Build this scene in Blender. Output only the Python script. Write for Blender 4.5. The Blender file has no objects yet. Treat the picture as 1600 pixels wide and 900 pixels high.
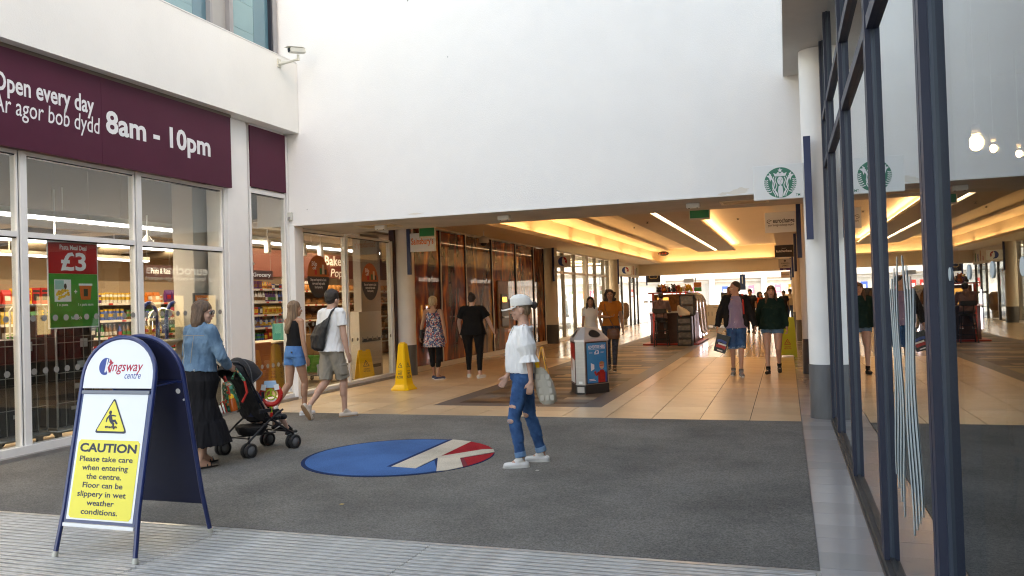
import bpy, bmesh, math, random
import numpy as np
from mathutils import Vector, Matrix, noise
S = bpy.context.scene
COL = S.collection
random.seed(7)
R = math.radians

# ---------------------------------------------------------------- camera
cam = bpy.data.cameras.new('camera')
co = bpy.data.objects.new('camera', cam); COL.objects.link(co); S.camera = co
cam.sensor_width = 36; cam.lens = 36 * 1258.7 / 1600
cam.clip_end = 1000; cam.clip_start = 0.05
_yaw, _pit, _rol = -0.327783, 0.0153075, -0.0314436
_f = Vector((math.sin(_yaw)*math.cos(_pit), math.cos(_yaw)*math.cos(_pit), math.sin(_pit)))
_r = Vector((math.cos(_yaw), -math.sin(_yaw), 0)); _u = _r.cross(_f)
_r2 = math.cos(_rol)*_r + math.sin(_rol)*_u; _u2 = -math.sin(_rol)*_r + math.cos(_rol)*_u
co.matrix_world = Matrix(((_r2.x, _u2.x, -_f.x, 0), (_r2.y, _u2.y, -_f.y, 0), (_r2.z, _u2.z, -_f.z, 1.56), (0, 0, 0, 1)))

# ---------------------------------------------------------------- sky, sun, exposure
SUN_DIR = Vector((0.75, -0.45, 0.60)).normalized()          # from the scene towards the sun
w = bpy.data.worlds.new('World'); S.world = w; w.use_nodes = True
nt = w.node_tree; nt.nodes.clear()
sky = nt.nodes.new('ShaderNodeTexSky'); sky.sky_type = 'NISHITA'; sky.sun_disc = False
sky.sun_elevation = math.asin(SUN_DIR.z)
sky.sun_rotation = math.atan2(SUN_DIR.x, SUN_DIR.y)
sky.air_density = 1.0; sky.dust_density = 2.0; sky.ozone_density = 1.0
bg = nt.nodes.new('ShaderNodeBackground'); bg.inputs[1].default_value = 0.15
wo = nt.nodes.new('ShaderNodeOutputWorld')
nt.links.new(sky.outputs[0], bg.inputs[0]); nt.links.new(bg.outputs[0], wo.inputs[0])
sl = bpy.data.lights.new('sun', 'SUN'); sl.energy = 4.0; sl.angle = R(0.5); sl.color = (1, 0.95, 0.88)
so = bpy.data.objects.new('sun', sl); COL.objects.link(so)
so.rotation_euler = SUN_DIR.to_track_quat('Z', 'Y').to_euler(); so.location = (0, 0, 30)
S.view_settings.view_transform = 'Standard'; S.view_settings.look = 'None'
S.view_settings.exposure = 2.42
S.view_settings.gamma = 1.0
S.view_settings.use_white_balance = True; S.view_settings.white_balance_temperature = 8200; S.view_settings.white_balance_tint = 12
S.cycles.use_denoising = True
try: S.cycles.denoiser = 'OPENIMAGEDENOISE'
except Exception: pass
S.cycles.filter_width = 1.15
S.cycles.max_bounces = 10; S.cycles.diffuse_bounces = 5; S.cycles.glossy_bounces = 5
S.cycles.transparent_max_bounces = 24; S.cycles.transmission_bounces = 6
S.cycles.caustics_reflective = False; S.cycles.caustics_refractive = False
S.cycles.sample_clamp_indirect = 6.0

# ---------------------------------------------------------------- materials
def srgb(c):
    if isinstance(c, str):
        c = tuple(int(c[i:i+2], 16)/255 for i in (0, 2, 4))
    return tuple((x/12.92 if x <= 0.04045 else ((x+0.055)/1.055)**2.4) for x in c)
MATS = {}
def mat(name, col, rough=0.6, metal=0.0, spec=0.5, var=0.0, vscale=8.0, bump=0.0, bscale=60.0, col2=None,
        emit=None, estr=0.0, coat=0.0, aniso=None, alpha=None, sheen=0.0, dirt=0.0, dscale=2.5):
    if name in MATS: return MATS[name]
    m = bpy.data.materials.new(name); m.use_nodes = True
    n = m.node_tree.nodes; L = m.node_tree.links; b = n['Principled BSDF']
    c = srgb(col) if isinstance(col, str) else tuple(col)
    b.inputs['Base Color'].default_value = (*c, 1)
    b.inputs['Roughness'].default_value = rough; b.inputs['Metallic'].default_value = metal
    b.inputs['Specular IOR Level'].default_value = spec
    if coat: b.inputs['Coat Weight'].default_value = coat; b.inputs['Coat Roughness'].default_value = 0.08
    if sheen: b.inputs['Sheen Weight'].default_value = sheen
    if emit is not None:
        e = srgb(emit) if isinstance(emit, str) else tuple(emit)
        b.inputs['Emission Color'].default_value = (*e, 1); b.inputs['Emission Strength'].default_value = estr
    tc = n.new('ShaderNodeTexCoord')
    mp = n.new('ShaderNodeMapping'); L.new(tc.outputs['Object'], mp.inputs[0])
    if aniso: mp.inputs['Scale'].default_value = aniso
    if var or col2 or dirt:
        c2 = (srgb(col2) if isinstance(col2, str) else tuple(col2)) if col2 else tuple(max(0, x*(1-var)) for x in c)
        nz = n.new('ShaderNodeTexNoise'); nz.inputs['Scale'].default_value = vscale; nz.inputs['Detail'].default_value = 5
        L.new(mp.outputs[0], nz.inputs['Vector'])
        rp = n.new('ShaderNodeValToRGB'); rp.color_ramp.elements[0].position = 0.35; rp.color_ramp.elements[1].position = 0.68
        rp.color_ramp.elements[0].color = (*c2, 1); rp.color_ramp.elements[1].color = (*c, 1)
        L.new(nz.outputs[0], rp.inputs[0]); out = rp.outputs[0]
        if dirt:
            n2 = n.new('ShaderNodeTexNoise'); n2.inputs['Scale'].default_value = dscale; n2.inputs['Detail'].default_value = 7
            n2.inputs['Roughness'].default_value = 0.65
            L.new(tc.outputs['Object'], n2.inputs['Vector'])
            mr = n.new('ShaderNodeMapRange'); mr.inputs[1].default_value = 0.45; mr.inputs[2].default_value = 0.75
            mr.inputs[3].default_value = 0.0; mr.inputs[4].default_value = dirt
            L.new(n2.outputs[0], mr.inputs[0])
            mx = n.new('ShaderNodeMixRGB'); mx.inputs[2].default_value = (*(x*0.45 for x in c), 1)
            L.new(mr.outputs[0], mx.inputs[0]); L.new(out, mx.inputs[1]); out = mx.outputs[0]
            mr2 = n.new('ShaderNodeMapRange'); mr2.inputs[3].default_value = rough; mr2.inputs[4].default_value = min(1, rough+0.18)
            L.new(n2.outputs[0], mr2.inputs[0]); L.new(mr2.outputs[0], b.inputs['Roughness'])
        L.new(out, b.inputs['Base Color'])
    if bump:
        nb = n.new('ShaderNodeTexNoise'); nb.inputs['Scale'].default_value = bscale; nb.inputs['Detail'].default_value = 3
        L.new(mp.outputs[0], nb.inputs['Vector'])
        bp = n.new('ShaderNodeBump'); bp.inputs['Strength'].default_value = bump; bp.inputs['Distance'].default_value = 0.01
        L.new(nb.outputs[0], bp.inputs['Height']); L.new(bp.outputs[0], b.inputs['Normal'])
    MATS[name] = m
    return m
def emat(name, col, strength):
    if name in MATS: return MATS[name]
    m = bpy.data.materials.new(name); m.use_nodes = True
    n = m.node_tree.nodes; n.clear()
    e = n.new('ShaderNodeEmission'); e.inputs[0].default_value = (*(srgb(col) if isinstance(col, str) else col), 1); e.inputs[1].default_value = strength
    o = n.new('ShaderNodeOutputMaterial'); m.node_tree.links.new(e.outputs[0], o.inputs[0])
    MATS[name] = m; return m
def glass(name, tint=(1, 1, 1), boost=1.0, rough=0.0, f0=0.04, wob=0.0):
    """thin architectural glass: transparent body with a Schlick reflection on each face"""
    if name in MATS: return MATS[name]
    m = bpy.data.materials.new(name); m.use_nodes = True
    n = m.node_tree.nodes; L = m.node_tree.links; n.clear()
    g = n.new('ShaderNodeNewGeometry')
    d = n.new('ShaderNodeVectorMath'); d.operation = 'DOT_PRODUCT'
    L.new(g.outputs['Incoming'], d.inputs[0]); L.new(g.outputs['Normal'], d.inputs[1])
    a = n.new('ShaderNodeMath'); a.operation = 'ABSOLUTE'; L.new(d.outputs['Value'], a.inputs[0])
    s = n.new('ShaderNodeMath'); s.operation = 'SUBTRACT'; s.inputs[0].default_value = 1.0; L.new(a.outputs[0], s.inputs[1])
    p = n.new('ShaderNodeMath'); p.operation = 'POWER'; p.inputs[1].default_value = 5.0; L.new(s.outputs[0], p.inputs[0])
    k = n.new('ShaderNodeMath'); k.operation = 'MULTIPLY_ADD'; k.inputs[1].default_value = (1-f0)*boost; k.inputs[2].default_value = f0*boost
    k.use_clamp = True; L.new(p.outputs[0], k.inputs[0])
    t = n.new('ShaderNodeBsdfTransparent'); t.inputs[0].default_value = (*tint, 1)
    gl = n.new('ShaderNodeBsdfGlossy'); gl.inputs['Roughness'].default_value = rough; gl.inputs[0].default_value = (.93, .98, 1, 1)
    if wob:
        tc = n.new('ShaderNodeTexCoord'); nz = n.new('ShaderNodeTexNoise'); nz.inputs['Scale'].default_value = 0.8
        L.new(tc.outputs['Object'], nz.inputs['Vector'])
        bp = n.new('ShaderNodeBump'); bp.inputs['Strength'].default_value = 1.0; bp.inputs['Distance'].default_value = wob
        L.new(nz.outputs[0], bp.inputs['Height']); L.new(bp.outputs[0], gl.inputs['Normal'])
    mx = n.new('ShaderNodeMixShader'); L.new(k.outputs[0], mx.inputs[0]); L.new(t.outputs[0], mx.inputs[1]); L.new(gl.outputs[0], mx.inputs[2])
    o = n.new('ShaderNodeOutputMaterial'); L.new(mx.outputs[0], o.inputs[0])
    MATS[name] = m; return m

# ---------------------------------------------------------------- mesh building
ORG = {}
def new_empty(name, loc=(0, 0, 0), rz=0.0, local=False):
    o = bpy.data.objects.new(name, None); COL.objects.link(o)
    o.location = loc; o.rotation_euler = (0, 0, rz); o.empty_display_size = 0.1
    ORG[o.name] = Vector((0, 0, 0)) if local else Vector(loc)
    return o
def tag(o, label=None, cat=None, group=None, kind=None):
    if label: o['label'] = label
    if cat: o['category'] = cat
    if group: o['group'] = group
    if kind: o['kind'] = kind
    return o
def thing(name, label, cat, loc=(0, 0, 0), rz=0.0, group=None, local=False):
    return tag(new_empty(name, loc, rz, local), label, cat, group)
def struct(name, loc=(0, 0, 0)):
    return tag(new_empty(name, loc), kind='structure')
def frame(o, u, v):
    u = Vector(u).normalized(); v = Vector(v).normalized(); n = u.cross(v)
    return Matrix(((u.x, v.x, n.x, o[0]), (u.y, v.y, n.y, o[1]), (u.z, v.z, n.z, o[2]), (0, 0, 0, 1)))
_TXT = {}
def text_geo(s, bold=0.0, shear=0.0):
    key = (s, bold, shear)
    if key in _TXT: return _TXT[key]
    c = bpy.data.curves.new('t', 'FONT'); c.body = s; c.size = 1.0; c.offset = bold; c.shear = shear; c.resolution_u = 3; c.fill_mode = 'FRONT'
    o = bpy.data.objects.new('t', c); COL.objects.link(o)
    bpy.context.view_layer.update()
    me = bpy.data.meshes.new_from_object(o.evaluated_get(bpy.context.evaluated_depsgraph_get()))
    vs = [v.co.copy() for v in me.vertices]; fs = [tuple(p.vertices) for p in me.polygons]
    bpy.data.objects.remove(o); bpy.data.curves.remove(c); bpy.data.meshes.remove(me)
    _TXT[key] = (vs, fs); return _TXT[key]
class MB:
    def __init__(s): s.v = []; s.f = []; s.m = []; s.sm = []; s.M = Matrix.Identity(4)
    def add(s, vs, fs, m=0, sm=False):
        k = len(s.v); s.v += [s.M @ Vector(p) for p in vs]
        s.f += [tuple(i+k for i in f) for f in fs]; s.m += [m]*len(fs); s.sm += [sm]*len(fs); return s
    def box(s, x0, x1, y0, y1, z0, z1, m=0):
        if x0 > x1: x0, x1 = x1, x0
        if y0 > y1: y0, y1 = y1, y0
        if z0 > z1: z0, z1 = z1, z0
        return s.add([(x0,y0,z0),(x1,y0,z0),(x1,y1,z0),(x0,y1,z0),(x0,y0,z1),(x1,y0,z1),(x1,y1,z1),(x0,y1,z1)],
            [(3,2,1,0),(4,5,6,7),(0,1,5,4),(1,2,6,5),(2,3,7,6),(3,0,4,7)], m)
    def bbox(s, x0, x1, y0, y1, z0, z1, b=0.01, m=0):
        """box with chamfered vertical and horizontal edges (rounded-corner prism, chamfered top and bottom)"""
        def ring(z, i):
            return [(x0+i+b,y0+i,z),(x1-i-b,y0+i,z),(x1-i,y0+i+b,z),(x1-i,y1-i-b,z),(x1-i-b,y1-i,z),(x0+i+b,y1-i,z),(x0+i,y1-i-b,z),(x0+i,y0+i+b,z)]
        return s.loft([ring(z0, b*0.7), ring(z0+b*0.7, 0), ring(z1-b*0.7, 0), ring(z1, b*0.7)], m)
    def loft(s, rings, m=0, cap=True, close=True, sm=False):
        n = len(rings[0]); vs = [p for r in rings for p in r]; fs = []
        for i in range(len(rings)-1):
            for j in range(n if close else n-1):
                a = i*n+j; b2 = i*n+(j+1) % n
                fs.append((a, b2, b2+n, a+n))
        s.add(vs, fs, m, sm)
        if cap and close:
            s.add(rings[0], [tuple(reversed(range(n)))], m); s.add(rings[-1], [tuple(range(n))], m)
        return s
    def cyl(s, p0, p1, r0, r1=None, n=12, m=0, cap=True, sm=True):
        r1 = r0 if r1 is None else r1
        p0 = Vector(p0); p1 = Vector(p1); d = (p1-p0).normalized()
        a = d.orthogonal().normalized(); b = d.cross(a)
        rg = [[p + (a*math.cos(t)+b*math.sin(t))*r for t in [2*math.pi*i/n for i in range(n)]] for p, r in ((p0, r0), (p1, r1))]
        return s.loft(rg, m, cap, True, sm)
    def tube(s, pts, r, n=8, m=0, cap=True):
        pts = [Vector(p) for p in pts]; rings = []; a = None
        for i, p in enumerate(pts):
            d = (pts[min(i+1, len(pts)-1)] - pts[max(i-1, 0)]).normalized()
            a = d.orthogonal().normalized() if a is None else (a - d*a.dot(d)).normalized()
            b = d.cross(a); rr = r[i] if isinstance(r, (list, tuple)) else r
            rings.append([p + (a*math.cos(t)+b*math.sin(t))*rr for t in [2*math.pi*j/n for j in range(n)]])
        return s.loft(rings, m, cap, True, True)
    def lathe(s, prof, c=(0, 0), n=20, m=0, cap=True, sm=True):
        rings = [[(c[0]+r*math.cos(2*math.pi*i/n), c[1]+r*math.sin(2*math.pi*i/n), z) for i in range(n)] for r, z in prof]
        return s.loft(rings, m, cap, True, sm)
    def prism(s, pts, z0, z1, m=0, ms=None, holes=None):
        n = len(pts)
        s.add([(x, y, z1) for x, y in pts], [tuple(range(n))], m)
        s.add([(x, y, z0) for x, y in pts], [tuple(reversed(range(n)))], m if ms is None else ms)
        s.add([(x, y, z0) for x, y in pts]+[(x, y, z1) for x, y in pts], [(i, (i+1) % n, n+(i+1) % n, n+i) for i in range(n)], m if ms is None else ms)
        return s
    def ball(s, c, r, n=12, k=8, m=0):
        rx, ry, rz = r if isinstance(r, (tuple, list)) else (r, r, r)
        rings = []
        for i in range(k+1):
            t = math.pi*i/k; t = min(max(t, 0.02), math.pi-0.02)
            rings.append([(c[0]+rx*math.sin(t)*math.cos(2*math.pi*j/n), c[1]+ry*math.sin(t)*math.sin(2*math.pi*j/n), c[2]-rz*math.cos(t)) for j in range(n)])
        return s.loft(rings, m, True, True, True)
    def text(s, t, x, y, w=None, h=None, m=0, z=0.0, bold=0.0, shear=0.0, align='l', size=None, depth=0.0):
        vs, fs = text_geo(t, bold, shear)
        if not vs: return s
        xa = min(p.x for p in vs); xb = max(p.x for p in vs); ya = 0; yb = max(p.y for p in vs)
        if size: sx = sy = size
        else:
            sx = w/(xb-xa) if w else h/(yb-ya); sy = h/(yb-ya) if h else sx
        W = (xb-xa)*sx; ox = {'l': 0, 'c': -W/2, 'r': -W}[align]
        P = [(x+ox+(p.x-xa)*sx, y+p.y*sy, z) for p in vs]
        s.add(P, fs, m)
        return s
    def build(s, name, mats, parent=None, world=True, origin=None):
        if not isinstance(mats, (list, tuple)): mats = [mats]
        me = bpy.data.meshes.new(name)
        V = s.v
        if parent is not None: off = ORG.get(parent.name, Vector((0, 0, 0)))
        else:
            if origin is not None: off = Vector(origin)
            else:
                xs = [p.x for p in V]; ys = [p.y for p in V]; zs = [p.z for p in V]
                off = Vector(((min(xs)+max(xs))/2, (min(ys)+max(ys))/2, min(zs)))
        me.from_pydata([(p.x-off.x, p.y-off.y, p.z-off.z) for p in V], [], s.f)
        for mt in mats: me.materials.append(mt)
        me.polygons.foreach_set('material_index', s.m); me.polygons.foreach_set('use_smooth', s.sm)
        me.update()
        o = bpy.data.objects.new(name, me); COL.objects.link(o)
        if parent is not None: o.parent = parent; ORG[o.name] = off
        else: o.location = off; ORG[o.name] = off
        return o
def inst(src, name, loc, parent=None, rz=None, scale=None):
    """a copy that shares the mesh; loc in the parent's space"""
    o = src.copy(); o.name = name; COL.objects.link(o)
    if parent is not None: o.parent = parent
    o.location = loc
    if rz is not None: o.rotation_euler = (0, 0, rz)
    if scale is not None: o.scale = scale
    ORG[o.name] = Vector(loc) + (ORG.get(parent.name, Vector((0, 0, 0))) if parent is not None else Vector((0, 0, 0)))
    return o
def single(o, label, cat, group=None): return tag(o, label, cat, group)
def copy_tree(o, parent=None):
    c = o.copy(); COL.objects.link(c); c.parent = parent; ORG[c.name] = ORG.get(o.name, Vector((0, 0, 0))).copy()
    for ch in list(o.children): copy_tree(ch, c)
    return c
# ================================================================ SETTING
white_wall = mat('white_render', (0.84, 0.84, 0.83), 0.75, var=0.035, vscale=1.2, bump=0.25, bscale=90, dirt=0.05, dscale=1.1)
soffit_m = mat('soffit_paint', (0.55, 0.53, 0.49), 0.8, var=0.08, vscale=1.5, bump=0.1)
fascia_m = mat('fascia_render', (0.80, 0.80, 0.765), 0.7, var=0.04, vscale=0.9, bump=0.18, bscale=70, dirt=0.07, dscale=1.4)
cream_m = mat('cream_paint', (0.66, 0.57, 0.44), 0.75, var=0.04, vscale=2, bump=0.08)
column_m = mat('column_paint', (0.86, 0.86, 0.85), 0.55, var=0.04, vscale=2.5, dirt=0.05, dscale=3)
plinth_m = mat('plinth_grey', (0.11, 0.112, 0.115), 0.55, var=0.25, vscale=9, aniso=(1, 1, 0.25), bump=0.1)
frame_w = mat('white_aluminium', (0.82, 0.82, 0.81), 0.38, var=0.05, vscale=5)
frame_blk = mat('black_gasket', (0.012, 0.014, 0.025), 0.4)
frame_navy = mat('dark_navy_aluminium', (0.016, 0.022, 0.048), 0.42, var=0.2, vscale=4, dirt=0.1)
purple_m = mat('purple_panel', (0.085, 0.014, 0.036), 0.5, spec=0.2, var=0.12, vscale=1.6)
lett_w = mat('white_lettering', (0.74, 0.75, 0.77), 0.5)
navy_m = mat('navy_blade', (0.010, 0.024, 0.10), 0.4)
panel_w = mat('white_sign_board', (0.78, 0.80, 0.80), 0.4)
grout_m = mat('dark_grout', (0.045, 0.036, 0.028), 0.9)
metal_m = mat('brushed_metal', (0.50, 0.50, 0.50), 0.32, metal=0.9, var=0.12, vscale=6, aniso=(1, 1, 12), bump=0.06)
steel_m = mat('galvanised_steel', (0.30, 0.31, 0.31), 0.42, metal=0.7, var=0.3, vscale=12)
black_m = mat('black_plastic', (0.014, 0.014, 0.015), 0.5)
clear = glass('clear_glass', (0.93, 0.95, 0.94), 1.5)
g_side = glass('cafe_glass', (0.62, 0.64, 0.66), 1.25, f0=0.045, wob=0.0007)

# ---- ground
mb = MB(); mb.box(-60, 60, -30, 120, -0.3, -0.06)
g = mb.build('ground', mat('paving_base', (0.30, 0.29, 0.27), 0.8, var=0.2, vscale=0.5)); tag(g, kind='structure')
mb = MB(); mb.box(-9, 0.40, -12, 3.04, -0.06, -0.004)
g = mb.build('forecourt_paving', mat('forecourt', (0.38, 0.37, 0.36), 0.7, var=0.2, vscale=3, bump=0.2)); tag(g, kind='structure')
# street beyond the far end of the mall
mb = MB(); mb.box(-25, 25, 46.9, 90, -0.06, -0.004)
g = mb.build('far_street', mat('pale_paving', (0.45, 0.43, 0.40), 0.6, var=0.15, vscale=1.0)); tag(g, kind='structure')

# ---- aluminium grating at the threshold: bars one by one
gr = struct('entrance_grating', (-3.0, 4.0, 0))
mb = MB(); mb.box(-8.0, 0.12, 3.05, 4.77, -0.05, -0.013)
mb.build('grating_tray', mat('grating_tray_dark', (0.12, 0.115, 0.105), 0.8, var=0.4, vscale=20), gr)
bar_m = mat('worn_aluminium', (0.66, 0.63, 0.58), 0.45, metal=0.15, var=0.45, vscale=7, aniso=(0.6, 6, 1), bump=0.3, bscale=80, dirt=0.4, dscale=5)
glint = mat('ridge_glint', (0.80, 0.80, 0.80), 0.3, metal=0.6, var=0.35, vscale=9, aniso=(1.2, 8, 1))  # ridges coloured brighter than the bars to stand for their glints
bars = []
for xa, xb in ((-8.0, -5.935), (-5.93, -3.835), (-3.83, -2.235), (-2.23, 0.10)):
    mb = MB(); mb.box(xa, xb, 0, 0.040, -0.013, -0.003, 0); mb.box(xa+.001, xb-.001, 0.004, 0.009, -0.0029, 0.0, 1); mb.box(xa+.001, xb-.001, 0.031, 0.036, -0.0029, 0.0, 1)
    bars.append(mb.build('grating_bar', [bar_m, glint], gr))
for k in range(28):
    y = 4.716 - 0.060*k
    for b in bars:
        if k == 0: b.location.y = y
        else: inst(b, 'grating_bar', (b.location.x, y, random.uniform(-0.002, 0.0005)), gr)
mb = MB(); mb.box(-8.0, 0.13, 4.762, 4.80, -0.013, 0.003)
mb.build('edge_trim', mat('bright_trim', (0.62, 0.62, 0.62), 0.3, metal=0.7, var=0.2, vscale=9), gr)
mb = MB(); mb.box(0.105, 0.125, 3.05, 4.76, -0.013, 0.002); mb.build('end_trim', bar_m, gr)

# ---- entrance matting
def carpet(name, col, c2, fine=300, rough=0.95):
    m = mat(name, col, rough, spec=0.15)
    n = m.node_tree.nodes; L = m.node_tree.links; b = n['Principled BSDF']
    tc = n.new('ShaderNodeTexCoord')
    a = n.new('ShaderNodeTexNoise'); a.inputs['Scale'].default_value = fine/4; a.inputs['Detail'].default_value = 2
    a.inputs['Roughness'].default_value = 0.8
    bb = n.new('ShaderNodeTexNoise'); bb.inputs['Scale'].default_value = 0.9; bb.inputs['Detail'].default_value = 8; bb.inputs['Roughness'].default_value = 0.6
    L.new(tc.outputs['Object'], a.inputs[0]); L.new(tc.outputs['Object'], bb.inputs[0])
    r = n.new('ShaderNodeValToRGB'); r.color_ramp.elements[0].position = 0.36; r.color_ramp.elements[1].position = 0.66
    r.color_ramp.elements[0].color = (*c2, 1); r.color_ramp.elements[1].color = (*col, 1)
    L.new(a.outputs[0], r.inputs[0])
    mx = n.new('ShaderNodeMixRGB'); mx.blend_type = 'MULTIPLY'; mx.inputs[0].default_value = 0.8
    r2 = n.new('ShaderNodeMapRange'); r2.inputs[1].default_value = 0.36; r2.inputs[2].default_value = 0.62; r2.inputs[3].default_value = 0.68; r2.inputs[4].default_value = 1.15
    L.new(bb.outputs[0], r2.inputs[0]); L.new(r.outputs[0], mx.inputs[1]); L.new(r2.outputs[0], mx.inputs[2]); L.new(mx.outputs[0], b.inputs['Base Color'])
    bp = n.new('ShaderNodeBump'); bp.inputs['Strength'].default_value = 0.6; bp.inputs['Distance'].default_value = 0.004
    L.new(a.outputs[0], bp.inputs['Height']); L.new(bp.outputs[0], b.inputs['Normal'])
    return m
mt = struct('entrance_mat', (-4, 7.5, 0))
mb = MB(); mb.box(-7.86, 0.122, 4.80, 10.235, -0.02, 0.006)
mb.build('mat_pile', carpet('grey_carpet', (0.215, 0.205, 0.183), (0.105, 0.099, 0.088)), mt)
def disc(cx, cy, r, n=96): return [(cx+r*math.cos(2*math.pi*i/n), cy+r*math.sin(2*math.pi*i/n)) for i in range(n)]
LC = (-3.8, 7.43); LR = 0.975
def clipc(p, r=LR*1.0):
    d = math.hypot(p[0]-LC[0], p[1]-LC[1])
    return p if d <= r else (LC[0]+(p[0]-LC[0])*r/d, LC[1]+(p[1]-LC[1])*r/d)
navy_c = carpet('navy_carpet', (0.012, 0.035, 0.11), (0.006, 0.018, 0.06))
blue_c = carpet('blue_carpet', (0.055, 0.15, 0.36), (0.035, 0.10, 0.25))
cream_c = carpet('cream_carpet', (0.62, 0.55, 0.44), (0.44, 0.39, 0.31))
red_c = carpet('red_carpet', (0.42, 0.015, 0.025), (0.25, 0.012, 0.018))
mb = MB(); mb.prism(disc(*LC, LR), 0.001, 0.010); mb.build('logo_border', navy_c, mt)
mb = MB()
arc = [(LC[0]+0.935*math.cos(t), LC[1]+0.935*math.sin(t)) for t in [R(a) for a in range(78, 342, 6)]]
mb.prism(arc+[(-3.13, 6.886), (-3.335, 7.267), (-3.333, 6.95), (-3.62, 6.90), (-3.66, 6.90), (-3.64, 8.34)], 0.004, 0.0125); mb.build('logo_blue_field', blue_c, mt)
def logo(name, pts, m, z=0.0145):
    mb = MB(); mb.prism(list(reversed([clipc(p) for p in pts])), 0.004, z); mb.build(name, m, mt)
logo('logo_letter_stem', [(-3.612, 8.39), (-3.50, 8.37), (-3.354, 8.31), (-3.353, 7.5), (-3.353, 7.393), (-3.348, 6.873), (-3.618, 6.908)], cream_c)
logo('logo_stem_shadow', [(-3.66, 8.39), (-3.612, 8.39), (-3.614, 6.909), (-3.666, 6.899)], navy_c, 0.0135)
logo('logo_red_field', [(-3.352, 8.31), (-3.2, 8.23), (-3.05, 8.08), (-2.93, 7.93), (-3.057, 7.887), (-3.352, 7.472)], red_c, 0.0125)
logo('logo_letter_arm', [(-3.352, 7.468), (-3.057, 7.885), (-2.922, 7.93), (-2.857, 7.778), (-3.122, 7.414), (-3.352, 7.393)], cream_c)
logo('logo_letter_leg', [(-3.352, 7.391), (-3.122, 7.412), (-2.93, 7.02), (-3.02, 6.85), (-3.103, 6.80)], cream_c, 0.0140)
logo('logo_red_field', [(-3.089, 7.429), (-2.877, 7.744), (-2.838, 7.519), (-2.845, 7.3), (-2.90, 7.075)], red_c, 0.0125)
logo('logo_leg_shadow', [(-3.122, 7.414), (-3.089, 7.429), (-2.90, 7.07), (-2.925, 7.02)], mat('dark_red_carpet', (0.16, 0.01, 0.02), 0.95), 0.0130)
logo('logo_inner_bar', [(-3.355, 7.374), (-3.34, 7.377), (-3.105, 6.892), (-3.14, 6.886), (-3.335, 7.267)], navy_c, 0.0130)

# ---- mall floor: cream tiles, laid singly near the entrance
def tile_mat(name, c, c2, rough=0.22, dirt=0.25):
    m = mat(name, c, rough, var=0.0, col2=c2, vscale=1.7, dirt=dirt, dscale=3.2, spec=0.55)
    return m
tiles_m = [tile_mat('cream_tile_%s' % s, c, c2) for s, c, c2 in (('warm', (0.66, 0.49, 0.31), (0.58, 0.425, 0.265)), ('pale', (0.69, 0.525, 0.34), (0.62, 0.465, 0.295)), ('dull', (0.62, 0.455, 0.28), (0.54, 0.39, 0.24)))]
fl = struct('mall_floor', (-4, 20, 0))
mb = MB(); mb.box(-8.0, 0.122, 10.236, 47, -0.05, -0.006); mb.build('grout_bed', grout_m, fl)
T = 0.6
PL = (-5.16, -2.55, 11.26, 45.0)       # strip of wood-look planks with its grey border
src = {}
rng = random.Random(3)
for r in range(0, 17):
    y0 = 10.24 + r*T; y1 = y0 + T
    for c in range(0, 14):
        x1 = 0.122 - c*T; x0 = max(x1-T, -7.93)
        if x1-x0 < 0.05: continue
        segs = [(x0, x1, y0, y1)]
        if y1 > PL[2] and x1 > PL[0] and x0 < PL[1]:
            segs = []
            if y0 < PL[2]: segs.append((x0, x1, y0, PL[2]))
            yy = max(y0, PL[2])
            if x0 < PL[0]: segs.append((x0, PL[0], yy, y1))
            if x1 > PL[1]: segs.append((PL[1], x1, yy, y1))
        for a, b, c0, c1 in segs:
            if b-a < 0.02 or c1-c0 < 0.02: continue
            k = (round(b-a, 3), round(c1-c0, 3), rng.randrange(3))
            z = rng.uniform(-0.0008, 0.0)
            if k not in src:
                mb = MB(); w_, d_ = b-a, c1-c0; e = 0.0045
                mb.loft([[(e, e, -0.006), (w_-e, e, -0.006), (w_-e, d_-e, -0.006), (e, d_-e, -0.006)],
                         [(e, e, -0.001), (w_-e, e, -0.001), (w_-e, d_-e, -0.001), (e, d_-e, -0.001)],
                         [(e+.001, e+.001, 0), (w_-e-.001, e+.001, 0), (w_-e-.001, d_-e-.001, 0), (e+.001, d_-e-.001, 0)]])
                o = MB.build(mb, 'floor_tile', tiles_m[k[2]], fl, origin=None)
                me = o.data
                for v in me.vertices: v.co += ORG[fl.name]
                src[k] = o; o.location = (a+4, c0-20, z)
            else: inst(src[k], 'floor_tile', (a+4, c0-20, z), fl)
# further off the joints are too fine to pick out: one sheet
def grid_mat(name, c, c2, sx, sy, mortar=0.006, mc=(0.16, 0.13, 0.10), rough=0.2, off=0.0):
    if name in MATS: return MATS[name]
    m = bpy.data.materials.new(name); m.use_nodes = True; n = m.node_tree.nodes; L = m.node_tree.links; b = n['Principled BSDF']
    tc = n.new('ShaderNodeTexCoord'); br = n.new('ShaderNodeTexBrick'); L.new(tc.outputs['Object'], br.inputs['Vector'])
    br.offset = off; br.inputs['Scale'].default_value = 1.0; br.inputs['Brick Width'].default_value = sx; br.inputs['Row Height'].default_value = sy
    br.inputs['Mortar Size'].default_value = mortar; br.inputs['Color1'].default_value = (*c, 1); br.inputs['Color2'].default_value = (*c2, 1); br.inputs['Mortar'].default_value = (*mc, 1)
    L.new(br.outputs[0], b.inputs['Base Color']); b.inputs['Roughness'].default_value = rough
    MATS[name] = m; return m
far_m = grid_mat('cream_tiles_far', (0.64, 0.475, 0.30), (0.59, 0.435, 0.27), 0.6, 0.6, 0.010, (.06,.045,.03))
for a, b in ((-7.93, PL[0]), (PL[1], 0.122)):
    mb = MB(); mb.box(a, b, 20.44, 47, -0.006, 0.0); o = mb.build('far_tiles', far_m, fl)
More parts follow.
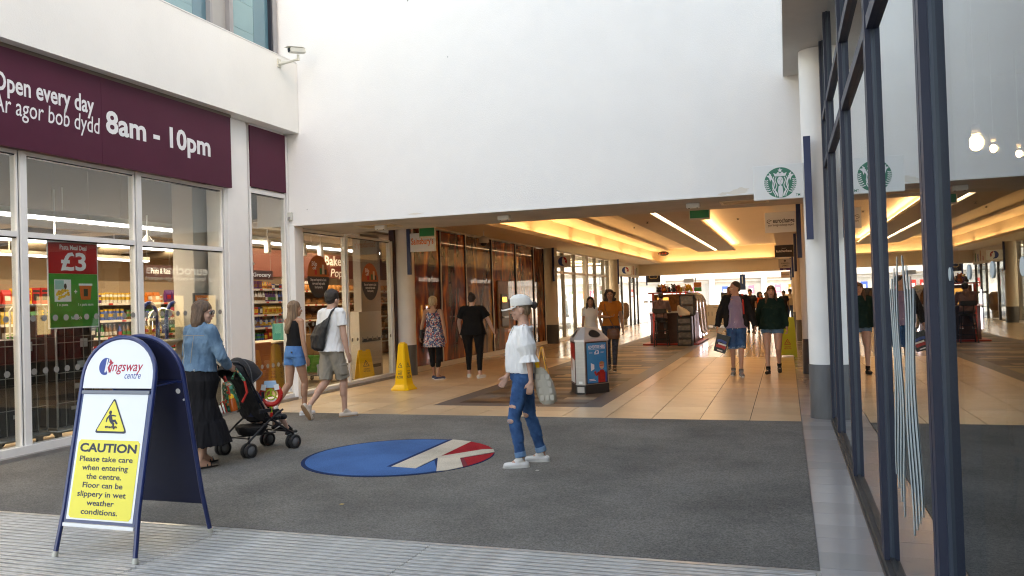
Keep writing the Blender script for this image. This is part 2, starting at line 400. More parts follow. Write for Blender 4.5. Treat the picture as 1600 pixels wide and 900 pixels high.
mb = MB(); mb.box(PL[0], PL[1], PL[3], 47, -0.006, -0.0004); mb.build('far_tiles', far_m, fl)
# expansion joint with small studs
mb = MB()
for a, b in ((-7.93, PL[0]-.02), (PL[1]+.02, 0.12)):
    mb.box(a, b, 13.70, 13.712, -0.002, 0.0016)
    x = a
    while x < b-0.03: mb.box(x, x+0.02, 13.694, 13.716, 0, 0.0026); x += 0.6
mb.build('expansion_joint', mat('joint_metal', (0.5, 0.47, 0.42), 0.3, metal=0.6), fl)
# planks
bor_m = mat('grey_border_vinyl', (0.115, 0.105, 0.10), 0.45, var=0.15, vscale=3)
pk = struct('plank_floor', (-4, 20, 0))
mb = MB(); mb.box(PL[0], PL[1], PL[2], PL[2]+0.30, -0.006, -0.0005); mb.build('border', bor_m, pk)
for a, b in ((PL[0], PL[0]+0.30), (PL[1]-0.30, PL[1])):
    mb = MB(); mb.box(a, b, PL[2]+0.30, PL[3], -0.006, -0.0005); mb.build('border', bor_m, pk)
pm = [mat('plank_%s' % nme, c, 0.5, var=0.3, vscale=14, aniso=(1, 9, 1)) for nme, c in (('dark', (0.030, 0.022, 0.018)), ('brown', (0.15, 0.095, 0.055)), ('tan', (0.40, 0.29, 0.18)), ('grey', (0.17, 0.15, 0.13)), ('mid', (0.07, 0.05, 0.036)))]
px0, px1 = PL[0]+0.302, PL[1]-0.302
ps = {}
PW = 0.27
cnt = 0
y = PL[2]+0.302
stuffb = MB()
while y < PL[3]-PW:
    x = px0 - rng.uniform(0, 0.9)
    while x < px1:
        L_ = 1.1; a = max(x, px0); b = min(x+L_, px1)
        if b-a > 0.04:
            k = rng.randrange(5)
            if cnt < 290:
                mb = MB(); mb.box(a+.001, b-.001, y+.001, y+PW-.001, -0.006, rng.uniform(-0.001, 0.0)); mb.build('plank', pm[k], pk); cnt += 1
            else: stuffb.box(a+.001, b-.001, y+.001, y+PW-.001, -0.006, 0.0, k)
        x += L_
    y += PW
o = stuffb.build('far_planks', pm, pk); o['kind'] = 'stuff'
mb = MB(); mb.box(PL[0], PL[1], PL[2], PL[3], -0.03, -0.0065); mb.build('plank_base', grout_m, pk)

# right-hand strip of small grey tiles
rs = struct('side_strip', (0.3, 10, 0))
mb = MB(); mb.box(0.123, 0.47, 3.05, 47, -0.05, -0.006); mb.build('grout_bed', mat('grey_grout', (0.16, 0.15, 0.145), 0.8), rs)
sm_ = [tile_mat('grey_strip_tile_%d' % i, c, c2, 0.10, 0.2) for i, (c, c2) in enumerate((((0.42, 0.40, 0.385), (0.36, 0.345, 0.33)), ((0.36, 0.345, 0.33), (0.31, 0.295, 0.28)), ((0.40, 0.38, 0.36), (0.33, 0.31, 0.30))))]
so_ = []
for i in range(3):
    mb = MB(); mb.box(0.126, 0.468, 10.0, 10.297, -0.006, 0); so_.append(mb.build('floor_tile', sm_[i], rs))
k = 0
for i in range(75):
    y = 3.06 + i*0.3
    j = rng.randrange(3)
    if k < 3: so_[k].location = (0, y-10, 0); k += 1
    else: inst(so_[j], 'floor_tile', (0, y-10, rng.uniform(-0.0005, 0.0005)), rs)
mb = MB(); mb.box(0.126, 0.62, 25.56, 47, -0.006, 0); mb.build('far_tiles', sm_[0], rs)

# ---- big white wall over the mall entrance, and its soffit
ww = thing('entrance_wall', 'tall plain white rendered wall above the mall entrance', 'wall', (-4, 12, 2.94))
mb = MB(); mb.box(-8.6, 0.9, 11.75, 13.45, 2.95, 9.5); mb.build('wall_face', white_wall, ww)
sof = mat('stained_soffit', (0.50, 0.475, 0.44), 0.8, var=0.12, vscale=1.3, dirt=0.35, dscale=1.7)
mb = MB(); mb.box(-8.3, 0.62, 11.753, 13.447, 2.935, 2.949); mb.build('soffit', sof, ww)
mb = MB(); mb.box(-8.3, 0.62, 11.742, 11.752, 2.935, 2.95); mb.build('drip_edge', mat('edge_bead', (0.7, 0.7, 0.68), 0.5), ww)
mb = MB(); mb.box(-7.97, -7.86, 11.742, 12.0, 0.005, 2.935); mb.build('end_pier', white_wall, ww)
# recessed light fittings in the soffit
for x, lab in ((-6.7, 'square access hatch in the soffit above the bakery window'), (-0.55, 'flat rectangular lamp in the soffit beside the coffee shop sign')):
    t = thing('soffit_fitting', lab, 'light fitting', (x, 12.6, 2.93), group='fittings in the entrance soffit')
    mb = MB(); mb.box(x-.35, x+.35, 12.35, 12.39, 2.925, 2.936); mb.box(x-.35, x+.35, 12.81, 12.85, 2.925, 2.936)
    mb.box(x-.35, x-.31, 12.391, 12.809, 2.925, 2.936); mb.box(x+.31, x+.35, 12.391, 12.809, 2.925, 2.936); mb.build('rim', cream_m, t)
    mb = MB(); mb.box(x-.305, x+.305, 12.395, 12.805, 2.930, 2.9345); mb.build('diffuser', mat('aged_diffuser', (0.55, 0.40, 0.2), 0.5, var=0.3, vscale=6), t)
for x, y, lab in ((-6.62, 12.5, 'small white sensor box under the soffit near the shop corner'), (-4.28, 12.3, 'small white sensor box under the middle of the soffit'), (-1.28, 12.35, 'small white sensor box under the soffit near the green exit sign')):
    t = thing('motion_sensor', lab, 'sensor', (x, y, 2.93), group='sensors under the soffit')
    mb = MB(); mb.bbox(x-.10, x+.10, y-.05, y+.05, 2.862, 2.934, .012); mb.build('housing', panel_w, t)
    mb = MB(); mb.cyl((x-.06, y-.02, 2.855), (x-.06, y-.02, 2.863), .012); mb.cyl((x+.06, y-.02, 2.855), (x+.06, y-.02, 2.863), .012); mb.build('lens', black_m, t)
mk = mat('wall_mark', (.30, .31, .32), .8)
for x, z, r_ in ((-5.62, 6.45, .014), (-4.95, 5.45, .009), (-7.6, 3.2, .008)):
    mb = MB(); mb.cyl((x, 11.7497, z), (x, 11.747, z), r_, n=8); mb.build('fixing_hole', mk, ww)
pt = mat('peeled_patch', (.74, .70, .63), .9)
for x, z, a, b in ((-.62, 2.98, .16, .026), (-.55, 3.01, .10, .03), (-5.6, 3.0, .14, .012), (-.80, 2.97, .06, .02)):
    mb = MB(); mb.M = frame((x, 11.749, z), (1, 0, 0), (0, 0, 1)); mb.prism([(a*math.cos(t_)*(1+.25*math.sin(5*t_+x)), b*math.sin(t_)*(1+.3*math.cos(4*t_))) for t_ in [2*math.pi*k/22 for k in range(22)]], 0, .0012+.0004*a); mb.build('peeled_paint', pt, ww)
# ---- mall shell: left eaves ceiling, cove, tray, floating panel, far beam, right side
tan_m = mat('warm_white_ceiling', (0.74, 0.66, 0.53), 0.8, var=0.03, vscale=1.5, bump=0.05)
sh = struct('mall_ceiling', (-4, 30, 3.36))
mb = MB(); mb.box(-8.0, -6.62, 13.452, 46.3, 3.36, 3.40); mb.build('left_eaves', tan_m, sh)
mb = MB(); mb.box(-6.66, -6.619, 13.452, 45.6, 3.401, 3.47); mb.build('cove_lip', tan_m, sh)
mb = MB(); mb.box(-7.1, -7.0, 13.452, 46.2, 3.401, 4.16); mb.build('cove_wall', tan_m, sh)
mb = MB(); mb.box(-7.1, -0.2, 13.452, 46.2, 4.16, 4.26); mb.build('tray_ceiling', tan_m, sh)
mb = MB(); mb.box(-6.99, -6.1, 13.46, 46.0, 4.04, 4.155); mb.build('upper_soffit_step', tan_m, sh)
mb = MB(); mb.box(-0.3, 0.9, 13.452, 47, 3.36, 4.158); mb.build('right_bulkhead', tan_m, sh)
mb = MB(); mb.box(-7.0, -0.302, 45.9, 46.19, 3.36, 4.155); mb.box(-8.0, 0.6, 45.9, 46.3, 2.72, 3.358); mb.build('far_beam', tan_m, sh)
mb = MB(); mb.box(-6.6, -0.302, 45.45, 45.5, 3.36, 3.46); mb.box(-6.6, -0.302, 45.501, 45.898, 3.36, 3.40); mb.build('far_cove_lip', tan_m, sh)
pan_m = mat('panel_ceiling', (0.50, 0.44, 0.36), 0.8, var=0.05, vscale=1.2)
mb = MB(); mb.box(-4.44, -3.52, 13.452, 44.6, 3.86, 3.95); mb.box(-3.36, -2.47, 13.452, 44.6, 3.86, 3.95); mb.box(-3.52, -3.36, 13.452, 19, 3.90, 3.949)
mb.build('floating_panel', pan_m, sh)
mb = MB(); mb.box(-4.3, -2.6, 13.46, 44.5, 3.952, 4.158); mb.build('panel_core', pan_m, sh)
mb = MB(); mb.box(-3.515, -3.365, 19.01, 44.5, 3.925, 3.949); mb.build('slot_lamp', emat('slot_light', (1.0, 0.80, 0.58), 3.5), sh)
cove_e = emat('cove_light', (1.0, 0.61, 0.29), 6.0)
mb = MB()
for i in range(7):
    mb.box(-6.86, -6.80, 13.7+i*4.55, 13.7+i*4.55+4.0, 3.42, 3.44)
mb.build('cove_lamp', cove_e, sh)
mb = MB(); mb.box(-2.56, -2.50, 13.7, 44.2, 3.956, 3.975); mb.build('panel_edge_lamp', emat('edge_light', (1.0, 0.63, 0.32), 9.0), sh)
mb = MB(); mb.box(-6.4, -0.6, 45.66, 45.72, 3.402, 3.42); mb.build('far_cove_lamp', emat('cove_light_far', (1.0, 0.63, 0.32), 5.5), sh)
mb = MB(); mb.box(-20, 20, 13.452, 46.4, 4.5, 4.7); mb.build('roof_slab', soffit_m, sh)
mb = MB(); mb.box(-8.0, -7.102, 13.452, 46.3, 3.401, 4.5); o = mb.build('left_bulkhead_fill', tan_m, sh)
for x, y in ((-5.2, 17), (-5.2, 23), (-1.6, 16), (-1.6, 21.5), (-5.3, 30), (-1.5, 29), (-3.0, 19.5), (-4.0, 25)):
    t = thing('ceiling_sprinkler', None, 'sprinkler', (x, y, 4.0), group='sprinklers in the mall ceiling')
    t['label'] = 'small dark sprinkler head on the warm lit mall ceiling'
    zc = 3.86 if -4.44 < x < -2.47 else 4.16
    mb = MB(); mb.lathe([(0.0, zc-.05), (0.03, zc-.05), (0.035, zc-.03), (0.012, zc-.028), (0.012, zc-.006), (0.05, zc-.004), (0.05, zc)], (x, y), 10)
    t.location = (x, y, zc-.05); ORG[t.name] = Vector(t.location); mb.build('head', black_m, t)
# warm general lamps: downlights set in the left eaves (large soft area per bay, as the rows of spots give)
def area(name, loc, sx, sy, power, col, rot=(0, 0, 0)):
    l = bpy.data.lights.new(name, 'AREA'); l.shape = 'RECTANGLE'; l.size = sx; l.size_y = sy; l.energy = power; l.color = col
    o = bpy.data.objects.new(name, l); COL.objects.link(o); o.location = loc; o.rotation_euler = rot; return o
# ================================================================ SUPERMARKET, left
XF = -8.0
sf = thing('supermarket_front', 'glazed supermarket front with purple opening hours sign on the left', 'shopfront', (XF, 8, 0))
mb = MB(); mb.box(-9.6, -7.72, 0.0, 11.74, 4.50, 5.68); mb.build('fascia', fascia_m, sf)
mb = MB(); mb.box(-7.90, -7.715, 0.0, 11.739, 5.681, 5.70); mb.build('coping', mat('coping_metal', (0.7, 0.7, 0.68), 0.4), sf)
mb = MB(); mb.box(-8.3, -7.86, 0.0, 10.155, 4.452, 4.499); mb.build('shadow_gap', mat('brown_gap', (0.16, 0.13, 0.10), 0.6), sf)
for a, b in ((0.6, 4.6), (4.603, 7.70), (7.703, 10.13)):
    mb = MB(); mb.box(-7.93, -7.85, a, b, 3.385, 4.45); sp = mb.build('sign_panel', purple_m, sf)
    if b < 5: continue
    mb = MB(); mb.M = frame((-7.848, 0, 0), (0, 1, 0), (0, 0, 1))
    if b < 8:
        mb.text('Open every day', 6.27, 3.975, w=1.32, h=0.205, bold=0.022); mb.build('lettering', lett_w, sp)
        mb = MB(); mb.M = frame((-7.848, 0, 0), (0, 1, 0), (0, 0, 1)); mb.text('Ar agor bob dydd', 6.27, 3.742, w=1.40, h=0.195, bold=0.004, shear=0.08)
        mb.build('lettering', lett_w, sp)
    else:
        mb.text('8am - 10pm', 7.765, 3.792, w=1.90, h=0.275, bold=0.028); mb.build('lettering', lett_w, sp)
mb = MB(); mb.box(-8.0, -7.93, 10.70, 11.64, 3.49, 4.46); mb.build('sign_panel', purple_m, sf)
# white frame
def mull(y, z0, z1, wd=0.10, m=frame_w, name='mullion', x0=-8.06, x1=-7.955):
    mb = MB(); mb.box(x0, x1, y-wd/2+0.034, y+wd/2, z0, z1, 0); mb.box(x0, x1-0.03, y-wd/2+0.014, y-wd/2+0.033, z0, z1, 1)
    mb.box(x0, x1-0.015, y-wd/2-0.006, y-wd/2+0.013, z0, z1, 0)
    return mb.build(name, [m, frame_blk], sf)
for y in (3.30, 5.0, 6.685, 8.372): mull(y, 0.131, 3.384, 0.115)
mull(10.085, 0.131, 3.384)
mull(10.69, 0.131, 4.46, 0.07); mull(11.69, 0.131, 4.46, 0.08)
for y in (13.62, 15.47): mull(y, 0.101, 2.90, 0.09)
def rail(y0, y1, z0, z1, x1=-7.965, name='transom'):
    mb = MB(); mb.box(-8.05, x1, y0, y1, z0, z1, 0); mb.box(-8.05, x1-0.02, y0, y1, z0-0.014, z0-0.001, 1); return mb.build(name, [frame_w, frame_blk], sf)
ys = [3.30, 5.0, 6.685, 8.372, 10.085]
for a, b in zip(ys, ys[1:]):
    rail(a+.052, b-.058, 2.43, 2.49); rail(a+.052, b-.058, 3.345, 3.384, name='head_rail')
rail(10.728, 11.64, 3.40, 3.47); rail(10.728, 11.64, 4.461, 4.498, name='head_rail')
for a, b in ((11.732, 13.56), (13.667, 15.41)): rail(a, b, 2.88, 2.925, name='head_rail')
for a, b in ((3.0, 10.13), (10.66, 15.55)):
    mb = MB(); mb.box(-8.07, -7.93, a, b, 0.045, 0.13 if a < 5 else 0.10); mb.build('bottom_rail', frame_w, sf)
    mb = MB(); mb.box(-8.1, -7.862, a, b, -0.02, 0.044); mb.build('sill', mat('sill_metal', (0.42, 0.41, 0.40), 0.35, metal=0.5, var=0.3, vscale=5, dirt=0.3), sf)
# panes
def pane(y0, y1, z0, z1, m=clear, parent=None, x=-8.0, name='pane'):
    mb = MB(); mb.box(x-0.004, x+0.004, y0, y1, z0, z1); return mb.build(name, m, parent or sf)
for a, b in zip(ys, ys[1:]):
    pane(a+.045, b-.05, 0.131, 2.415); pane(a+.045, b-.05, 2.491, 3.344)
pane(10.728, 11.643, 0.101, 3.385); pane(11.73, 13.565, 0.101, 2.865); pane(13.665, 15.42, 0.101, 2.865)
# manifestation dots
dm = mat('frosted_dot', (0.24, 0.235, 0.22), 0.6)
mb = MB(); mb.cyl((0, 0, 0), (0.002, 0, 0), 0.036, n=16); d0 = mb.build('dot_sticker', dm, sf)
for v in d0.data.vertices: v.co += ORG[sf.name]
first = True
def dots(y0, y1, z, st=0.146):
    global first
    y = y0
    while y < y1:
        loc = (0.006, y-8, z)
        if first: d0.location = loc; first = False
        else: inst(d0, 'dot_sticker', loc, sf)
        y += st
for a, b in zip(ys[1:], ys[2:]):
    dots(max(a+.13, 5.9), b-.08, 1.525); dots(max(a+.13, 5.9), b-.08, 0.93)
dots(10.8, 11.6, 1.34); dots(10.8, 11.6, 0.62); dots(11.85, 13.5, 1.25, 0.2); dots(13.8, 15.4, 0.89, 0.2)
# dark brown end post of the shopfront
mb = MB(); mb.box(-8.06, -7.95, 15.56, 15.66, 0.0, 3.36); mb.build('end_post', mat('dark_brown_post', (0.05, 0.018, 0.02), 0.5), sf)

# column by the corner, square; and the round ones deeper in
def col_sq(y0, y1, x0, x1, ztop, label):
    t = thing('column', label, 'column', ((x0+x1)/2, (y0+y1)/2, 0), group='white columns with grey plinths')
    mb = MB(); mb.bbox(x0, x1, y0, y1, 0.69, ztop, 0.02); mb.build('shaft', column_m, t)
    mb = MB(); mb.bbox(x0-.008, x1+.008, y0-.004, y1+.004, 0.0, 0.689, 0.02); mb.build('plinth', plinth_m, t)
    return t
def col_rd(x, y, r, ztop, label, pm_=None, cm=None, pz=0.66):
    t = thing('column', label, 'column', (x, y, 0), group='white columns with grey plinths')
    mb = MB(); mb.lathe([(r, pz), (r, ztop)], (x, y), 36); mb.build('shaft', cm or column_m, t)
    mb = MB(); mb.lathe([(r+.012, 0.0), (r+.012, 0.02), (r+.008, 0.03), (r+.008, pz-.006), (r+.002, pz-.001)], (x, y), 36); mb.build('plinth', pm_ or plinth_m, t)
    return t
col_sq(10.14, 10.652, -8.35, -7.955, 4.499, 'square white column between the two purple signs of the supermarket front')
col_rd(-7.92, 15.95, 0.235, 3.36, 'white column with grey foot behind the yellow wet floor cone')
cream_col = mat('cream_column', (0.60, 0.54, 0.45), 0.6, var=0.05, vscale=3)
dark_pl = mat('dark_plinth', (0.05, 0.047, 0.045), 0.5, var=0.2, vscale=6)
col_rd(-7.85, 27.35, 0.24, 3.36, 'cream column with dark foot left of the first round K logo sign', dark_pl, cream_col)
col_rd(-7.85, 38.3, 0.24, 3.36, 'cream column left of the farther K logo sign', dark_pl, cream_col)
col_rd(0.43, 10.65, 0.19, 4.53, 'tall white column with grey foot beside the dark glass front')
col_rd(0.46, 16.3, 0.20, 3.36, 'white column with dark foot just beyond the coffee shop column', mat('dark_grey_plinth', (0.045, 0.047, 0.055), 0.4, var=0.2, vscale=5), mat('cool_column', (0.62, 0.60, 0.60), 0.55))
for y, lab in ((27.0, 'third column along the right side of the mall, below the dark sign'), (38.0, 'fourth column along the right side of the mall'), (46.3, 'farthest column at the right end of the mall')):
    col_rd(0.46, y, 0.20, 3.36, lab, dark_pl, cream_col)

# upper storey of the left building
ub = thing('upper_window_band', 'teal upstairs windows with grey frames above the white fascia', 'window', (-8.3, 8, 5.7))
gm = mat('grey_window_frame', (0.27, 0.27, 0.28), 0.45, var=0.1, vscale=4)
gy = mat('grey_spandrel', (0.33, 0.33, 0.32), 0.5, var=0.05, vscale=3)
tg = mat('teal_glass', (0.16, 0.30, 0.33), 0.10, spec=0.8, coat=0.6, var=0.12, vscale=1.2)
tg2 = mat('deep_teal_glass', (0.07, 0.17, 0.22), 0.08, spec=0.8, coat=0.6, var=0.1, vscale=1.0)
for a, b, m_, nme in ((4.0, 9.70, tg, 'pane'), (9.705, 10.0, tg2, 'pane'), (10.05, 10.45, gy, 'spandrel'), (10.54, 11.15, tg, 'pane'), (11.155, 11.55, tg2, 'pane')):
    mb = MB(); mb.box(-8.2, -8.14, a, b, 5.69, 8.6); mb.build(nme, m_, ub)
for a, b in ((10.001, 10.049), (10.451, 10.539), (11.59, 11.70)):
    mb = MB(); mb.box(-8.22, -8.06, a, b, 5.69, 8.6); mb.build('frame', gm, ub)
mb = MB(); mb.box(-8.18, -8.08, 11.551, 11.589, 5.69, 8.6); mb.build('gasket', frame_blk, ub)
for z in (6.05, 6.5, 6.95, 7.4):
    for a, b in ((4.0, 9.70), (10.54, 11.15)):
        mb = MB(); mb.box(-8.14, -8.137, a, b, z, z+0.006); mb.build('mirrored_joint', mat('mirrored_joint_line', (0.12, 0.24, 0.27), 0.4), ub)  # reflected wall joints, painted on the panes as thin lines
mb = MB(); mb.box(-8.9, -8.23, 0, 11.74, 5.68, 9.5); o = mb.build('backing_wall', fascia_m, ub)
t = thing('floodlight_bar', 'thin dark fitting lying on the ledge under the upstairs window', 'light fitting', (-7.95, 10.4, 5.70))
mb = MB(); mb.box(-7.93, -7.86, 9.95, 10.98, 5.702, 5.74); mb.build('bar', frame_blk, t)
mb = MB()
for y in (10.0, 10.45, 10.7, 10.95): mb.cyl((-7.857, y, 5.72), (-7.85, y, 5.72), 0.012, n=8)
mb.tube([(-7.85, 10.55, 5.72), (-7.84, 10.58, 5.75), (-7.84, 10.64, 5.75), (-7.85, 10.68, 5.71), (-7.86, 11.0, 5.705)], 0.004, 5)
mb.build('clip', panel_w, t)
# CCTV camera on the fascia corner
t = thing('security_camera', 'white security camera on a bracket at the fascia corner', 'camera', (-7.71, 11.25, 5.5))
mb = MB(); mb.box(-7.72, -7.70, 11.18, 11.26, 5.48, 5.62); mb.tube([(-7.70, 11.22, 5.54), (-7.55, 11.25, 5.56), (-7.40, 11.3, 5.60)], [0.035, 0.02, 0.022], 8); mb.cyl((-7.40, 11.3, 5.58), (-7.40, 11.3, 5.67), 0.022)
mb.build('bracket', mat('aged_white', (0.62, 0.61, 0.53), 0.5), t)
mb = MB(); mb.M = Matrix.Translation((-7.40, 11.25, 5.73)) @ Matrix.Rotation(R(-25), 4, 'Z') @ Matrix.Rotation(R(8), 4, 'X') @ Matrix.Scale(.78, 4)
mb.bbox(-.065, .065, -.17, .20, -.055, .055, .02); mb.box(-.075, .075, -.23, .15, .056, .064)
mb.build('camera_body', mat('camera_white', (0.56, 0.56, 0.50), 0.45), t)
mb = MB(); mb.M = Matrix.Translation((-7.40, 11.25, 5.73)) @ Matrix.Rotation(R(-25), 4, 'Z') @ Matrix.Rotation(R(8), 4, 'X') @ Matrix.Scale(.78, 4)
mb.box(-.045, .045, -.176, -.171, -.038, .038); mb.build('lens_window', frame_blk, t)
t = thing('keypad_box', 'small pale sensor box on the white wall edge near the shop corner', 'alarm box', (-7.92, 11.72, 3.05))
mb = MB(); mb.bbox(-7.955, -7.875, 11.69, 11.74, 3.03, 3.17, .012); mb.build('housing', mat('pale_box', (0.6, 0.6, 0.55), 0.5), t)
mb = MB(); mb.box(-7.935, -7.895, 11.683, 11.689, 3.05, 3.09); mb.build('button_plate', gm, t)

# ---- inside the supermarket
ins = struct('supermarket_interior', (-12, 12, 0))
beige = mat('store_beige_wall', (0.52, 0.44, 0.34), 0.8, var=0.05, vscale=1.0)
taupe = mat('store_taupe_panel', (0.30, 0.265, 0.225), 0.8, var=0.05, vscale=0.9)
mb = MB(); mb.box(-20, -8.11, 3.0, 26.9, -0.05, -0.003); mb.build('store_floor', mat('store_floor_beige', (0.42, 0.34, 0.25), 0.3, var=0.12, vscale=1.0), ins)
mb = MB(); mb.box(-20.1, -20, 3.0, 26.9, 0, 4.45); mb.box(-20, -8.4, 2.9, 3.0, 0, 4.45); mb.box(-20, -8.3, 26.9, 27.0, 0, 3.4); mb.build('store_wall', beige, ins)
for a, b in ((3.1, 9.05), (9.055, 10.35), (10.355, 11.6), (11.605, 13.4), (13.405, 17.0)):
    mb = MB(); mb.box(-10.35, -10.2, a, b, 2.84, 4.45); mb.build('bulkhead_panel', taupe, ins)
mb = MB(); mb.box(-10.2, -8.1, 3.0, 11.74, 4.40, 4.448); mb.build('store_high_ceiling', mat('store_ceiling_dark', (0.30, 0.27, 0.23), 0.8), ins)
mb = MB(); mb.box(-20, -10.36, 3.0, 26.9, 3.3, 3.35); mb.box(-10.2, -8.1, 11.76, 26.9, 3.05, 3.1); mb.build('store_ceiling', mat('store_low_ceiling', (0.34, 0.29, 0.23), 0.8, var=0.1), ins)
led = emat('store_led', (0.80, 0.86, 1.0), 3.5)
def led_strip(x, z, y0, y1, label):
    t = thing('strip_light', label, 'light', (x, (y0+y1)/2, z), group='long strip lights inside the supermarket')
    mb = MB(); mb.box(x-.05, x+.05, y0, y1, z+.021, z+.10); mb.build('housing', mat('led_housing', (0.45, 0.45, 0.42), 0.5), t)
    mb = MB(); mb.box(x-.04, x+.04, y0+.02, y1-.02, z-.02, z+.02); mb.build('lamp', led, t)
    mb = MB()
    for k in range(int((y1-y0)/2)): mb.cyl((x, y0+.6+2*k, z+.1), (x, y0+.6+2*k, z+.45), .006, n=5)
    mb.build('hanger', panel_w, t)
led_strip(-9.5, 2.88, 4.0, 11.6, 'bright white strip light hanging just behind the supermarket glass')
led_strip(-9.5, 2.82, 12.2, 17.8, 'white strip light hanging behind the glass near the bakery')
led_strip(-12.6, 2.88, 4.0, 16.5, 'second white strip light deeper in the supermarket')
led_strip(-15.4, 2.85, 6.0, 16.5, 'third white strip light far back in the supermarket')
area('store_lamp_front', (-9.45, 9.0, 2.84), 0.2, 9, 40, (1, 0.86, 0.68), (0, 0, 0))
area('store_lamp_mid', (-11.2, 13, 3.2), 1.0, 14, 115, (1, 0.80, 0.56))
area('store_lamp_back', (-15.5, 13, 3.2), 1.0, 16, 150, (1, 0.82, 0.6))
# white pier behind the glass, end of near bay
t = thing('white_pier', 'pale boxed pier just inside the glass beside the notice board', 'pier', (-8.6, 10.0, 0))
mb = MB(); mb.box(-8.8, -8.42, 9.93, 10.6, 0, 4.4); mb.build('casing', mat('pier_white', (0.50, 0.48, 0.45), 0.7), t)
# ceiling ducts, domes and spots
for x, y, z, lab in ((-9.6, 8.55, 2.33, 'white dome camera hanging in the near supermarket window'), (-9.3, 9.95, 2.62, 'white bell shaped pendant fitting under the strip light'), (-9.2, 12.3, 2.35, 'small pendant fitting inside the bakery window')):
    t = thing('dome_camera', lab, 'camera', (x, y, z))
    mb = MB(); mb.cyl((x, y, z+.08), (x, y, 3.05 if x > -9.4 else 3.3), .012, n=6); mb.build('stem', panel_w, t)
    mb = MB(); mb.lathe([(0.02, z+.12), (0.05, z+.08), (0.09, z+.03), (0.095, z)], (x, y), 16); mb.build('cover', panel_w, t)
    mb = MB(); mb.ball((x, y, z), (.06, .06, .05), 12, 8); mb.build('lens', black_m, t)
for x, y, z in ((-9.3, 11.9, 2.55), (-9.3, 13.0, 2.6), (-9.3, 14.2, 2.6), (-9.4, 15.0, 2.62)):
    t = thing('ceiling_spot', 'white boxy spotlight under the ceiling inside the bakery window', 'spotlight', (x, y, z), group='spotlights by the bakery')
    mb = MB(); mb.bbox(x-.06, x+.06, y-.05, y+.05, z, z+.26, .02); mb.build('can', panel_w, t)
    mb = MB(); mb.cyl((x, y, z+.26), (x, y, 3.05), .012, n=6); mb.build('stem', panel_w, t)
for k in range(5):
    t = thing('air_duct', 'dark duct running under the supermarket ceiling', 'duct', (-12, 9+k*2.2, 3.0), group='ducts under the supermarket ceiling')
    mb = MB(); mb.cyl((-18, 9+k*2.2, 3.1), (-10.5, 9+k*2.2, 3.1), .10, n=10); mb.build('pipe', mat('duct_brown', (0.10, 0.08, 0.06), 0.6), t)

# poster: Pasta Meal Deal
po = thing('offer_poster', 'red and green pasta meal deal poster hanging in the supermarket window', 'poster', (-8.03, 7.4, 1.40))
mb = MB(); mb.box(-8.035, -8.03, 7.045, 7.765, 1.395, 2.415); mb.build('board', panel_w, po)
mb = MB(); mb.box(-8.029, -8.027, 7.06, 7.75, 2.04, 2.405); mb.build('red_field', mat('poster_red', (0.42, 0.006, 0.012), 0.35), po)
mb = MB(); mb.box(-8.029, -8.027, 7.06, 7.75, 1.41, 2.038); mb.build('green_field', mat('poster_green', (0.015, 0.22, 0.022), 0.35, col2=(0.03, 0.30, 0.04), vscale=3), po)
F = frame((-8.025, 0, 0), (0, 1, 0), (0, 0, 1))
def ptext(t_, y, z, wd=None, h=None, bold=0.02, m=lett_w, al='c', par=po, F_=F, name='lettering', shear=0):
    mb = MB(); mb.M = F_; mb.text(t_, y, z, w=wd, h=h, bold=bold, align=al, shear=shear); return mb.build(name, m, par)
ptext('Pasta Meal Deal', 7.405, 2.325, wd=0.38, h=.055)
ptext('£3', 7.405, 2.085, wd=0.36, h=0.21, bold=0.025)
ptext('1 x pasta', 7.24, 1.66, wd=.15, h=.03); ptext('1 x pasta sauce', 7.57, 1.66, wd=.22, h=.03); ptext("Sainsbury's", 7.43, 1.50, wd=.15, h=.035)
ptext('+', 7.425, 1.80, h=0.05, bold=.04)
mb = MB(); mb.M = F; mb.prism([(7.13, 1.71), (7.36, 1.71), (7.36, 1.97), (7.13, 1.97)], 0, .001, 0); mb.prism([(7.14, 1.855), (7.26, 1.855), (7.26, 1.96), (7.14, 1.96)], .0011, .0018, 1)
for i in range(26):
    a = rng.uniform(7.155, 7.34); b = rng.uniform(1.73, 1.85); mb.prism([(a+.02*math.cos(t_), b+.015*math.sin(t_)) for t_ in [i2*1.05 for i2 in range(6)]], .0012, .002+i*.00005, 2 + (i % 2))
mb.prism([(7.28+.02*math.cos(t_), 1.89+.035*math.sin(t_)) for t_ in [i2*.8 for i2 in range(8)]], .0011, .0018, 4)
mb.build('picture_pasta_pack', [panel_w, mat('print_mint', (0.30, 0.55, 0.48), 0.5), mat('print_yellow', (0.85, 0.55, 0.03), 0.5), mat('print_gold', (0.65, 0.36, 0.02), 0.5), mat('print_dark', (0.02, 0.04, 0.02), 0.5)], po)
mb = MB(); mb.M = F; mb.prism([(7.50, 1.73), (7.64, 1.73), (7.66, 1.90), (7.48, 1.90)], 0, .001, 0); mb.prism([(7.47, 1.90), (7.67, 1.90), (7.67, 1.925), (7.47, 1.925)], .0002, .0016, 1); mb.prism([(7.54, 1.77), (7.60, 1.77), (7.60, 1.86), (7.54, 1.86)], .0011, .0018, 2)
mb.build('picture_sauce_pot', [mat('print_orange', (0.60, 0.13, 0.02), 0.5), panel_w, MATS['print_dark']], po)
mb = MB()
for y in (7.15, 7.65): mb.cyl((-8.033, y, 2.415), (-8.033, y, 3.3), 0.0015, n=4)
mb.build('hanging_wire', steel_m, po)

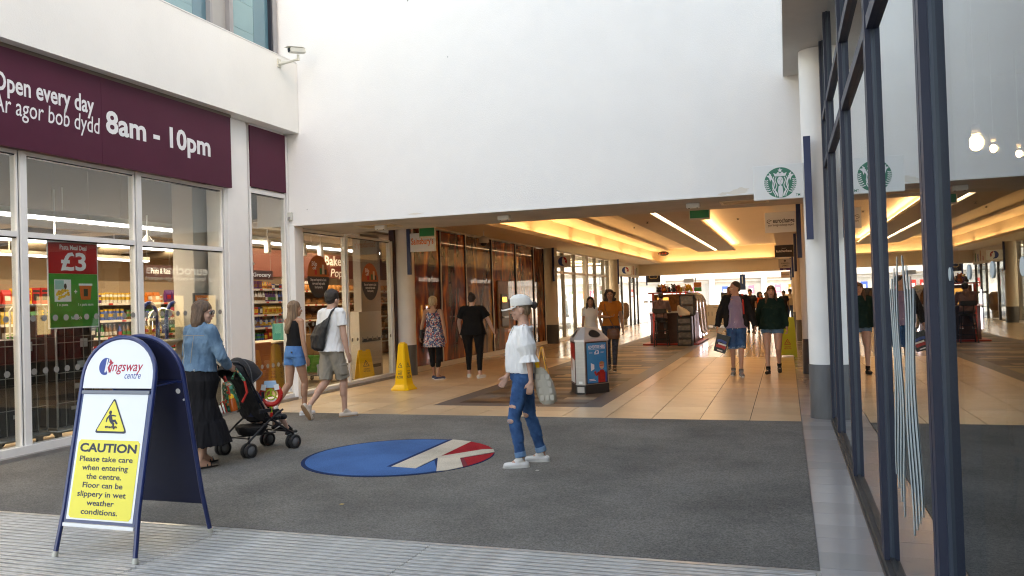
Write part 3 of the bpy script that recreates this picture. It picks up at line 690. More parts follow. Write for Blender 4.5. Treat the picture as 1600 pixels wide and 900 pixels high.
# oval stickers
orange_p = mat('sticker_orange', (0.42, 0.09, 0.012), 0.4); dark_p = mat('sticker_dark', (0.015, 0.017, 0.022), 0.4)
def sticker(yc, zc, ry, rz, label):
    t = thing('oval_sticker', label, 'sticker', (-7.99, yc, zc-rz), group='oval stickers on the bakery windows')
    E_ = [(yc+ry*math.cos(a), zc+rz*math.sin(a)) for a in [2*math.pi*i/40 for i in range(40)]]
    F2 = frame((-7.994, 0, 0), (0, 1, 0), (0, 0, 1))
    up = [(yc+ry*math.cos(a), zc+rz*math.sin(a)) for a in [math.pi*i/20 for i in range(21)]]
    dn = [(yc+ry*math.cos(a), zc+rz*math.sin(a)) for a in [math.pi+math.pi*i/20 for i in range(21)]]
    mb = MB(); mb.M = F2; mb.prism(up, 0, .002); mb.build('orange_half', orange_p, t)
    mb = MB(); mb.M = F2; mb.prism([(y, z-.0005) for y, z in dn], 0, .002); mb.build('dark_half', dark_p, t)
    F3 = frame((-7.9915, 0, 0), (0, 1, 0), (0, 0, 1))
    for i, (s_, w_) in enumerate((('Shop our Inspired to Cook', 1.5), ('range and help tackle', 1.2), ('food poverty', .75))):
        ptext(s_, yc, zc-.08-i*.065*rz/.38, wd=w_*ry*.98, h=.045*rz/.38, par=t, F_=F3)
    ptext('50p', yc-.35*ry, zc+.5*rz, wd=.5*ry, h=.08, par=t, F_=F3); ptext('off', yc-.35*ry, zc+.33*rz, wd=.35*ry, h=.05, par=t, F_=F3)
    mb = MB(); mb.M = F3
    for i, (a, b, hh, k) in enumerate(((.12, .10, .30, 0), (.35, .12, .45, 1), (.58, .10, .25, 2), (-.35, .08, .22, 3))):
        mb.prism([(yc+a*ry, zc+b*rz), (yc+(a+.2)*ry, zc+b*rz), (yc+(a+.2)*ry, zc+(b+hh)*rz), (yc+a*ry, zc+(b+hh)*rz)], 0, .001+.0001*i, k)
    mb.build('picture_products', [mat('print_green', (0.02, 0.12, 0.04), .5), mat('print_cream', (0.6, 0.5, 0.35), .5), dark_p, mat('print_red', (0.5, 0.01, 0.01), .5)], t)
sticker(12.66, 2.10, 0.355, 0.385, 'oval orange and black charity sticker above the young man with the bag')
sticker(14.57, 2.03, 0.34, 0.375, 'oval orange and black sticker on the pane nearest the white column')

# white cabinet panel behind the far pane
t = thing('white_cabinet', 'tall white cabinet with two black strips behind the small wet floor board', 'cabinet', (-8.5, 15.2, 0))
mb = MB(); mb.box(-9.0, -8.42, 14.83, 15.8, 0.02, 1.42); mb.build('body', mat('cabinet_white', (0.62, 0.58, 0.52), 0.5), t)
for z in (0.22, 0.78):
    mb = MB(); mb.box(-8.418, -8.41, 14.93, 15.72, z, z+.07); mb.build('strip', black_m, t)
mb = MB(); mb.box(-8.6, -8.42, 14.95, 15.8, 1.42, 3.05); mb.build('upper_board', mat('board_grey', (0.40, 0.35, 0.29), 0.6), t)

# hanging aisle signs
brown_s = mat('sign_brown', (0.055, 0.022, 0.020), 0.5)
def aisle(x, y0, y1, z0, z1, txt, label, tz=None):
    t = thing('aisle_sign', label, 'sign', (x, (y0+y1)/2, z0))
    mb = MB(); mb.box(x-.02, x, y0, y1, z0, z1); mb.build('board', brown_s, t)
    ptext(txt, (y0+y1)/2+.04, z0+(z1-z0)*.33, wd=(y1-y0)*.72, h=(z1-z0)*.42, par=t, F_=frame((x+.002, 0, 0), (0, 1, 0), (0, 0, 1)))
    mb = MB()
    for y in (y0+.06, y1-.06): mb.cyl((x-.01, y, z1), (x-.01, y, 3.3), .003, n=4)
    mb.build('wire', steel_m, t)
aisle(-11.4, 12.13, 12.83, 2.21, 2.45, 'Pasta & Rice', 'brown hanging sign reading Pasta & Rice')
aisle(-10.4, 13.85, 14.69, 2.16, 2.35, 'Grocery', 'brown hanging sign reading Grocery right of the white column')
# bakery sign
t = thing('bakery_sign', 'wide brown sign reading Bakery and Popty above the bread shelves', 'sign', (-12, 19.5, 2.3))
mb = MB(); mb.box(-12.06, -12.0, 16.2, 24.0, 2.33, 3.0); mb.build('board', mat('bakery_brown', (0.12, 0.035, 0.03), 0.5), t)
Fb = frame((-11.995, 0, 0), (0, 1, 0), (0, 0, 1))
ptext('Bakery', 19.98, 2.70, wd=1.28, h=.26, par=t, F_=Fb); ptext('Popty', 20.12, 2.38, wd=1.0, h=.22, par=t, F_=Fb, bold=0.005, shear=.2)
ptext('freshly baked', 17.9, 2.17, wd=1.3, h=.10, par=t, F_=Fb)
mb = MB(); mb.box(-12.04, -12.0, 16.2, 18.7, 2.12, 2.30); mb.build('lower_board', brown_s, t)
# shelving
shelf_m = mat('shelf_cream', (0.60, 0.53, 0.42), 0.5); back_m = mat('shelf_back', (0.20, 0.15, 0.10), 0.7)
ticket = mat('price_strip', (0.55, 0.30, 0.25), 0.5)
def shelving(x, y0, y1, zs, top, depth, label, back=back_m, bays=None):
    t = thing('shelving_unit', label, 'shelves', (x-depth/2, (y0+y1)/2, 0))
    mb = MB(); mb.box(x-depth-.04, x-depth, y0, y1, 0, top); mb.build('back_panel', back, t)
    for yy in (y0-.02, y1):
        mb = MB(); mb.box(x-depth-.04, x-.03, yy, yy+.02, 0, top); mb.build('side_panel', shelf_m, t)
    for z in zs:
        mb = MB(); mb.box(x-depth, x, y0+.001, y1-.001, z-.03, z); s_ = mb.build('shelf', shelf_m, t)
        mb = MB(); mb.box(x+.001, x+.006, y0+.02, y1-.02, z-.04, z-.002); mb.build('price_rail', mat('price_rail', (0.66, 0.60, 0.50), .5), s_)
        mb = MB()
        yy = y0+.1
        while yy < y1-.2: mb.box(x+.0065, x+.009, yy, yy+.09, z-.036, z-.006); yy += rng.uniform(.3, .7)
        mb.build('red_tickets', mat('red_ticket', (0.5, 0.03, 0.02), .5), s_)
    return t
ZA = (1.73, 1.44, 1.155, 0.86, 0.56, 0.2)
shelving(-10.85, 7.6, 13.3, ZA, 2.12, 0.42, 'long cream grocery shelves behind the near windows')
shelving(-10.4, 13.75, 15.6, (1.97, 1.70, 1.43, 1.16, 0.89, 0.60, 0.3), 2.2, 0.42, 'grocery shelves right of the white column')
shelving(-11.8, 16.6, 24.0, (1.98, 1.62, 1.22, 0.85, 0.45), 2.1, 0.6, 'bakery shelves with bread baskets', mat('bakery_back', (0.35, 0.16, 0.05), .7))
# far wall of shelves seen between
shelving(-10.3, 3.6, 6.2, ZA, 2.12, 0.42, 'shelves at the far left inside the supermarket')

# ---- products, each a thing of its own
pc = {'purple': (0.10, 0.02, 0.14), 'yellow': (0.62, 0.38, 0.03), 'red': (0.50, 0.02, 0.015), 'orange': (0.50, 0.13, 0.015), 'green': (0.03, 0.20, 0.04), 'brown': (0.20, 0.09, 0.03), 'white': (0.65, 0.62, 0.55), 'blue': (0.03, 0.08, 0.35), 'black': (0.02, 0.02, 0.02), 'pink': (0.6, 0.12, 0.2)}
PMx = {k: mat('pack_'+k, v, 0.35, var=0.35, vscale=22) for k, v in pc.items()}
PROT = {}
def proto(kind, c, c2):
    k = (kind, c, c2)
    if k in PROT: return PROT[k]
    mb = MB(); ms = [PMx[c], PMx[c2]]
    if kind == 'jar':
        mb.lathe([(.034, 0), (.038, .01), (.038, .045)], n=12, m=0); mb.lathe([(.0385, .045), (.0385, .09)], n=12, m=1, cap=False); mb.lathe([(.038, .09), (.036, .115), (.030, .125)], n=12, m=0)
        mb.lathe([(.033, .1255), (.034, .15)], n=12, m=1)
    elif kind == 'bottle':
        mb.lathe([(.034, 0), (.036, .01), (.036, .13), (.016, .18), (.013, .225)], n=10, m=0); mb.lathe([(.015, .2255), (.015, .245)], n=10, m=1); mb.lathe([(.0368, .03), (.0368, .10)], n=10, m=1, cap=False)
    elif kind == 'carton':
        mb.box(-.04, .04, -.07, .07, 0, .22, 0); mb.box(.0405, .0415, -.055, .055, .05, .14, 1); mb.box(.0405, .0412, -.06, .06, .16, .19, 1)
    elif kind == 'packet':
        mb.loft([[(-.01, -.075, 0), (.012, -.075, 0), (.012, .075, 0), (-.01, .075, 0)], [(-.035, -.07, .05), (.035, -.07, .05), (.035, .07, .05), (-.035, .07, .05)],
                 [(-.03, -.07, .14), (.03, -.07, .14), (.03, .07, .14), (-.03, .07, .14)], [(-.003, -.075, .20), (.003, -.075, .20), (.003, .075, .20), (-.003, .075, .20)]], 0)
        mb.box(.036, .0375, -.045, .045, .055, .12, 1)
    elif kind == 'tin':
        mb.lathe([(.037, 0), (.037, .012), (.036, .013), (.036, .10), (.037, .101), (.037, .11)], n=12, m=0); mb.lathe([(.0368, .025), (.0368, .085)], n=12, m=1, cap=False)
    elif kind == 'loaf':
        mb.ball((0, 0, .055), (.07, .13, .055), 12, 8, 0)
        for q in (-.06, 0, .06): mb.box(-.04, .04, q-.006, q+.006, .1, .108, 1)
    o = mb.build(kind, ms, None, origin=(0, 0, 0)); PROT[k] = [o, False]
    return PROT[k]
WD = {'jar': .085, 'bottle': .082, 'carton': .155, 'packet': .16, 'tin': .082, 'loaf': .29}
ORD = ['top', 'second', 'third', 'fourth', 'fifth', 'sixth', 'seventh']
def product(kind, c, c2, loc, label, group, sc=1.0, rz=0):
    p = proto(kind, c, c2)
    if not p[1]: o = p[0]; p[1] = True
    else: o = p[0].copy(); o.name = kind; COL.objects.link(o)
    o.location = loc; o.scale = (1, 1, sc) if not isinstance(sc, tuple) else sc; o.rotation_euler = (0, 0, rz)
    tag(o, label, {'jar': 'jar', 'bottle': 'bottle', 'carton': 'box', 'packet': 'packet', 'tin': 'tin', 'loaf': 'bread'}[kind], group)
PN = {'jar': 'jar', 'bottle': 'bottle', 'carton': 'carton', 'packet': 'packet', 'tin': 'tin', 'loaf': 'loaf'}
def fill(x, y0, y1, z, runs, si, where):
    """runs: list of (kind, colour, second colour, count, height scale)"""
    y = y0 + .08
    i = 0
    while y < y1-.08:
        kind, c, c2, n, sc = runs[i % len(runs)]; i += 1
        for _ in range(n):
            if rng.random() < .3: c, c2 = rng.choice(('red', 'green', 'brown', 'white', 'blue', 'orange', 'black', 'purple')), rng.choice(('red', 'yellow', 'white', 'green', 'black', 'brown'))
            if rng.random() < .12: kind = rng.choice(('jar', 'bottle', 'tin', 'packet'))
            wd = WD[kind]
            if y+wd > y1-.02: return
            lab = '%s and %s %s on the %s shelf %s' % (c, c2, PN[kind], ORD[si], where)
            product(kind, c, c2, (x-.07+rng.uniform(-.015, .01), y+wd/2, z), lab, lab.split(' on ')[0]+'s on shelf %s %s' % (ORD[si], where), sc*rng.uniform(.97, 1.03), rng.uniform(-.1, .1))
            y += wd+rng.uniform(.0, .008)
        y += rng.uniform(0, .05)
W1 = 'behind the near supermarket windows'
ya, yb = 7.65, 13.0
fill(-10.85, ya, yb, 1.73, [('packet', 'red', 'orange', 4, 1.1), ('packet', 'orange', 'red', 3, 1.0), ('packet', 'red', 'white', 2, 1.1), ('carton', 'yellow', 'red', 2, 1.1), ('carton', 'yellow', 'brown', 2, 1.15), ('jar', 'purple', 'red', 6, 1), ('jar', 'purple', 'yellow', 16, 1.15), ('packet', 'orange', 'white', 3, .9)], 0, W1)
fill(-10.85, ya, yb, 1.44, [('jar', 'brown', 'black', 7, 1), ('packet', 'yellow', 'orange', 4, .9), ('carton', 'yellow', 'green', 5, .9), ('jar', 'purple', 'white', 12, 1.2), ('jar', 'purple', 'pink', 9, 1.1)], 1, W1)
fill(-10.85, ya, yb, 1.155, [('bottle', 'blue', 'red', 4, .8), ('packet', 'yellow', 'red', 8, .8), ('carton', 'white', 'yellow', 5, .7), ('packet', 'red', 'white', 3, .8), ('packet', 'black', 'white', 3, 1), ('packet', 'brown', 'yellow', 5, .9)], 2, W1)
fill(-10.85, ya, yb, 0.86, [('tin', 'red', 'green', 7, 1.2), ('jar', 'brown', 'red', 7, 1), ('bottle', 'green', 'red', 5, .9), ('packet', 'brown', 'green', 4, 1), ('jar', 'red', 'black', 5, 1)], 3, W1)
fill(-10.85, ya, yb-2.0, 0.56, [('tin', 'black', 'red', 7, 1.2), ('packet', 'red', 'brown', 4, 1), ('bottle', 'orange', 'red', 4, .8)], 4, W1)
W2 = 'right of the white column'
for i, (z, runs) in enumerate(((1.97, [('carton', 'blue', 'yellow', 3, .7), ('bottle', 'yellow', 'orange', 4, .6), ('tin', 'blue', 'white', 9, .9)]),
    (1.70, [('bottle', 'orange', 'white', 8, .95), ('bottle', 'red', 'yellow', 4, .9), ('bottle', 'brown', 'white', 5, .9)]),
    (1.43, [('tin', 'red', 'blue', 6, 1.4), ('packet', 'yellow', 'orange', 4, .9), ('tin', 'red', 'white', 8, 1.3)]),
    (1.16, [('tin', 'green', 'red', 6, 1.2), ('tin', 'blue', 'yellow', 6, 1.2), ('jar', 'red', 'black', 7, 1)]),
    (0.89, [('jar', 'black', 'green', 6, 1), ('tin', 'red', 'yellow', 6, 1.2), ('bottle', 'green', 'red', 6, .8)]),
    (0.60, [('bottle', 'brown', 'red', 8, .9), ('jar', 'green', 'white', 8, 1)]))):
    fill(-10.4, 13.8, 15.55, z, runs, i, W2)
# bread
bread_l = 'golden loaf in a basket on the %s bakery shelf'
PMx['bread'] = mat('bread_crust', (0.50, 0.22, 0.055), 0.55, var=0.45, vscale=18); PMx['crust'] = mat('bread_dark', (0.30, 0.11, 0.025), 0.6)
wicker = mat('wicker', (0.22, 0.10, 0.035), 0.7, var=0.4, vscale=40, bump=0.6, bscale=90)
for si, z in enumerate((1.62, 1.22, 0.85, 0.45)):
    y = 16.8
    while y < 23.4:
        t = thing('bread_basket', 'brown wicker basket tilted forward on the %s bakery shelf' % ORD[si+1], 'basket', (-12.1, y+.3, z), group='bread baskets on the %s bakery shelf' % ORD[si+1])
        mb = MB(); T_ = Matrix.Translation((-12.1, y+.3, z+.02)) @ Matrix.Rotation(R(16), 4, 'Y'); mb.M = T_
        mb.box(-.25, .25, -.27, .27, .0, .02); mb.box(-.25, .25, -.27, -.25, .021, .14); mb.box(-.25, .25, .25, .27, .021, .14); mb.box(.23, .25, -.249, .249, .021, .10); mb.box(-.25, -.23, -.249, .249, .021, .2)
        mb.build('basket', wicker, t)
        for q in range(2 if si < 3 else 1):
            product('loaf', 'bread', 'crust', (-12.02+.02*q, y+.17+.25*q, z+.03), bread_l % ORD[si+1], 'bread in baskets on the %s bakery shelf' % ORD[si+1], (1.1, .85, 1.2), rng.uniform(-.3, .3))
        y += .62
PN['loaf'] = 'loaf'
y = 16.8
while y < 23.3:
    product('loaf', 'bread', 'crust', (-11.95, y, 1.985), 'golden loaf on the top bakery shelf', 'loaves on the top bakery shelf', (1.1, .7, 1.5), rng.uniform(-.3, .3)); y += .24

# ---- roll cages with black crates
crate_m = mat('black_crate', (0.010, 0.010, 0.011), 0.55)
def roll_cage(x, y, label, where, crates, wy=0.66, wx=0.75, h=1.68, mats=crate_m):
    t = thing('roll_cage', label, 'roll cage', (x, y, 0), group='roll cages behind the glass')
    mb = MB(); mb.box(x-wx/2, x+wx/2, y-wy/2, y+wy/2, .17, .20); mb.tube([(x-wx/2, y-wy/2, .16), (x+wx/2, y-wy/2, .16), (x+wx/2, y+wy/2, .16), (x-wx/2, y+wy/2, .16), (x-wx/2, y-wy/2, .16)], .018, 6); mb.build('base', steel_m, t)
    for sx in (-1, 1):
        for sy in (-1, 1):
            px, py = x+sx*(wx/2-.07), y+sy*(wy/2-.07)
            mb = MB(); mb.cyl((px-.015, py, .055), (px+.015, py, .055), .053, n=16); c_ = mb.build('castor', black_m, t)
            mb = MB(); mb.box(px-.025, px-.018, py-.03, py+.03, .05, .165); mb.box(px+.018, px+.025, py-.03, py+.03, .05, .165); mb.build('castor_fork', steel_m, c_)
    for sx in (-1, 1):
        xx = x+sx*(wx/2-.01)
        mb = MB(); mb.tube([(xx, y-wy/2+.01, .18), (xx, y-wy/2+.01, h-.06), (xx, y-wy/2+.06, h), (xx, y+wy/2-.06, h), (xx, y+wy/2-.01, h-.06), (xx, y+wy/2-.01, .18)], .013, 8); fr = mb.build('side_frame', steel_m, t)
        for k in range(1, 5):
            mb = MB(); yy = y-wy/2+wy*k/5; mb.tube([(xx, yy, .19), (xx+rng.uniform(-.008, .008), yy+rng.uniform(-.008, .008), .8), (xx, yy, h)], .004, 5); mb.build('upright_wire', steel_m, fr)
        for z in (.5, .86, 1.22):
            mb = MB(); mb.cyl((xx+.008, y-wy/2, z), (xx+.008, y+wy/2, z), .005, n=5); mb.build('cross_wire', steel_m, fr)
    z = .205
    for k in range(crates):
        c_ = thing('plastic_crate', 'black crate %s from bottom in the roll cage %s' % (('one', 'two', 'three', 'four', 'five')[k], where), 'crate', (x, y, z))
        hh = .27
        mb = MB(); a, b = wx/2-.06, wy/2-.045
        mb.loft([[(x-a+.02, y-b+.02, z), (x+a-.02, y-b+.02, z), (x+a-.02, y+b-.02, z), (x-a+.02, y+b-.02, z)], [(x-a, y-b, z+hh-.03), (x+a, y-b, z+hh-.03), (x+a, y+b, z+hh-.03), (x-a, y+b, z+hh-.03)]])
        mb.box(x-a-.012, x+a+.012, y-b-.012, y+b+.012, z+hh-.029, z+hh-.004)
        mb.build('tub', mats, c_)
        mb = MB()
        for q in range(5): mb.box(x+a-.012, x+a+.006, y-b+.05+q*.11, y-b+.06+q*.11, z+.03, z+hh-.032)
        mb.build('ribs', mats, c_)
        mb = MB(); mb.box(x+a+.013, x+a+.015, y-.09+.05*k, y+.02+.05*k, z+hh-.08-.02*k, z+hh-.035); mb.build('paper_label', mat('label_grey', (0.30, 0.32, 0.33), .6), c_)
        z += hh+.002
    return t
roll_cage(-8.62, 7.66, 'grey wire roll cage with black crates under the meal deal poster', 'under the meal deal poster', 5)
roll_cage(-8.62, 6.88, 'grey wire roll cage with black crates at the left edge of the window', 'at the left edge of the window', 4)
roll_cage(-9.4, 5.9, 'grey wire roll cage with black crates at the far left', 'outermost at the far left', 4)
# trolley of goods near the bakery
t = roll_cage(-9.3, 14.6, 'silver goods trolley with boxes inside the bakery window', '', 0, h=1.15)
for z, hh, m_, lab in ((.205, .36, mat('green_wrap', (0.08, 0.30, 0.06), .4, var=.3), 'green shrink wrapped pack at the bottom of the goods trolley'), (.57, .42, mat('cardboard', (0.22, 0.12, 0.05), .8, var=.2, vscale=6), 'brown cardboard box on top of the goods trolley')):
    c_ = thing('goods_box', lab, 'box', (-9.3, 14.6, z)); mb = MB(); mb.bbox(-9.6, -9.02, 14.32, 14.88, z, z+hh, .015); mb.build('box', m_, c_)
    mb = MB(); mb.box(-9.019, -9.015, 14.4, 14.6, z+.1, z+.2); mb.build('paper_label', MATS['label_grey'], c_)
# orange board and counter
t = thing('orange_screen', 'orange wooden screen standing behind the glass right of the white column', 'screen', (-8.5, 11.6, 0))
mb = MB(); mb.bbox(-8.54, -8.49, 11.28, 11.90, 0.02, .97, .01); mb.build('board', mat('orange_board', (0.36, 0.09, 0.02), .5, var=.2, vscale=2), t)
mb = MB(); mb.box(-8.6, -8.42, 11.25, 11.31, 0, .019); mb.box(-8.6, -8.42, 11.87, 11.93, 0, .019); mb.build('foot', steel_m, t)
t = thing('brown_counter', 'dark wooden counter with a teal box beside the shopping baskets', 'counter', (-9.4, 13.2, 0))
mb = MB(); mb.bbox(-9.7, -9.1, 12.85, 13.75, 0.0, .9, .015); mb.build('body', mat('counter_brown', (0.13, 0.05, 0.02), .5, var=.2), t)
mb = MB(); mb.box(-9.75, -9.05, 12.8, 13.8, .901, .93); mb.build('top', shelf_m, t)
t = thing('teal_box', 'teal box standing on the dark wooden counter', 'box', (-9.4, 13.5, .93)); mb = MB(); mb.bbox(-9.5, -9.2, 13.35, 13.75, .932, 1.25, .01); mb.build('carton', mat('teal_card', (0.02, 0.20, 0.20), .5), t)
mb = MB(); mb.box(-9.198, -9.195, 13.4, 13.7, 1.05, 1.1); mb.build('printed_band', panel_w, t)
# coin spinner charity machine
t = thing('coin_spinner', 'charity coin spinner with two blue hoops and clear dome behind the denim jacket', 'charity box', (-8.75, 9.6, 0))
blue_h = mat('hoop_blue', (0.015, 0.04, 0.20), .4)
for y in (9.42, 9.92):
    mb = MB(); pts = [(-8.8+.02*math.cos(a), y+.10*math.cos(a)*1.4, 1.42+.27*math.sin(a)) for a in [math.pi*i/12 for i in range(13)]]
    pts = [(-8.8, y+.15, .5)] + pts + [(-8.8, y-.15, .5)]
    mb.tube(pts, .028, 8); mb.build('hoop', blue_h, t)
mb = MB(); mb.lathe([(.30, 1.15), (.31, 1.25), (.27, 1.42), (.17, 1.56), (.02, 1.62)], (-8.8, 9.67), 24); mb.build('dome', glass('acrylic', (.8, .8, .74), 2.0), t)
mb = MB(); mb.lathe([(.05, .7), (.07, 1.0), (.30, 1.14), (.33, 1.15), (.33, 1.12)], (-8.8, 9.67), 24); mb.build('funnel', mat('funnel_cream', (.5, .45, .34), .4), t)
mb = MB(); mb.bbox(-9.0, -8.6, 9.47, 9.87, 0, .69, .03); mb.build('stand', blue_h, t)
# notice board
t = thing('notice_board', 'community notice board with orange header and pinned papers', 'notice board', (-8.3, 10.0, .5))
mb = MB(); mb.bbox(-8.34, -8.30, 9.78, 10.085, .45, 1.82, .01); mb.build('board', mat('board_charcoal', (.10, .10, .11), .5), t)
mb = MB(); mb.box(-8.299, -8.29, 9.80, 10.08, 1.70, 1.78); hd = mb.build('header', mat('header_orange', (.65, .17, .02), .4), t)
ptext('Our local community', 9.94, 1.72, wd=.24, h=.03, par=hd, F_=frame((-8.288, 0, 0), (0, 1, 0), (0, 0, 1)))
for i, (y, z, a, b, r_) in enumerate(((9.86, 1.36, .14, .30, 0), (9.99, 1.42, .12, .22, .03), (9.90, 1.12, .20, .2, -.02), (9.93, .86, .16, .24, -.35), (9.99, .62, .14, .2, .1), (9.86, .62, .1, .16, 0))):
    mb = MB(); mb.M = frame((-8.297+.001*i, y, z), (0, 1, r_), (0, -r_, 1)); mb.prism([(-a/2, -b/2), (a/2, -b/2), (a/2, b/2), (-a/2, b/2)], 0, .0008); p_ = mb.build('paper', panel_w, t)
    if i in (1, 3, 4):
        mb = MB(); mb.M = frame((-8.2955+.001*i, y, z), (0, 1, 0), (0, 0, 1)); mb.prism([(-.035, -.03), (.03, -.03), (.03, .05), (-.035, .05)], 0, .0005); mb.build('photo', mat('photo_print', (.12, .07, .06), .5, var=.5, vscale=40), p_)

# ---- mall side of the supermarket: windows printed with bread pictures
mg = thing('graphic_windows', 'row of tall shop windows printed with dark orange pictures along the mall', 'window', (-8, 21, 0))
def print_mat(name, a, b, c, sc):
    m = bpy.data.materials.new(name); m.use_nodes = True; n = m.node_tree.nodes; L = m.node_tree.links; bs = n['Principled BSDF']
    tc = n.new('ShaderNodeTexCoord'); mp = n.new('ShaderNodeMapping'); mp.inputs['Scale'].default_value = (1, 1.3, .45); L.new(tc.outputs['Object'], mp.inputs[0])
    nz = n.new('ShaderNodeTexNoise'); nz.inputs['Scale'].default_value = sc; nz.inputs['Detail'].default_value = 2.5; nz.inputs['Distortion'].default_value = 0.8; L.new(mp.outputs[0], nz.inputs[0])
    rp = n.new('ShaderNodeValToRGB'); e = rp.color_ramp.elements; e[0].position = .36; e[0].color = (*a, 1); e[1].position = .70; e[1].color = (*c, 1); e.new(.52).color = (*b, 1)
    L.new(nz.outputs[0], rp.inputs[0]); L.new(rp.outputs[0], bs.inputs['Base Color'])
    bs.inputs['Roughness'].default_value = .4; bs.inputs['Specular IOR Level'].default_value = .05; bs.inputs['Coat Weight'].default_value = 1.0; bs.inputs['Coat Roughness'].default_value = 0.0; bs.inputs['Coat IOR'].default_value = 1.55
    return m
prn = [print_mat('window_print_rust', (0.02, 0.004, 0.003), (0.20, 0.030, 0.008), (0.70, 0.20, 0.03), 1.9),
       print_mat('window_print_olive', (0.02, 0.009, 0.004), (0.17, 0.075, 0.015), (0.60, 0.30, 0.05), 1.7),
       print_mat('window_print_amber', (0.012, 0.004, 0.002), (0.20, 0.050, 0.010), (0.55, 0.20, 0.04), 2.2)]
yy = [16.30, 18.05, 19.70, 21.70, 23.84, 25.72, 26.95]
for i in range(len(yy)-1):
    mb = MB(); mb.box(-8.0, -7.99, yy[i]+.045, yy[i+1]-.035, .12, 3.30); mb.build('printed_pane', prn[(0, 0, 1, 0, 2, 2)[i]], mg)
wf = mat('cream_aluminium', (0.68, 0.63, 0.55), .4)
for y in yy:
    mb = MB(); mb.box(-8.06, -7.955, y-.008, y+.045, .12, 3.32, 0); mb.box(-8.05, -7.965, y-.034, y-.009, .12, 3.32, 1); mb.build('mullion', [wf, frame_blk], mg)
mb = MB(); mb.box(-8.07, -7.94, 16.25, 27.0, 0, .119); mb.build('bottom_rail', wf, mg)
mb = MB(); mb.box(-8.07, -7.94, 16.25, 27.0, 3.321, 3.358); mb.build('head_rail', wf, mg)
# cash machine in the window
t = thing('cash_machine', 'dark cash machine with a lit orange screen set in the printed window', 'cash machine', (-7.97, 22.6, .6))
mb = MB(); mb.bbox(-8.0, -7.93, 22.05, 23.0, .75, 2.15, .03); mb.build('surround', mat('atm_wood', (.20, .09, .03), .45, var=.3), t)
mb = MB(); mb.bbox(-7.93, -7.90, 22.25, 22.85, .80, 1.75, .02); mb.build('fascia', mat('atm_grey', (.06, .06, .065), .4), t)
mb = MB(); mb.box(-7.899, -7.895, 22.35, 22.7, 1.52, 1.66); mb.build('screen', emat('atm_screen', (1, .35, .05), 1.6), t)
mb = MB(); mb.box(-7.899, -7.86, 22.35, 22.75, 1.05, 1.10); mb.build('keypad', metal_m, t)
# dome camera under the mall eaves
for x, y, lab in ((-7.25, 19.2, 'white dome camera under the eaves above the woman in black'), (-7.3, 16.0, 'small dark spotlight under the eaves near the shop sign')):
    t = thing('dome_camera', lab, 'camera', (x, y, 3.05))
    mb = MB(); mb.cyl((x, y, 3.2), (x, y, 3.359), .02, n=8); mb.build('stem', panel_w, t)
    mb = MB(); mb.lathe([(.03, 3.22), (.12, 3.17), (.13, 3.06), (.10, 3.04)], (x, y), 18); mb.build('cover', mat('dome_grey', (.5, .47, .42), .4), t)
    mb = MB(); mb.ball((x, y, 3.04), (.09, .09, .08), 14, 8); mb.build('lens', black_m, t)
# ================================================================ MALL BEYOND
# clothes shop, left, y 28..38
cs = thing('clothes_shopfront', 'bright clothes shop front with two tier glazing and cream mullions', 'shopfront', (-8, 33, 0))
ysh = [27.95, 29.5, 31.2, 33.0, 33.4, 34.9, 36.6, 37.6]
for i, y in enumerate(ysh):
    wd = .22 if i == 3 else .06
    mb = MB(); mb.box(-8.08, -7.93, y, y+wd, .10, 3.30); mb.build('mullion', wf if wd > .1 else mat('grey_mullion', (.30, .26, .22), .4), cs)
for a, b in zip(ysh, ysh[1:]):
    a2 = a+(.225 if b-a < .5 or a == 33.0 else .065)
    if b-a2 < .1: continue
    mb = MB(); mb.box(-8.004, -7.996, a2, b-.005, .10, 2.50); mb.build('pane', clear, cs)
    mb = MB(); mb.box(-8.004, -7.996, a2, b-.005, 2.59, 3.28); mb.build('pane', clear, cs)
    mb = MB(); mb.box(-8.06, -7.95, a2, b-.005, 2.505, 2.585); mb.build('transom', wf, cs)
mb = MB(); mb.box(-8.1, -7.92, 27.9, 37.7, 0, .099); mb.build('bottom_rail', wf, cs)
mb = MB(); mb.box(-8.1, -7.92, 27.9, 37.7, 3.301, 3.358); mb.build('head_rail', wf, cs)
shi = struct('shop_interior', (-12, 36, 0))
wht = mat('shop_white', (.74, .72, .68), .7)
mb = MB(); mb.box(-16, -8.12, 27.2, 52, -.05, -.003); mb.build('shop_floor', mat('shop_floor', (.5, .45, .38), .35), shi)
mb = MB(); mb.box(-16.1, -16, 27.2, 52, 0, 3.4); mb.box(-16, -8.3, 27.1, 27.2, 0, 3.4); mb.build('shop_wall', wht, shi)
mb = MB(); mb.box(-16, -8.12, 27.2, 46.3, 3.4, 3.45); mb.build('shop_ceiling', wht, shi)
for y in (29.5, 32.5, 35.5, 38.5, 42):
    t = thing('shop_lamp', 'bright square ceiling lamp inside the clothes shop', 'light', (-10.5, y, 3.34), group='ceiling lamps inside the clothes shop')
    mb = MB(); mb.box(-11.6, -9.2, y-.35, y+.35, 3.34, 3.37); mb.build('diffuser', emat('shop_light', (1, .88, .70), 5), t)
    mb = MB(); mb.box(-11.65, -9.15, y-.4, y+.4, 3.371, 3.399); mb.build('housing', wht, t)
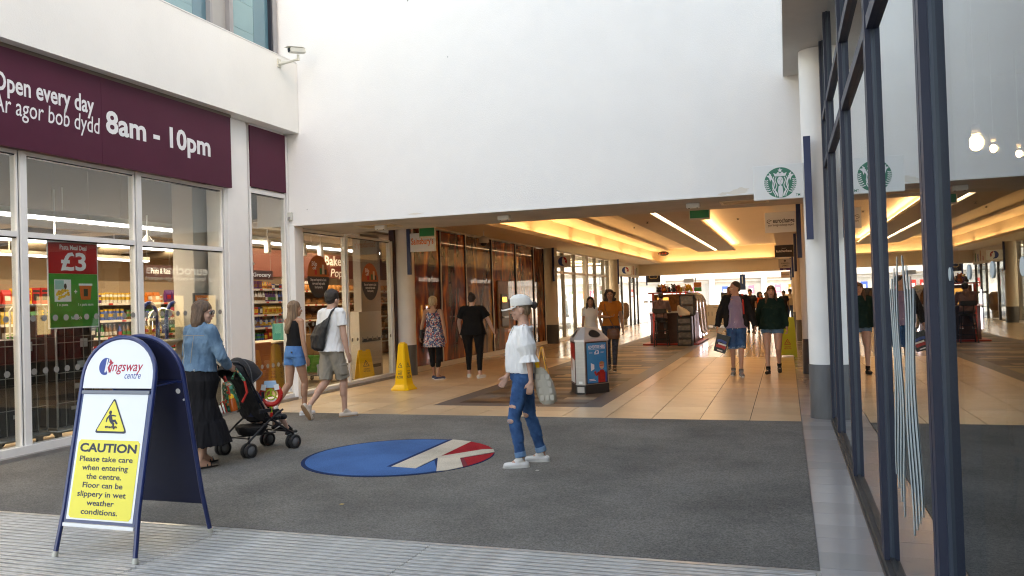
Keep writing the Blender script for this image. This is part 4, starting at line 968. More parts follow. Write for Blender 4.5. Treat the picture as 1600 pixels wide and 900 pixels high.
# second shop front with doors, y 38.6..46
cs2 = thing('glass_door_front', 'open glass fronted shop with dark door frames near the far end', 'shopfront', (-8, 42, 0))
dk = mat('dark_door_frame', (.035, .03, .028), .4)
mb = MB(); mb.box(-8.1, -7.93, 38.6, 45.9, 2.62, 3.358); mb.build('header', cream_m, cs2)
for y in (39.5, 41.0, 43.3, 44.5, 45.6):
    mb = MB(); mb.box(-8.06, -7.95, y, y+.09, 0, 2.62); mb.build('door_frame', dk, cs2)
for a, b in ((39.6, 40.99), (43.4, 44.49), (44.6, 45.59)):
    mb = MB(); mb.box(-8.004, -7.996, a, b, .1, 2.6); mb.build('pane', clear, cs2)
mb = MB()
for k, (h, c) in enumerate(((.22, 0), (.5, 1), (.35, 2), (.42, 3))): mb.box(-7.928, -7.91, 43.5+k*.55, 43.62+k*.55, 2.75, 2.75+h, k)
mb.build('coloured_bars', [PMx['red'], PMx['orange'], PMx['blue'], PMx['green']], cs2)
# garments on hangers in the windows
def garment(x, y, z, c, label, long=False, h=.55, w_=.34):
    t = thing('hanging_garment', label, 'garment', (x, y, z-h))
    rings = []
    for zz, hw, d in ((z, .06, .05), (z-.04, w_*.5, .06), (z-.18, w_*.46, .08), (z-.3, w_*.42, .09), (z-h, w_*(.60 if long else .5), .10)):
        rings.append([(x+d*math.cos(a), y+hw*math.sin(a)*(1+.06*math.sin(5*a)), zz) for a in [2*math.pi*i/16 for i in range(16)]])
    mb = MB(); mb.loft(rings[::-1], 0, True, True, True); mb.build('garment_body', c, t)
    if not long:
        mb = MB()
        for s_ in (-1, 1): mb.cyl((x, y+s_*w_*.42, z-.06), (x, y+s_*w_*.78, z-.26), .075, .06, 10)
        mb.build('sleeves', c, t)
    mb = MB(); mb.tube([(x, y-.15, z-.02), (x, y, z+.04), (x, y, z+.12), (x, y+.03, z+.15)], .008, 5); mb.build('hanger', black_m, t)
garment(-8.5, 35.9, 2.22, mat('cloth_maroon', (.13, .008, .02), .9), 'maroon t-shirt on a hanger in the clothes shop window', h=.78, w_=.6)
garment(-8.45, 34.95, 2.18, mat('cloth_cream', (.55, .48, .38), .9), 'cream t-shirt hanging left of the maroon one', h=.68, w_=.5)
orange_cl = mat('cloth_orange', (.50, .12, .02), .9, var=.2, vscale=8)
garment(-8.3, 41.4, 2.30, orange_cl, 'orange top on a hanger in the far shop doorway', h=1.0, w_=.8)
garment(-8.3, 41.4, 1.22, mat('cloth_rust', (.32, .07, .015), .9, var=.2, vscale=8), 'long rust coloured skirt hanging under the orange top', True, 1.15, .8)
t = thing('wicker_chair', 'round backed patterned wicker seat inside the far shop', 'chair', (-8.7, 44.4, 0))
mb = MB(); mb.lathe([(.55, .35), (.62, .5), (.62, 1.1), (.50, 1.25), (.46, 1.2)], (-8.9, 44.4), 20); mb.build('back', wicker, t)
mb = MB(); mb.lathe([(.5, 0), (.52, .35), (.48, .5)], (-8.9, 44.4), 20); mb.build('seat', mat('wicker_light', (.4, .27, .14), .7, var=.5, vscale=12), t)
t = thing('display_table', 'low white table with folded clothes inside the clothes shop', 'table', (-9.2, 30.3, 0))
mb = MB(); mb.box(-9.7, -8.7, 29.6, 31.0, .72, .78); mb.build('table_top', wht, t)
for a in (-9.65, -8.8):
    for b in (29.65, 30.9): mb = MB(); mb.box(a, a+.06, b, b+.06, 0, .719); mb.build('leg', wht, t)
mb = MB(); mb.box(-9.1, -8.9, 30.1, 30.4, .78, .80); mb.box(-9.2, -9.0, 30.6, 30.9, .78, .84, 1)
tag(mb.build('folded_clothes', [MATS['cloth_maroon'], MATS['cloth_cream']], None), 'small pile of folded clothes on the low white table', 'clothes')

# ---- sign blades with projecting boards
def disc_pts(cx, cy, r, n=40, a0=0, a1=360): return [(cx+r*math.cos(R(a0+(a1-a0)*i/n)), cy+r*math.sin(R(a0+(a1-a0)*i/n))) for i in range(n+(0 if abs(a1-a0) >= 360 else 1))]
def ribbon(mb, pts, wd, z0, z1, m=0):
    P_ = [Vector((p[0], p[1])) for p in pts]; L_ = []; Rr = []
    for i, p in enumerate(P_):
        d = (P_[min(i+1, len(P_)-1)]-P_[max(i-1, 0)]).normalized(); nn = Vector((-d.y, d.x)); wi = wd[i] if isinstance(wd, list) else wd
        L_.append(p+nn*wi/2); Rr.append(p-nn*wi/2)
    mb.prism([tuple(p) for p in Rr]+[tuple(p) for p in reversed(L_)], z0, z1, m)
logo_blue = mat('logo_blue', (.012, .045, .26), .4); logo_red = mat('logo_red', (.42, .01, .04), .4)
def klogo(parent, F_, cx, cy, r, z=0.0):
    mb = MB(); mb.M = F_; mb.prism(disc_pts(cx, cy, r, 40, 84, 290)+[(cx-.12*r, cy-.5*r)], z, z+.002); mb.build('logo_blue_part', logo_blue, parent)
    mb = MB(); mb.M = F_; mb.prism([(cx+.12*r, cy+.97*r)]+disc_pts(cx, cy, r, 16, 75, -40), z, z+.002); mb.build('logo_red_part', logo_red, parent)
    mb = MB(); mb.M = F_
    ribbon(mb, [(cx+.02*r, cy-.62*r), (cx+.02*r, cy+.62*r)], .26*r, z+.0021, z+.004)
    ribbon(mb, [(cx+.12*r, cy-.18*r), (cx+.62*r, cy+.30*r)], .24*r, z+.0041, z+.005); ribbon(mb, [(cx+.22*r, cy-.05*r), (cx+.66*r, cy-.62*r)], .26*r, z+.0051, z+.006)
    mb.build('logo_letter', lett_w, parent)
def psign(x0, y, z0, w_, h_, side, label, m=panel_w, blade=True, bm=navy_m):
    """board reaching from x0 (its outer end) towards the middle of the mall; side=+1 board left of its blade"""
    xb = x0+w_ if side > 0 else x0-.08
    t = thing('projecting_sign', label, 'sign', (x0+w_/2, y, z0))
    mb = MB(); mb.bbox(x0, x0+w_, y-.03, y+.03, z0, z0+h_, .006); b = mb.build('board', m, t)
    if blade:
        mb = MB(); mb.box(xb+.005 if side > 0 else xb, xb+.085 if side > 0 else xb+.075, y-.035, y+.035, 2.18, 3.355 if y > 13 else 3.42); mb.build('blade', bm, t)
    return t, b, frame((0, y-.031, 0), (1, 0, 0), (0, 0, 1))
def ltx(b, F_, s_, x, z, w_, h_, m, bold=.01, al='c'):
    mb = MB(); mb.M = F_; mb.text(s_, x, z, w=w_, h=h_, bold=bold, align=al, z=.001); return mb.build('lettering', m, b)
grn = mat('logo_green', (.0, .16, .095), .4)
t, b, F_ = psign(-.335, 10.32, 2.685, .585, .42, 1, 'white square sign with the green siren logo of the coffee shop')
def siren(parent, F_, cx, cy, r, mg_, mw_, n=48):
    mb = MB(); mb.M = F_; mb.prism(disc_pts(cx, cy, r, n), 0, .0015); mb.build('logo_disc', mg_, parent)
    mb = MB(); mb.M = F_; q = lambda x, y: (cx+x*r, cy+y*r)
    z0, z1 = .0016, .003
    star = [];
    for i in range(10): a = R(90+36*i); rr = .17 if i % 2 == 0 else .075; star.append((rr*math.cos(a), .80+rr*math.sin(a)))
    mb.prism([q(*p) for p in star], z0, z1)
    mb.prism([q(*p) for p in [(-.33, .42), (.33, .42), (.42, .66), (.24, .58), (.14, .70), (0, .60), (-.14, .70), (-.24, .58), (-.42, .66)]], z0, z1)
    mb.prism([q(.19*math.cos(a), .12+.27*math.sin(a)) for a in [2*math.pi*i/24 for i in range(24)]], z0, z1+.0004)
    for s_ in (-1, 1):
        for k in range(4):
            x0_ = .25+.115*k; pts = []
            for j in range(15):
                tt = j/14; yy_ = .36-1.25*tt+.05*k*(1-tt); xx_ = x0_+.06*math.sin(tt*11+k*.5)+.10*math.sin(tt*3.0)*(.6 if k else .3)-(.14*tt*k if k > 1 else 0)
                if math.hypot(xx_, yy_) < .96: pts.append(q(s_*xx_, yy_))
            if len(pts) > 2: ribbon(mb, pts, .052*r, z0, z1+.0001*k)
        tail = [(.55, .56), (.72, .70), (.66, .52), (.86, .50), (.70, .34), (.62, .1), (.56, .3)]
        pts = [q(s_*x, y) for x, y in tail]; mb.prism(pts if s_ < 0 else pts[::-1], z0, z1+.0006)
        for k in range(7):
            yy_ = .22-.13*k; xe = math.sqrt(max(0, .985**2-yy_**2)); pts = [q(s_*(xe-(.20+.012*k)*(1-u_)), yy_-.05*math.sin(u_*3.1)-.02*u_) for u_ in [0, .25, .5, .75, 1]]
            ribbon(mb, pts, .055*r, z0, z1+.0002)
    mb.prism([q(*p) for p in [(-.10, -.98), (.10, -.98), (.16, -.55), (.12, -.25), (0, -.15), (-.12, -.25), (-.16, -.55)]], z0, z1+.0007)
    mb.build('logo_siren', mw_, parent)
    mb = MB(); mb.M = F_
    for s_ in (-1, 1):
        ribbon(mb, [q(s_*.05, .17), q(s_*.13, .17)], .025*r, .0036, .0042); ribbon(mb, [q(s_*.04, .22), q(s_*.14, .24)], .018*r, .0036, .0042)
    ribbon(mb, [q(0, .16), q(.015, .04)], .015*r, .0036, .0042); ribbon(mb, [q(-.05, -.03), q(0, -.045), q(.05, -.03)], .02*r, .0036, .0042)
    mb.build('logo_face', mg_, parent)
siren(b, F_, -.022, 2.885, .185, grn, lett_w)
ltx(b, F_, 'TM', .175, 2.71, .05, .03, grn)
t, b, F_ = psign(-.335, 15.85, 2.67, .55, .38, 1, 'pale grey currency exchange sign reading eurochange')
tx = mat('sign_text_dark', (.06, .055, .05), .5)
ltx(b, F_, 'eurochange', .0, 2.85, .38, .085, tx, 0.02); ltx(b, F_, 'your foreign exchange expert', -.05, 2.79, .46, .042, tx, .01)
mb = MB(); mb.M = F_; ribbon(mb, [(-.26+.035*math.cos(a), 2.88+.035*math.sin(a)) for a in [R(30+i*30) for i in range(10)]], .008, .001, .002); ribbon(mb, [(-.30, 2.86), (-.25, 2.885), (-.21, 2.90)], .008, .0021, .003); mb.build('emblem', tx, b)
t, b, F_ = psign(-.30, 26.55, 2.64, .56, .38, 1, 'black kitchen shop sign projecting on the right', mat('sign_black', (.02, .012, .012), .4))
ltx(b, F_, 'kutchenhaus', -.02, 2.80, .46, .075, lett_w, .02); ltx(b, F_, 'kitchens', -.02, 2.91, .12, .02, lett_w, 0)
t, b, F_ = psign(-.28, 37.6, 2.62, .54, .40, 1, 'grey jewellery shop sign with a purple strip below it', mat('sign_grey', (.36, .33, .29), .5))
ltx(b, F_, 'WARREN', -.01, 2.78, .36, .07, tx, .01); ltx(b, F_, 'JAMES', -.01, 2.68, .28, .07, tx, .01)
mb = MB(); mb.M = F_; mb.prism(disc_pts(-.01, 2.93, .05, 12), .001, .002); mb.build('emblem', tx, b)
mb = MB(); mb.box(-.24, .2, 37.58, 37.62, 2.50, 2.61); p_ = mb.build('lower_strip', mat('strip_purple', (.06, .02, .10), .5), t); ltx(p_, frame((0, 37.579, 0), (1, 0, 0), (0, 0, 1)), 'Shop', -.02, 2.53, .12, .05, lett_w)
t, b, F_ = psign(-.24, 45.2, 2.30, .46, .34, 1, 'farthest pale sign on the right side of the mall', cream_m); ltx(b, F_, 'ERNEST JONES', 0, 2.45, .36, .05, tx, 0)
t, b, F_ = psign(-7.60, 15.68, 2.66, .585, .40, -1, "white projecting sign reading Sainsbury's in orange beside the white column")
ltx(b, F_, "Sainsbury's", -7.31, 2.82, .52, .14, mat('sign_orange', (.75, .17, .01), .5), .025)
t, b, F_ = psign(-7.62, 27.1, 2.66, .585, .40, -1, 'nearer white sign with a round blue and red K logo'); klogo(b, F_, -7.32, 2.86, .16)
t, b, F_ = psign(-7.50, 38.0, 2.62, .585, .40, -1, 'farther white sign with a round blue and red K logo'); klogo(b, F_, -7.2, 2.82, .16)
t, b, F_ = psign(-7.6, 46.8, 2.35, .75, .62, -1, 'black sign with a gold oval at the far end of the mall', MATS['sign_black'])
mb = MB(); mb.M = F_; ribbon(mb, [(-7.33+.16*math.cos(a), 2.66+.10*math.sin(a)) for a in [R(40+i*28) for i in range(11)]], .035, .001, .003); ribbon(mb, [(-7.12+.12*math.cos(a), 2.66+.10*math.sin(a)) for a in [R(-140+i*28) for i in range(11)]], .035, .0031, .004); mb.build('emblem', mat('gold', (.5, .28, .06), .4), b)
# exit signs
for x, y, z, lab in ((-6.47, 14.1, 2.84, 'green exit sign hanging above the supermarket name sign'), (-1.32, 13.7, 2.83, 'green exit sign hanging in the middle of the mall entrance')):
    t = thing('exit_sign', lab, 'sign', (x, y, z))
    mb = MB(); mb.bbox(x-.17, x+.17, y-.03, y+.03, z-.03, z+.16, .008); mb.build('casing', mat('casing_cream', (.55, .5, .4), .5), t)
    mb = MB(); mb.box(x-.155, x+.155, y-.034, y-.0305, z+.0, z+.155); mb.build('face', mat('exit_green', (.0, .17, .055), .4), t)
    mb = MB(); mb.cyl((x, y, z+.16), (x, y, 3.36 if x < -6 else 3.86), .012, n=6); mb.build('stem', black_m, t)
# red cluster lamp at the far tray corner
t = thing('beam_detector', 'small red and dark device at the far left corner of the lit ceiling', 'detector', (-6.3, 44.5, 3.8)); mb = MB(); mb.ball((-6.3, 44.5, 3.86), (.30, .2, .13), 12, 8); mb.build('casing', mat('device_dark', (.05, .04, .03), .5), t)
mb = MB(); [mb.ball((-6.45+.15*k, 44.3, 3.86), .05, 8, 6) for k in range(3)]; mb.build('lamps', PMx['red'], t)

# ---- right side of the mall
rw = thing('right_shop_wall', 'row of shop fronts running along the right side of the mall', 'wall', (.8, 28, 0))
mb = MB(); mb.box(.63, .9, 11.76, 46.4, 0, .45); mb.build('plinth_band', dark_pl, rw)
mb = MB(); mb.box(.66, .9, 11.76, 46.4, 2.3, 3.36); mb.build('fascia_band', mat('rust_band', (.16, .035, .018), .5, var=.15), rw)
mb = MB(); mb.box(.70, .9, 11.76, 46.4, .45, 2.3); mb.build('wall_face', mat('right_wall_brown', (.14, .06, .03), .5), rw)
for a, b, m_ in ((12.3, 15.6, PMx['red']), (17.2, 21.2, mat('shop_dark', (.03, .015, .012), .4)), (22, 26, mat('shop_olive', (.10, .06, .02), .5)), (28.3, 32.0, mat('wood_front', (.2, .09, .03), .5)), (33, 37, mat('shop_tan', (.30, .2, .12), .5))):
    mb = MB(); mb.box(.655, .699, a, b, .46, 2.29); mb.build('shop_window', m_, rw)
Fr = frame((.655, 0, 0), (0, -1, 0), (0, 0, 1))
for s_, y, w_, m_ in (('eurochange', 19.0, 2.5, emat('lit_white', (1, .95, .9), .5)), ('kutchenhaus', 36.3, 2.4, MATS['lit_white']), ('The Fragrance Shop', 43.5, 3.4, MATS['lit_white'])):
    mb = MB(); mb.M = Fr; mb.text(s_, -y, 2.62, w=w_, h=.26, bold=.02, align='c', z=.002); mb.build('lit_lettering', m_, rw)
mb = MB(); mb.M = Fr; mb.text('your foreign exchange expert', -19.2, 2.44, w=3.0, h=.13, align='c', z=.002); mb.build('lit_lettering', MATS['lit_white'], rw)
for y in (13.5, 14.3, 17.9, 18.8, 20.2, 24.2):
    mb = MB(); mb.box(.64, .652, y, y+.35, 1.1, 2.0); mb.build('glow_panel', emat('display_glow', (1, .7, .35), .8), rw)  # plain glowing panels added for the windows opposite to reflect

# ---- far end: bright street with white shops in the sun
fe = thing('far_building', 'sunlit white building with shop windows beyond the far end of the mall', 'building', (-5, 66, 0))
sun_w = mat('sunlit_white', (.80, .80, .79), .7)
mb = MB(); mb.box(-32, 22, 66, 70, 2.75, 9); mb.build('upper_wall', sun_w, fe)
mb = MB(); mb.box(-32, 22, 66.6, 70, 0, 2.749); mb.build('shop_back', mat('shop_back_pale', (.80, .78, .75), .6, var=.15, vscale=.6), fe)
for x in (-20, -14, -9.5, -5.6, -1.6, 2.2, 8):
    mb = MB(); mb.box(x-.2, x+.2, 66.0, 66.5, 0, 2.749); mb.build('pier', sun_w, fe)
for x0_, x1_ in ((-13.8, -9.7), (-9.3, -5.8), (-5.4, -1.8), (-1.4, 2.0)):
    mb = MB(); mb.box(x0_, x1_, 66.3, 66.32, .3, 2.5); mb.build('window', glass('pale_glass', (.95, .96, .96), 1.0), fe)
    mb = MB(); mb.box(x0_, x1_, 66.25, 66.4, 2.5, 2.6); mb.box(x0_, x1_, 66.25, 66.4, .2, .299); mb.build('window_frame', mat('frame_grey2', (.4, .4, .4), .5), fe)
mb = MB(); mb.box(-32, 22, 65.2, 65.99, 3.55, 3.70); mb.build('canopy', mat('canopy_white', (.7, .7, .68), .5), fe)
for x, c in ((-8.6, 'red'), (-7.9, 'red'), (-6.9, 'pink'), (-4.6, 'blue'), (-3.9, 'red'), (-2.6, 'pink'), (-.6, 'pink'), (.4, 'orange'), (1.2, 'green')):
    t = thing('window_poster', '%s notice in the far sunlit shop window' % c, 'poster', (x, 66.2, 1.2), group='%s notices in the far shop windows' % c)
    mb = MB(); mb.box(x-.22, x+.22, 66.2, 66.22, 1.5, 2.15); mb.build('card', PMx[c], t); mb = MB(); mb.box(x-.12, x+.12, 66.195, 66.199, 1.65, 1.9); mb.build('printed_patch', panel_w, t)
t = thing('lamp_banner', 'narrow blue banner hanging at the far end of the mall', 'banner', (-2.35, 47.5, 2.1)); mb = MB(); mb.box(-2.47, -2.17, 47.5, 47.54, 1.75, 2.62); mb.build('cloth', mat('banner_blue', (.03, .07, .2), .6), t)
mb = MB(); mb.box(-2.36, -2.30, 47.49, 47.499, 2.1, 2.5); mb.build('white_mark', panel_w, t)
mb = MB(); mb.cyl((-2.32, 47.52, 2.62), (-2.32, 47.52, 3.3), .012, n=6); mb.build('rod', black_m, t)
# soffit canopy over the far street edge
mb = MB(); mb.box(-8, .6, 46.32, 52.5, 3.32, 3.42); mb.build('far_canopy', wht, sh)
t = thing('far_sign_post', 'thin post with a small green and red sign in the bright far street', 'sign', (-5.2, 50, 0)); mb = MB(); mb.cyl((-5.2, 50, 0), (-5.2, 50, 2.6), .05, n=8); mb.build('post', mat('post_grey', (.4, .4, .4), .4), t)
mb = MB(); mb.box(-5.3, -4.85, 49.9, 49.93, 1.75, 2.0, 0); mb.box(-5.3, -4.85, 49.9, 49.93, 2.01, 2.3, 1); mb.box(-5.9, -5.3, 49.9, 49.95, 2.3, 2.55, 2); mb.build('plates', [PMx['green'], PMx['orange'], MATS['post_grey']], t)

# white cupboard on castors
t = thing('white_cupboard', 'long white cupboard on castors standing near the far end', 'cupboard', (-3.1, 38, 0))
mb = MB(); mb.bbox(-3.87, -1.75, 38.0, 38.6, .13, 1.07, .01); bd = mb.build('carcass', mat('cupboard_white', (.62, .58, .52), .5), t)
for k in range(4):
    x = -3.86+k*.53
    mb = MB(); mb.box(x+.01, x+.52, 37.975, 37.999, .16, .82); d_ = mb.build('door', MATS['cupboard_white'], t)
    mb = MB(); mb.box(x+(.44 if k % 2 == 0 else .06), x+(.47 if k % 2 == 0 else .09), 37.95, 37.974, .55, .75); mb.build('handle', steel_m, d_)
    mb = MB(); mb.box(x+.01, x+.52, 37.975, 37.999, .84, 1.04); d_ = mb.build('drawer', MATS['cupboard_white'], t)
    mb = MB(); mb.box(x+.15, x+.38, 37.95, 37.974, .93, .95); mb.build('handle', steel_m, d_)
for x in (-3.7, -3.2, -2.7, -2.2, -1.9):
    mb = MB(); mb.cyl((x-.02, 38.1, .06), (x+.02, 38.1, .06), .06, n=10); mb.box(x-.03, x+.03, 38.07, 38.13, .1, .129); mb.build('castor', black_m, t)
t = thing('dark_notice', 'dark printed card standing on the white cupboard', 'notice', (-2.5, 38.2, 1.07)); mb = MB(); mb.box(-2.85, -2.2, 38.2, 38.23, 1.15, 1.62); mb.build('card', mat('card_dark', (.03, .03, .05), .5, var=.8, vscale=14), t); mb = MB(); mb.box(-2.6, -2.45, 38.15, 38.3, 1.072, 1.149); mb.build('foot', black_m, t)

# ---- kiosk
kk = thing('phone_kiosk', 'cluttered market kiosk with red posts, curved white ribs and lit edges', 'kiosk', (-3.3, 26.5, 0))
redp = mat('kiosk_red', (.40, .03, .01), .4)
mb = MB(); mb.box(-4.15, -2.75, 25.75, 28.4, .05, 1.0); mb.build('counter', mat('kiosk_counter', (.07, .035, .025), .6, var=.3), kk)
mb = MB(); mb.box(-4.2, -2.7, 25.7, 28.45, 1.001, 1.04); mb.build('counter_top', wht, kk)
for x in (-4.0, -3.15):
    mb = MB(); mb.box(x-.03, x+.03, 25.6, 25.66, 0, 1.62); mb.build('post', redp, kk)
mb = MB(); mb.box(-4.15, -2.9, 25.6, 25.66, 1.621, 1.66); mb.build('top_rail', redp, kk)
mb = MB(); mb.box(-4.2, -2.8, 27.0, 27.1, 1.041, 1.6); mb.build('back_board', mat('kiosk_back', (.28, .12, .04), .6, var=.6, vscale=9), kk)
ledk = emat('kiosk_led', (.85, .8, 1), 2.5)
for k in range(5):
    mb = MB(); yk = 25.9+.5*k; mb.tube([(-3.0, yk, 1.6), (-2.85, yk, 1.6), (-2.70, yk, 1.52), (-2.62, yk, 1.35), (-2.60, yk, .9), (-2.56, yk, .4), (-2.45, yk, .33)], .038, 8); mb.build('rib', mat('rib_cream', (.42, .38, .33), .5), kk)
for x, a, b in ((-4.12, .35, .95), (-4.12, 1.05, 1.45)):
    mb = MB(); mb.box(x-.03, x, 25.55, 25.6, a, b); mb.build('led_edge', ledk, kk)
for y in (26.15, 27.15, 28.1):
    mb = MB(); mb.box(-2.64, -2.60, y, y+.04, .2, 1.3); mb.build('led_edge', ledk, kk)
mb = MB(); mb.box(-4.35, -2.6, 25.5, 28.5, 0.0, .049); mb.build('base_board', redp, kk)
mb = MB(); mb.box(-4.3, -3.98, 25.55, 25.9, 1.35, 1.40); mb.build('side_shelf', mat('shelf_dark', (.08, .05, .03), .5), kk)
mb = MB(); mb.box(-3.95, -3.6, 26.2, 26.22, 1.05, 1.5); mb.build('lit_panel', emat('kiosk_glow', (1, .5, .12), .35), kk)
rk = random.Random(11)
for k in range(26):
    x = rk.uniform(-4.05, -2.75); y = rk.uniform(25.75, 27.2); c = rk.choice(['purple', 'black', 'red', 'white', 'blue', 'orange', 'yellow', 'black', 'black'])
    nm_ = rk.choice(['toy', 'case'])
    lab = '%s %s in the jumble on top of the kiosk' % (c, {'toy': 'soft toy', 'case': 'phone case pack'}[nm_])
    t = thing({'toy': 'soft_toy', 'case': 'phone_case_pack'}[nm_], lab, 'toy' if nm_ == 'toy' else 'phone case', (x, y, 1.66), group=lab+'s')
    z = 1.665
    if nm_ == 'toy':
        s_ = rk.uniform(.7, 1.1)
        mb = MB(); mb.ball((x, y, z+.07*s_), (.08*s_, .07*s_, .07*s_), 10, 7); mb.ball((x, y-.02, z+.17*s_), .06*s_, 10, 7); mb.build('body', PMx[c], t)
        mb = MB(); [mb.ball((x+q*.045*s_, y-.02, z+.23*s_), .025*s_, 8, 6) for q in (-1, 1)]; mb.build('ears', PMx[c], t)
    else:
        mb = MB(); mb.M = Matrix.Translation((x, y, z)) @ Matrix.Rotation(rk.uniform(-.5, .5), 4, 'Y') @ Matrix.Rotation(rk.uniform(-.6, .6), 4, 'Z'); mb.bbox(-.05, .05, -.015, .015, 0, rk.uniform(.14, .26), .006); mb.build('case', PMx[c], t)
        mb = MB(); mb.cyl((x, y-.03, z+.05), (x+.05, y-.03, z+.14), .006, n=5); mb.build('strap', PMx['black'], t)
mb = MB(); mb.box(-4.15, -2.85, 25.7, 27.3, 1.661, 1.664); mb.build('top_tray', black_m, kk)
# drawer towers
for z0_, n_, x0_, lab in ((0, 4, -3.22, 'lower black drawer tower with clear drawers beside the stool'), (.93, 2, -3.12, 'upper black drawer tower stacked on the lower one')):
    t = thing('drawer_tower', lab, 'drawers', (x0_+.2, 25.3, z0_))
    hh = .90 if n_ == 4 else .62; st = hh/n_
    mb = MB(); 
    for xx in (x0_, x0_+.42): mb.box(xx, xx+.03, 25.1, 25.5, z0_+.002, z0_+hh)
    for k in range(n_+1): mb.box(x0_+.031, x0_+.419, 25.1, 25.5, z0_+.002+k*(st-.012), z0_+.03+k*(st-.012))
    mb.build('frame', black_m, t)
    for k in range(n_):
        mb = MB(); mb.box(x0_+.04, x0_+.41, 25.09, 25.45, z0_+.04+k*(st-.01), z0_+st-.03+k*(st-.01)); mb.build('drawer', mat('smoky_drawer', (.16, .13, .11), .25, var=.5, vscale=9), t)
t = thing('carrier_bag', 'white plastic carrier bag lying on the drawer tower', 'bag', (-2.95, 25.2, .93))
mb = MB(); mb.loft([[(-3.0+.17*sx*math.cos(a)*(1+.12*math.sin(3*a))+ox, 25.0+.10*math.sin(a)*(1+.1*math.cos(4*a)), z) for a in [2*math.pi*i/14 for i in range(14)]] for z, sx, ox in ((.935, 1, .03), (1.02, 1.1, .02), (1.12, .8, -.05), (1.2, .35, -.12), (1.25, .15, -.13))], 0, True, True, True); mb.build('bag_body', mat('plastic_white', (.6, .55, .5), .4), t)
# bar stool
t = thing('bar_stool', 'black bar stool in front of the kiosk', 'stool', (-3.68, 25.0, 0))
mb = MB(); mb.bbox(-3.87, -3.49, 24.82, 25.18, .74, .79, .02); mb.build('seat', black_m, t)
for sx in (-1, 1):
    for sy in (-1, 1): mb = MB(); mb.cyl((-3.68+sx*.21, 25.0+sy*.20, 0), (-3.68+sx*.15, 25+sy*.14, .74), .017, n=8); mb.build('leg', black_m, t)
mb = MB()
for z, r_ in ((.22, .2), (.48, .18)):
    for sx in (-1, 1): mb.cyl((-3.68+sx*r_, 25-r_, z), (-3.68+sx*r_, 25+r_, z), .012, n=6); mb.cyl((-3.68-r_, 25+sx*r_, z), (-3.68+r_, 25+sx*r_, z), .012, n=6)
mb.build('stretcher', black_m, t)
mb = MB(); mb.cyl((-3.78, 24.84, .79), (-3.80, 24.78, 1.08), .012, n=6); mb.cyl((-3.58, 24.84, .79), (-3.56, 24.78, 1.08), .012, n=6); mb.bbox(-3.87, -3.49, 24.75, 24.79, 1.02, 1.16, .02); mb.build('backrest', black_m, t)
# ================================================================ COFFEE SHOP FRONT, right
cf = thing('glass_shopfront', 'tall dark framed glass front of the coffee shop on the right', 'shopfront', (.5, 5, 0))
XG = .505
my = [-3.2, -1.2, 1.05, 3.07, 4.875, 7.0, 9.10, 10.14]
for y in my:
    mb = MB(); mb.box(.462, .566, y, y+.05, .065, 4.50, 0); mb.box(.478, .575, y+.051, y+.062, .065, 4.50, 1); mb.box(.462, .566, y+.063, y+.11, .065, 4.5, 0); mb.box(.49, .60, y-.018, y-.001, .065, 4.5, 1)
    mb.build('mullion', [frame_navy, mat('mid_groove', (.04, .055, .08), .4)], cf)
for a, b in zip(my, my[1:]):
    for z in (3.00, 3.55):
        mb = MB(); mb.box(.468, .58, a+.112, b-.02, z, z+.075, 0); mb.build('transom', frame_navy, cf)
    for z0, z1 in ((.066, 2.999), (3.076, 3.549), (3.626, 4.49)):
        mb = MB(); mb.box(XG-.004, XG+.004, a+.111, b-.019, z0, z1); mb.build('pane', g_side, cf)
mb = MB(); mb.box(.462, .60, -3.3, 10.25, .012, .064); mb.box(.452, .4615, -3.3, 10.25, 0, .03); mb.box(.49, .52, -3.3, 10.25, .0645, .085); mb.build('bottom_rail', mat('dark_sill', (.045, .042, .042), .45, var=.4, vscale=8, dirt=.4), cf)
# frosted logo on the nearest glass
dw = mat('decal_white', (.36, .43, .46), .5)
Fd = frame((XG-.006, 0, 0), (0, -1, 0), (0, 0, 1))
mb = MB(); mb.M = Fd
cy_, cz_, rr_ = -4.1, 1.08, .66
for s_ in (-1, 1):
    for k in range(4):
        pts = []
        for j in range(26):
            tt = j/25; zz_ = .95-1.88*tt; xx_ = .12+.13*k+.085*math.sin(tt*8+k*.35)+.05*math.sin(tt*2.5)
            if math.hypot(xx_, zz_) < .97: pts.append((cy_+s_*xx_*rr_, cz_+zz_*rr_))
        if len(pts) > 2: ribbon(mb, pts, [.050*(.45+.55*math.sin(3.14*i/(len(pts)-1))) for i in range(len(pts))], 0, .001+.0001*k)
mb.build('logo_decal', dw, cf)
mb = MB(); mb.cyl((XG-.007, 0, 0), (XG-.005, 0, 0), .022, n=14); dd = mb.build('dot_sticker', dw, cf)
for v in dd.data.vertices: v.co += ORG[cf.name]-Vector((.5, 0, 0))
dl = [(y, z) for z in (.56, 1.60) for y in (1.5, 1.78, 2.06, 2.34, 2.62, 2.9)]
for i, (y, z) in enumerate(dl):
    if i == 0: dd.location = (0, y-5, z)
    else: inst(dd, 'dot_sticker', (0, y-5, z), cf)
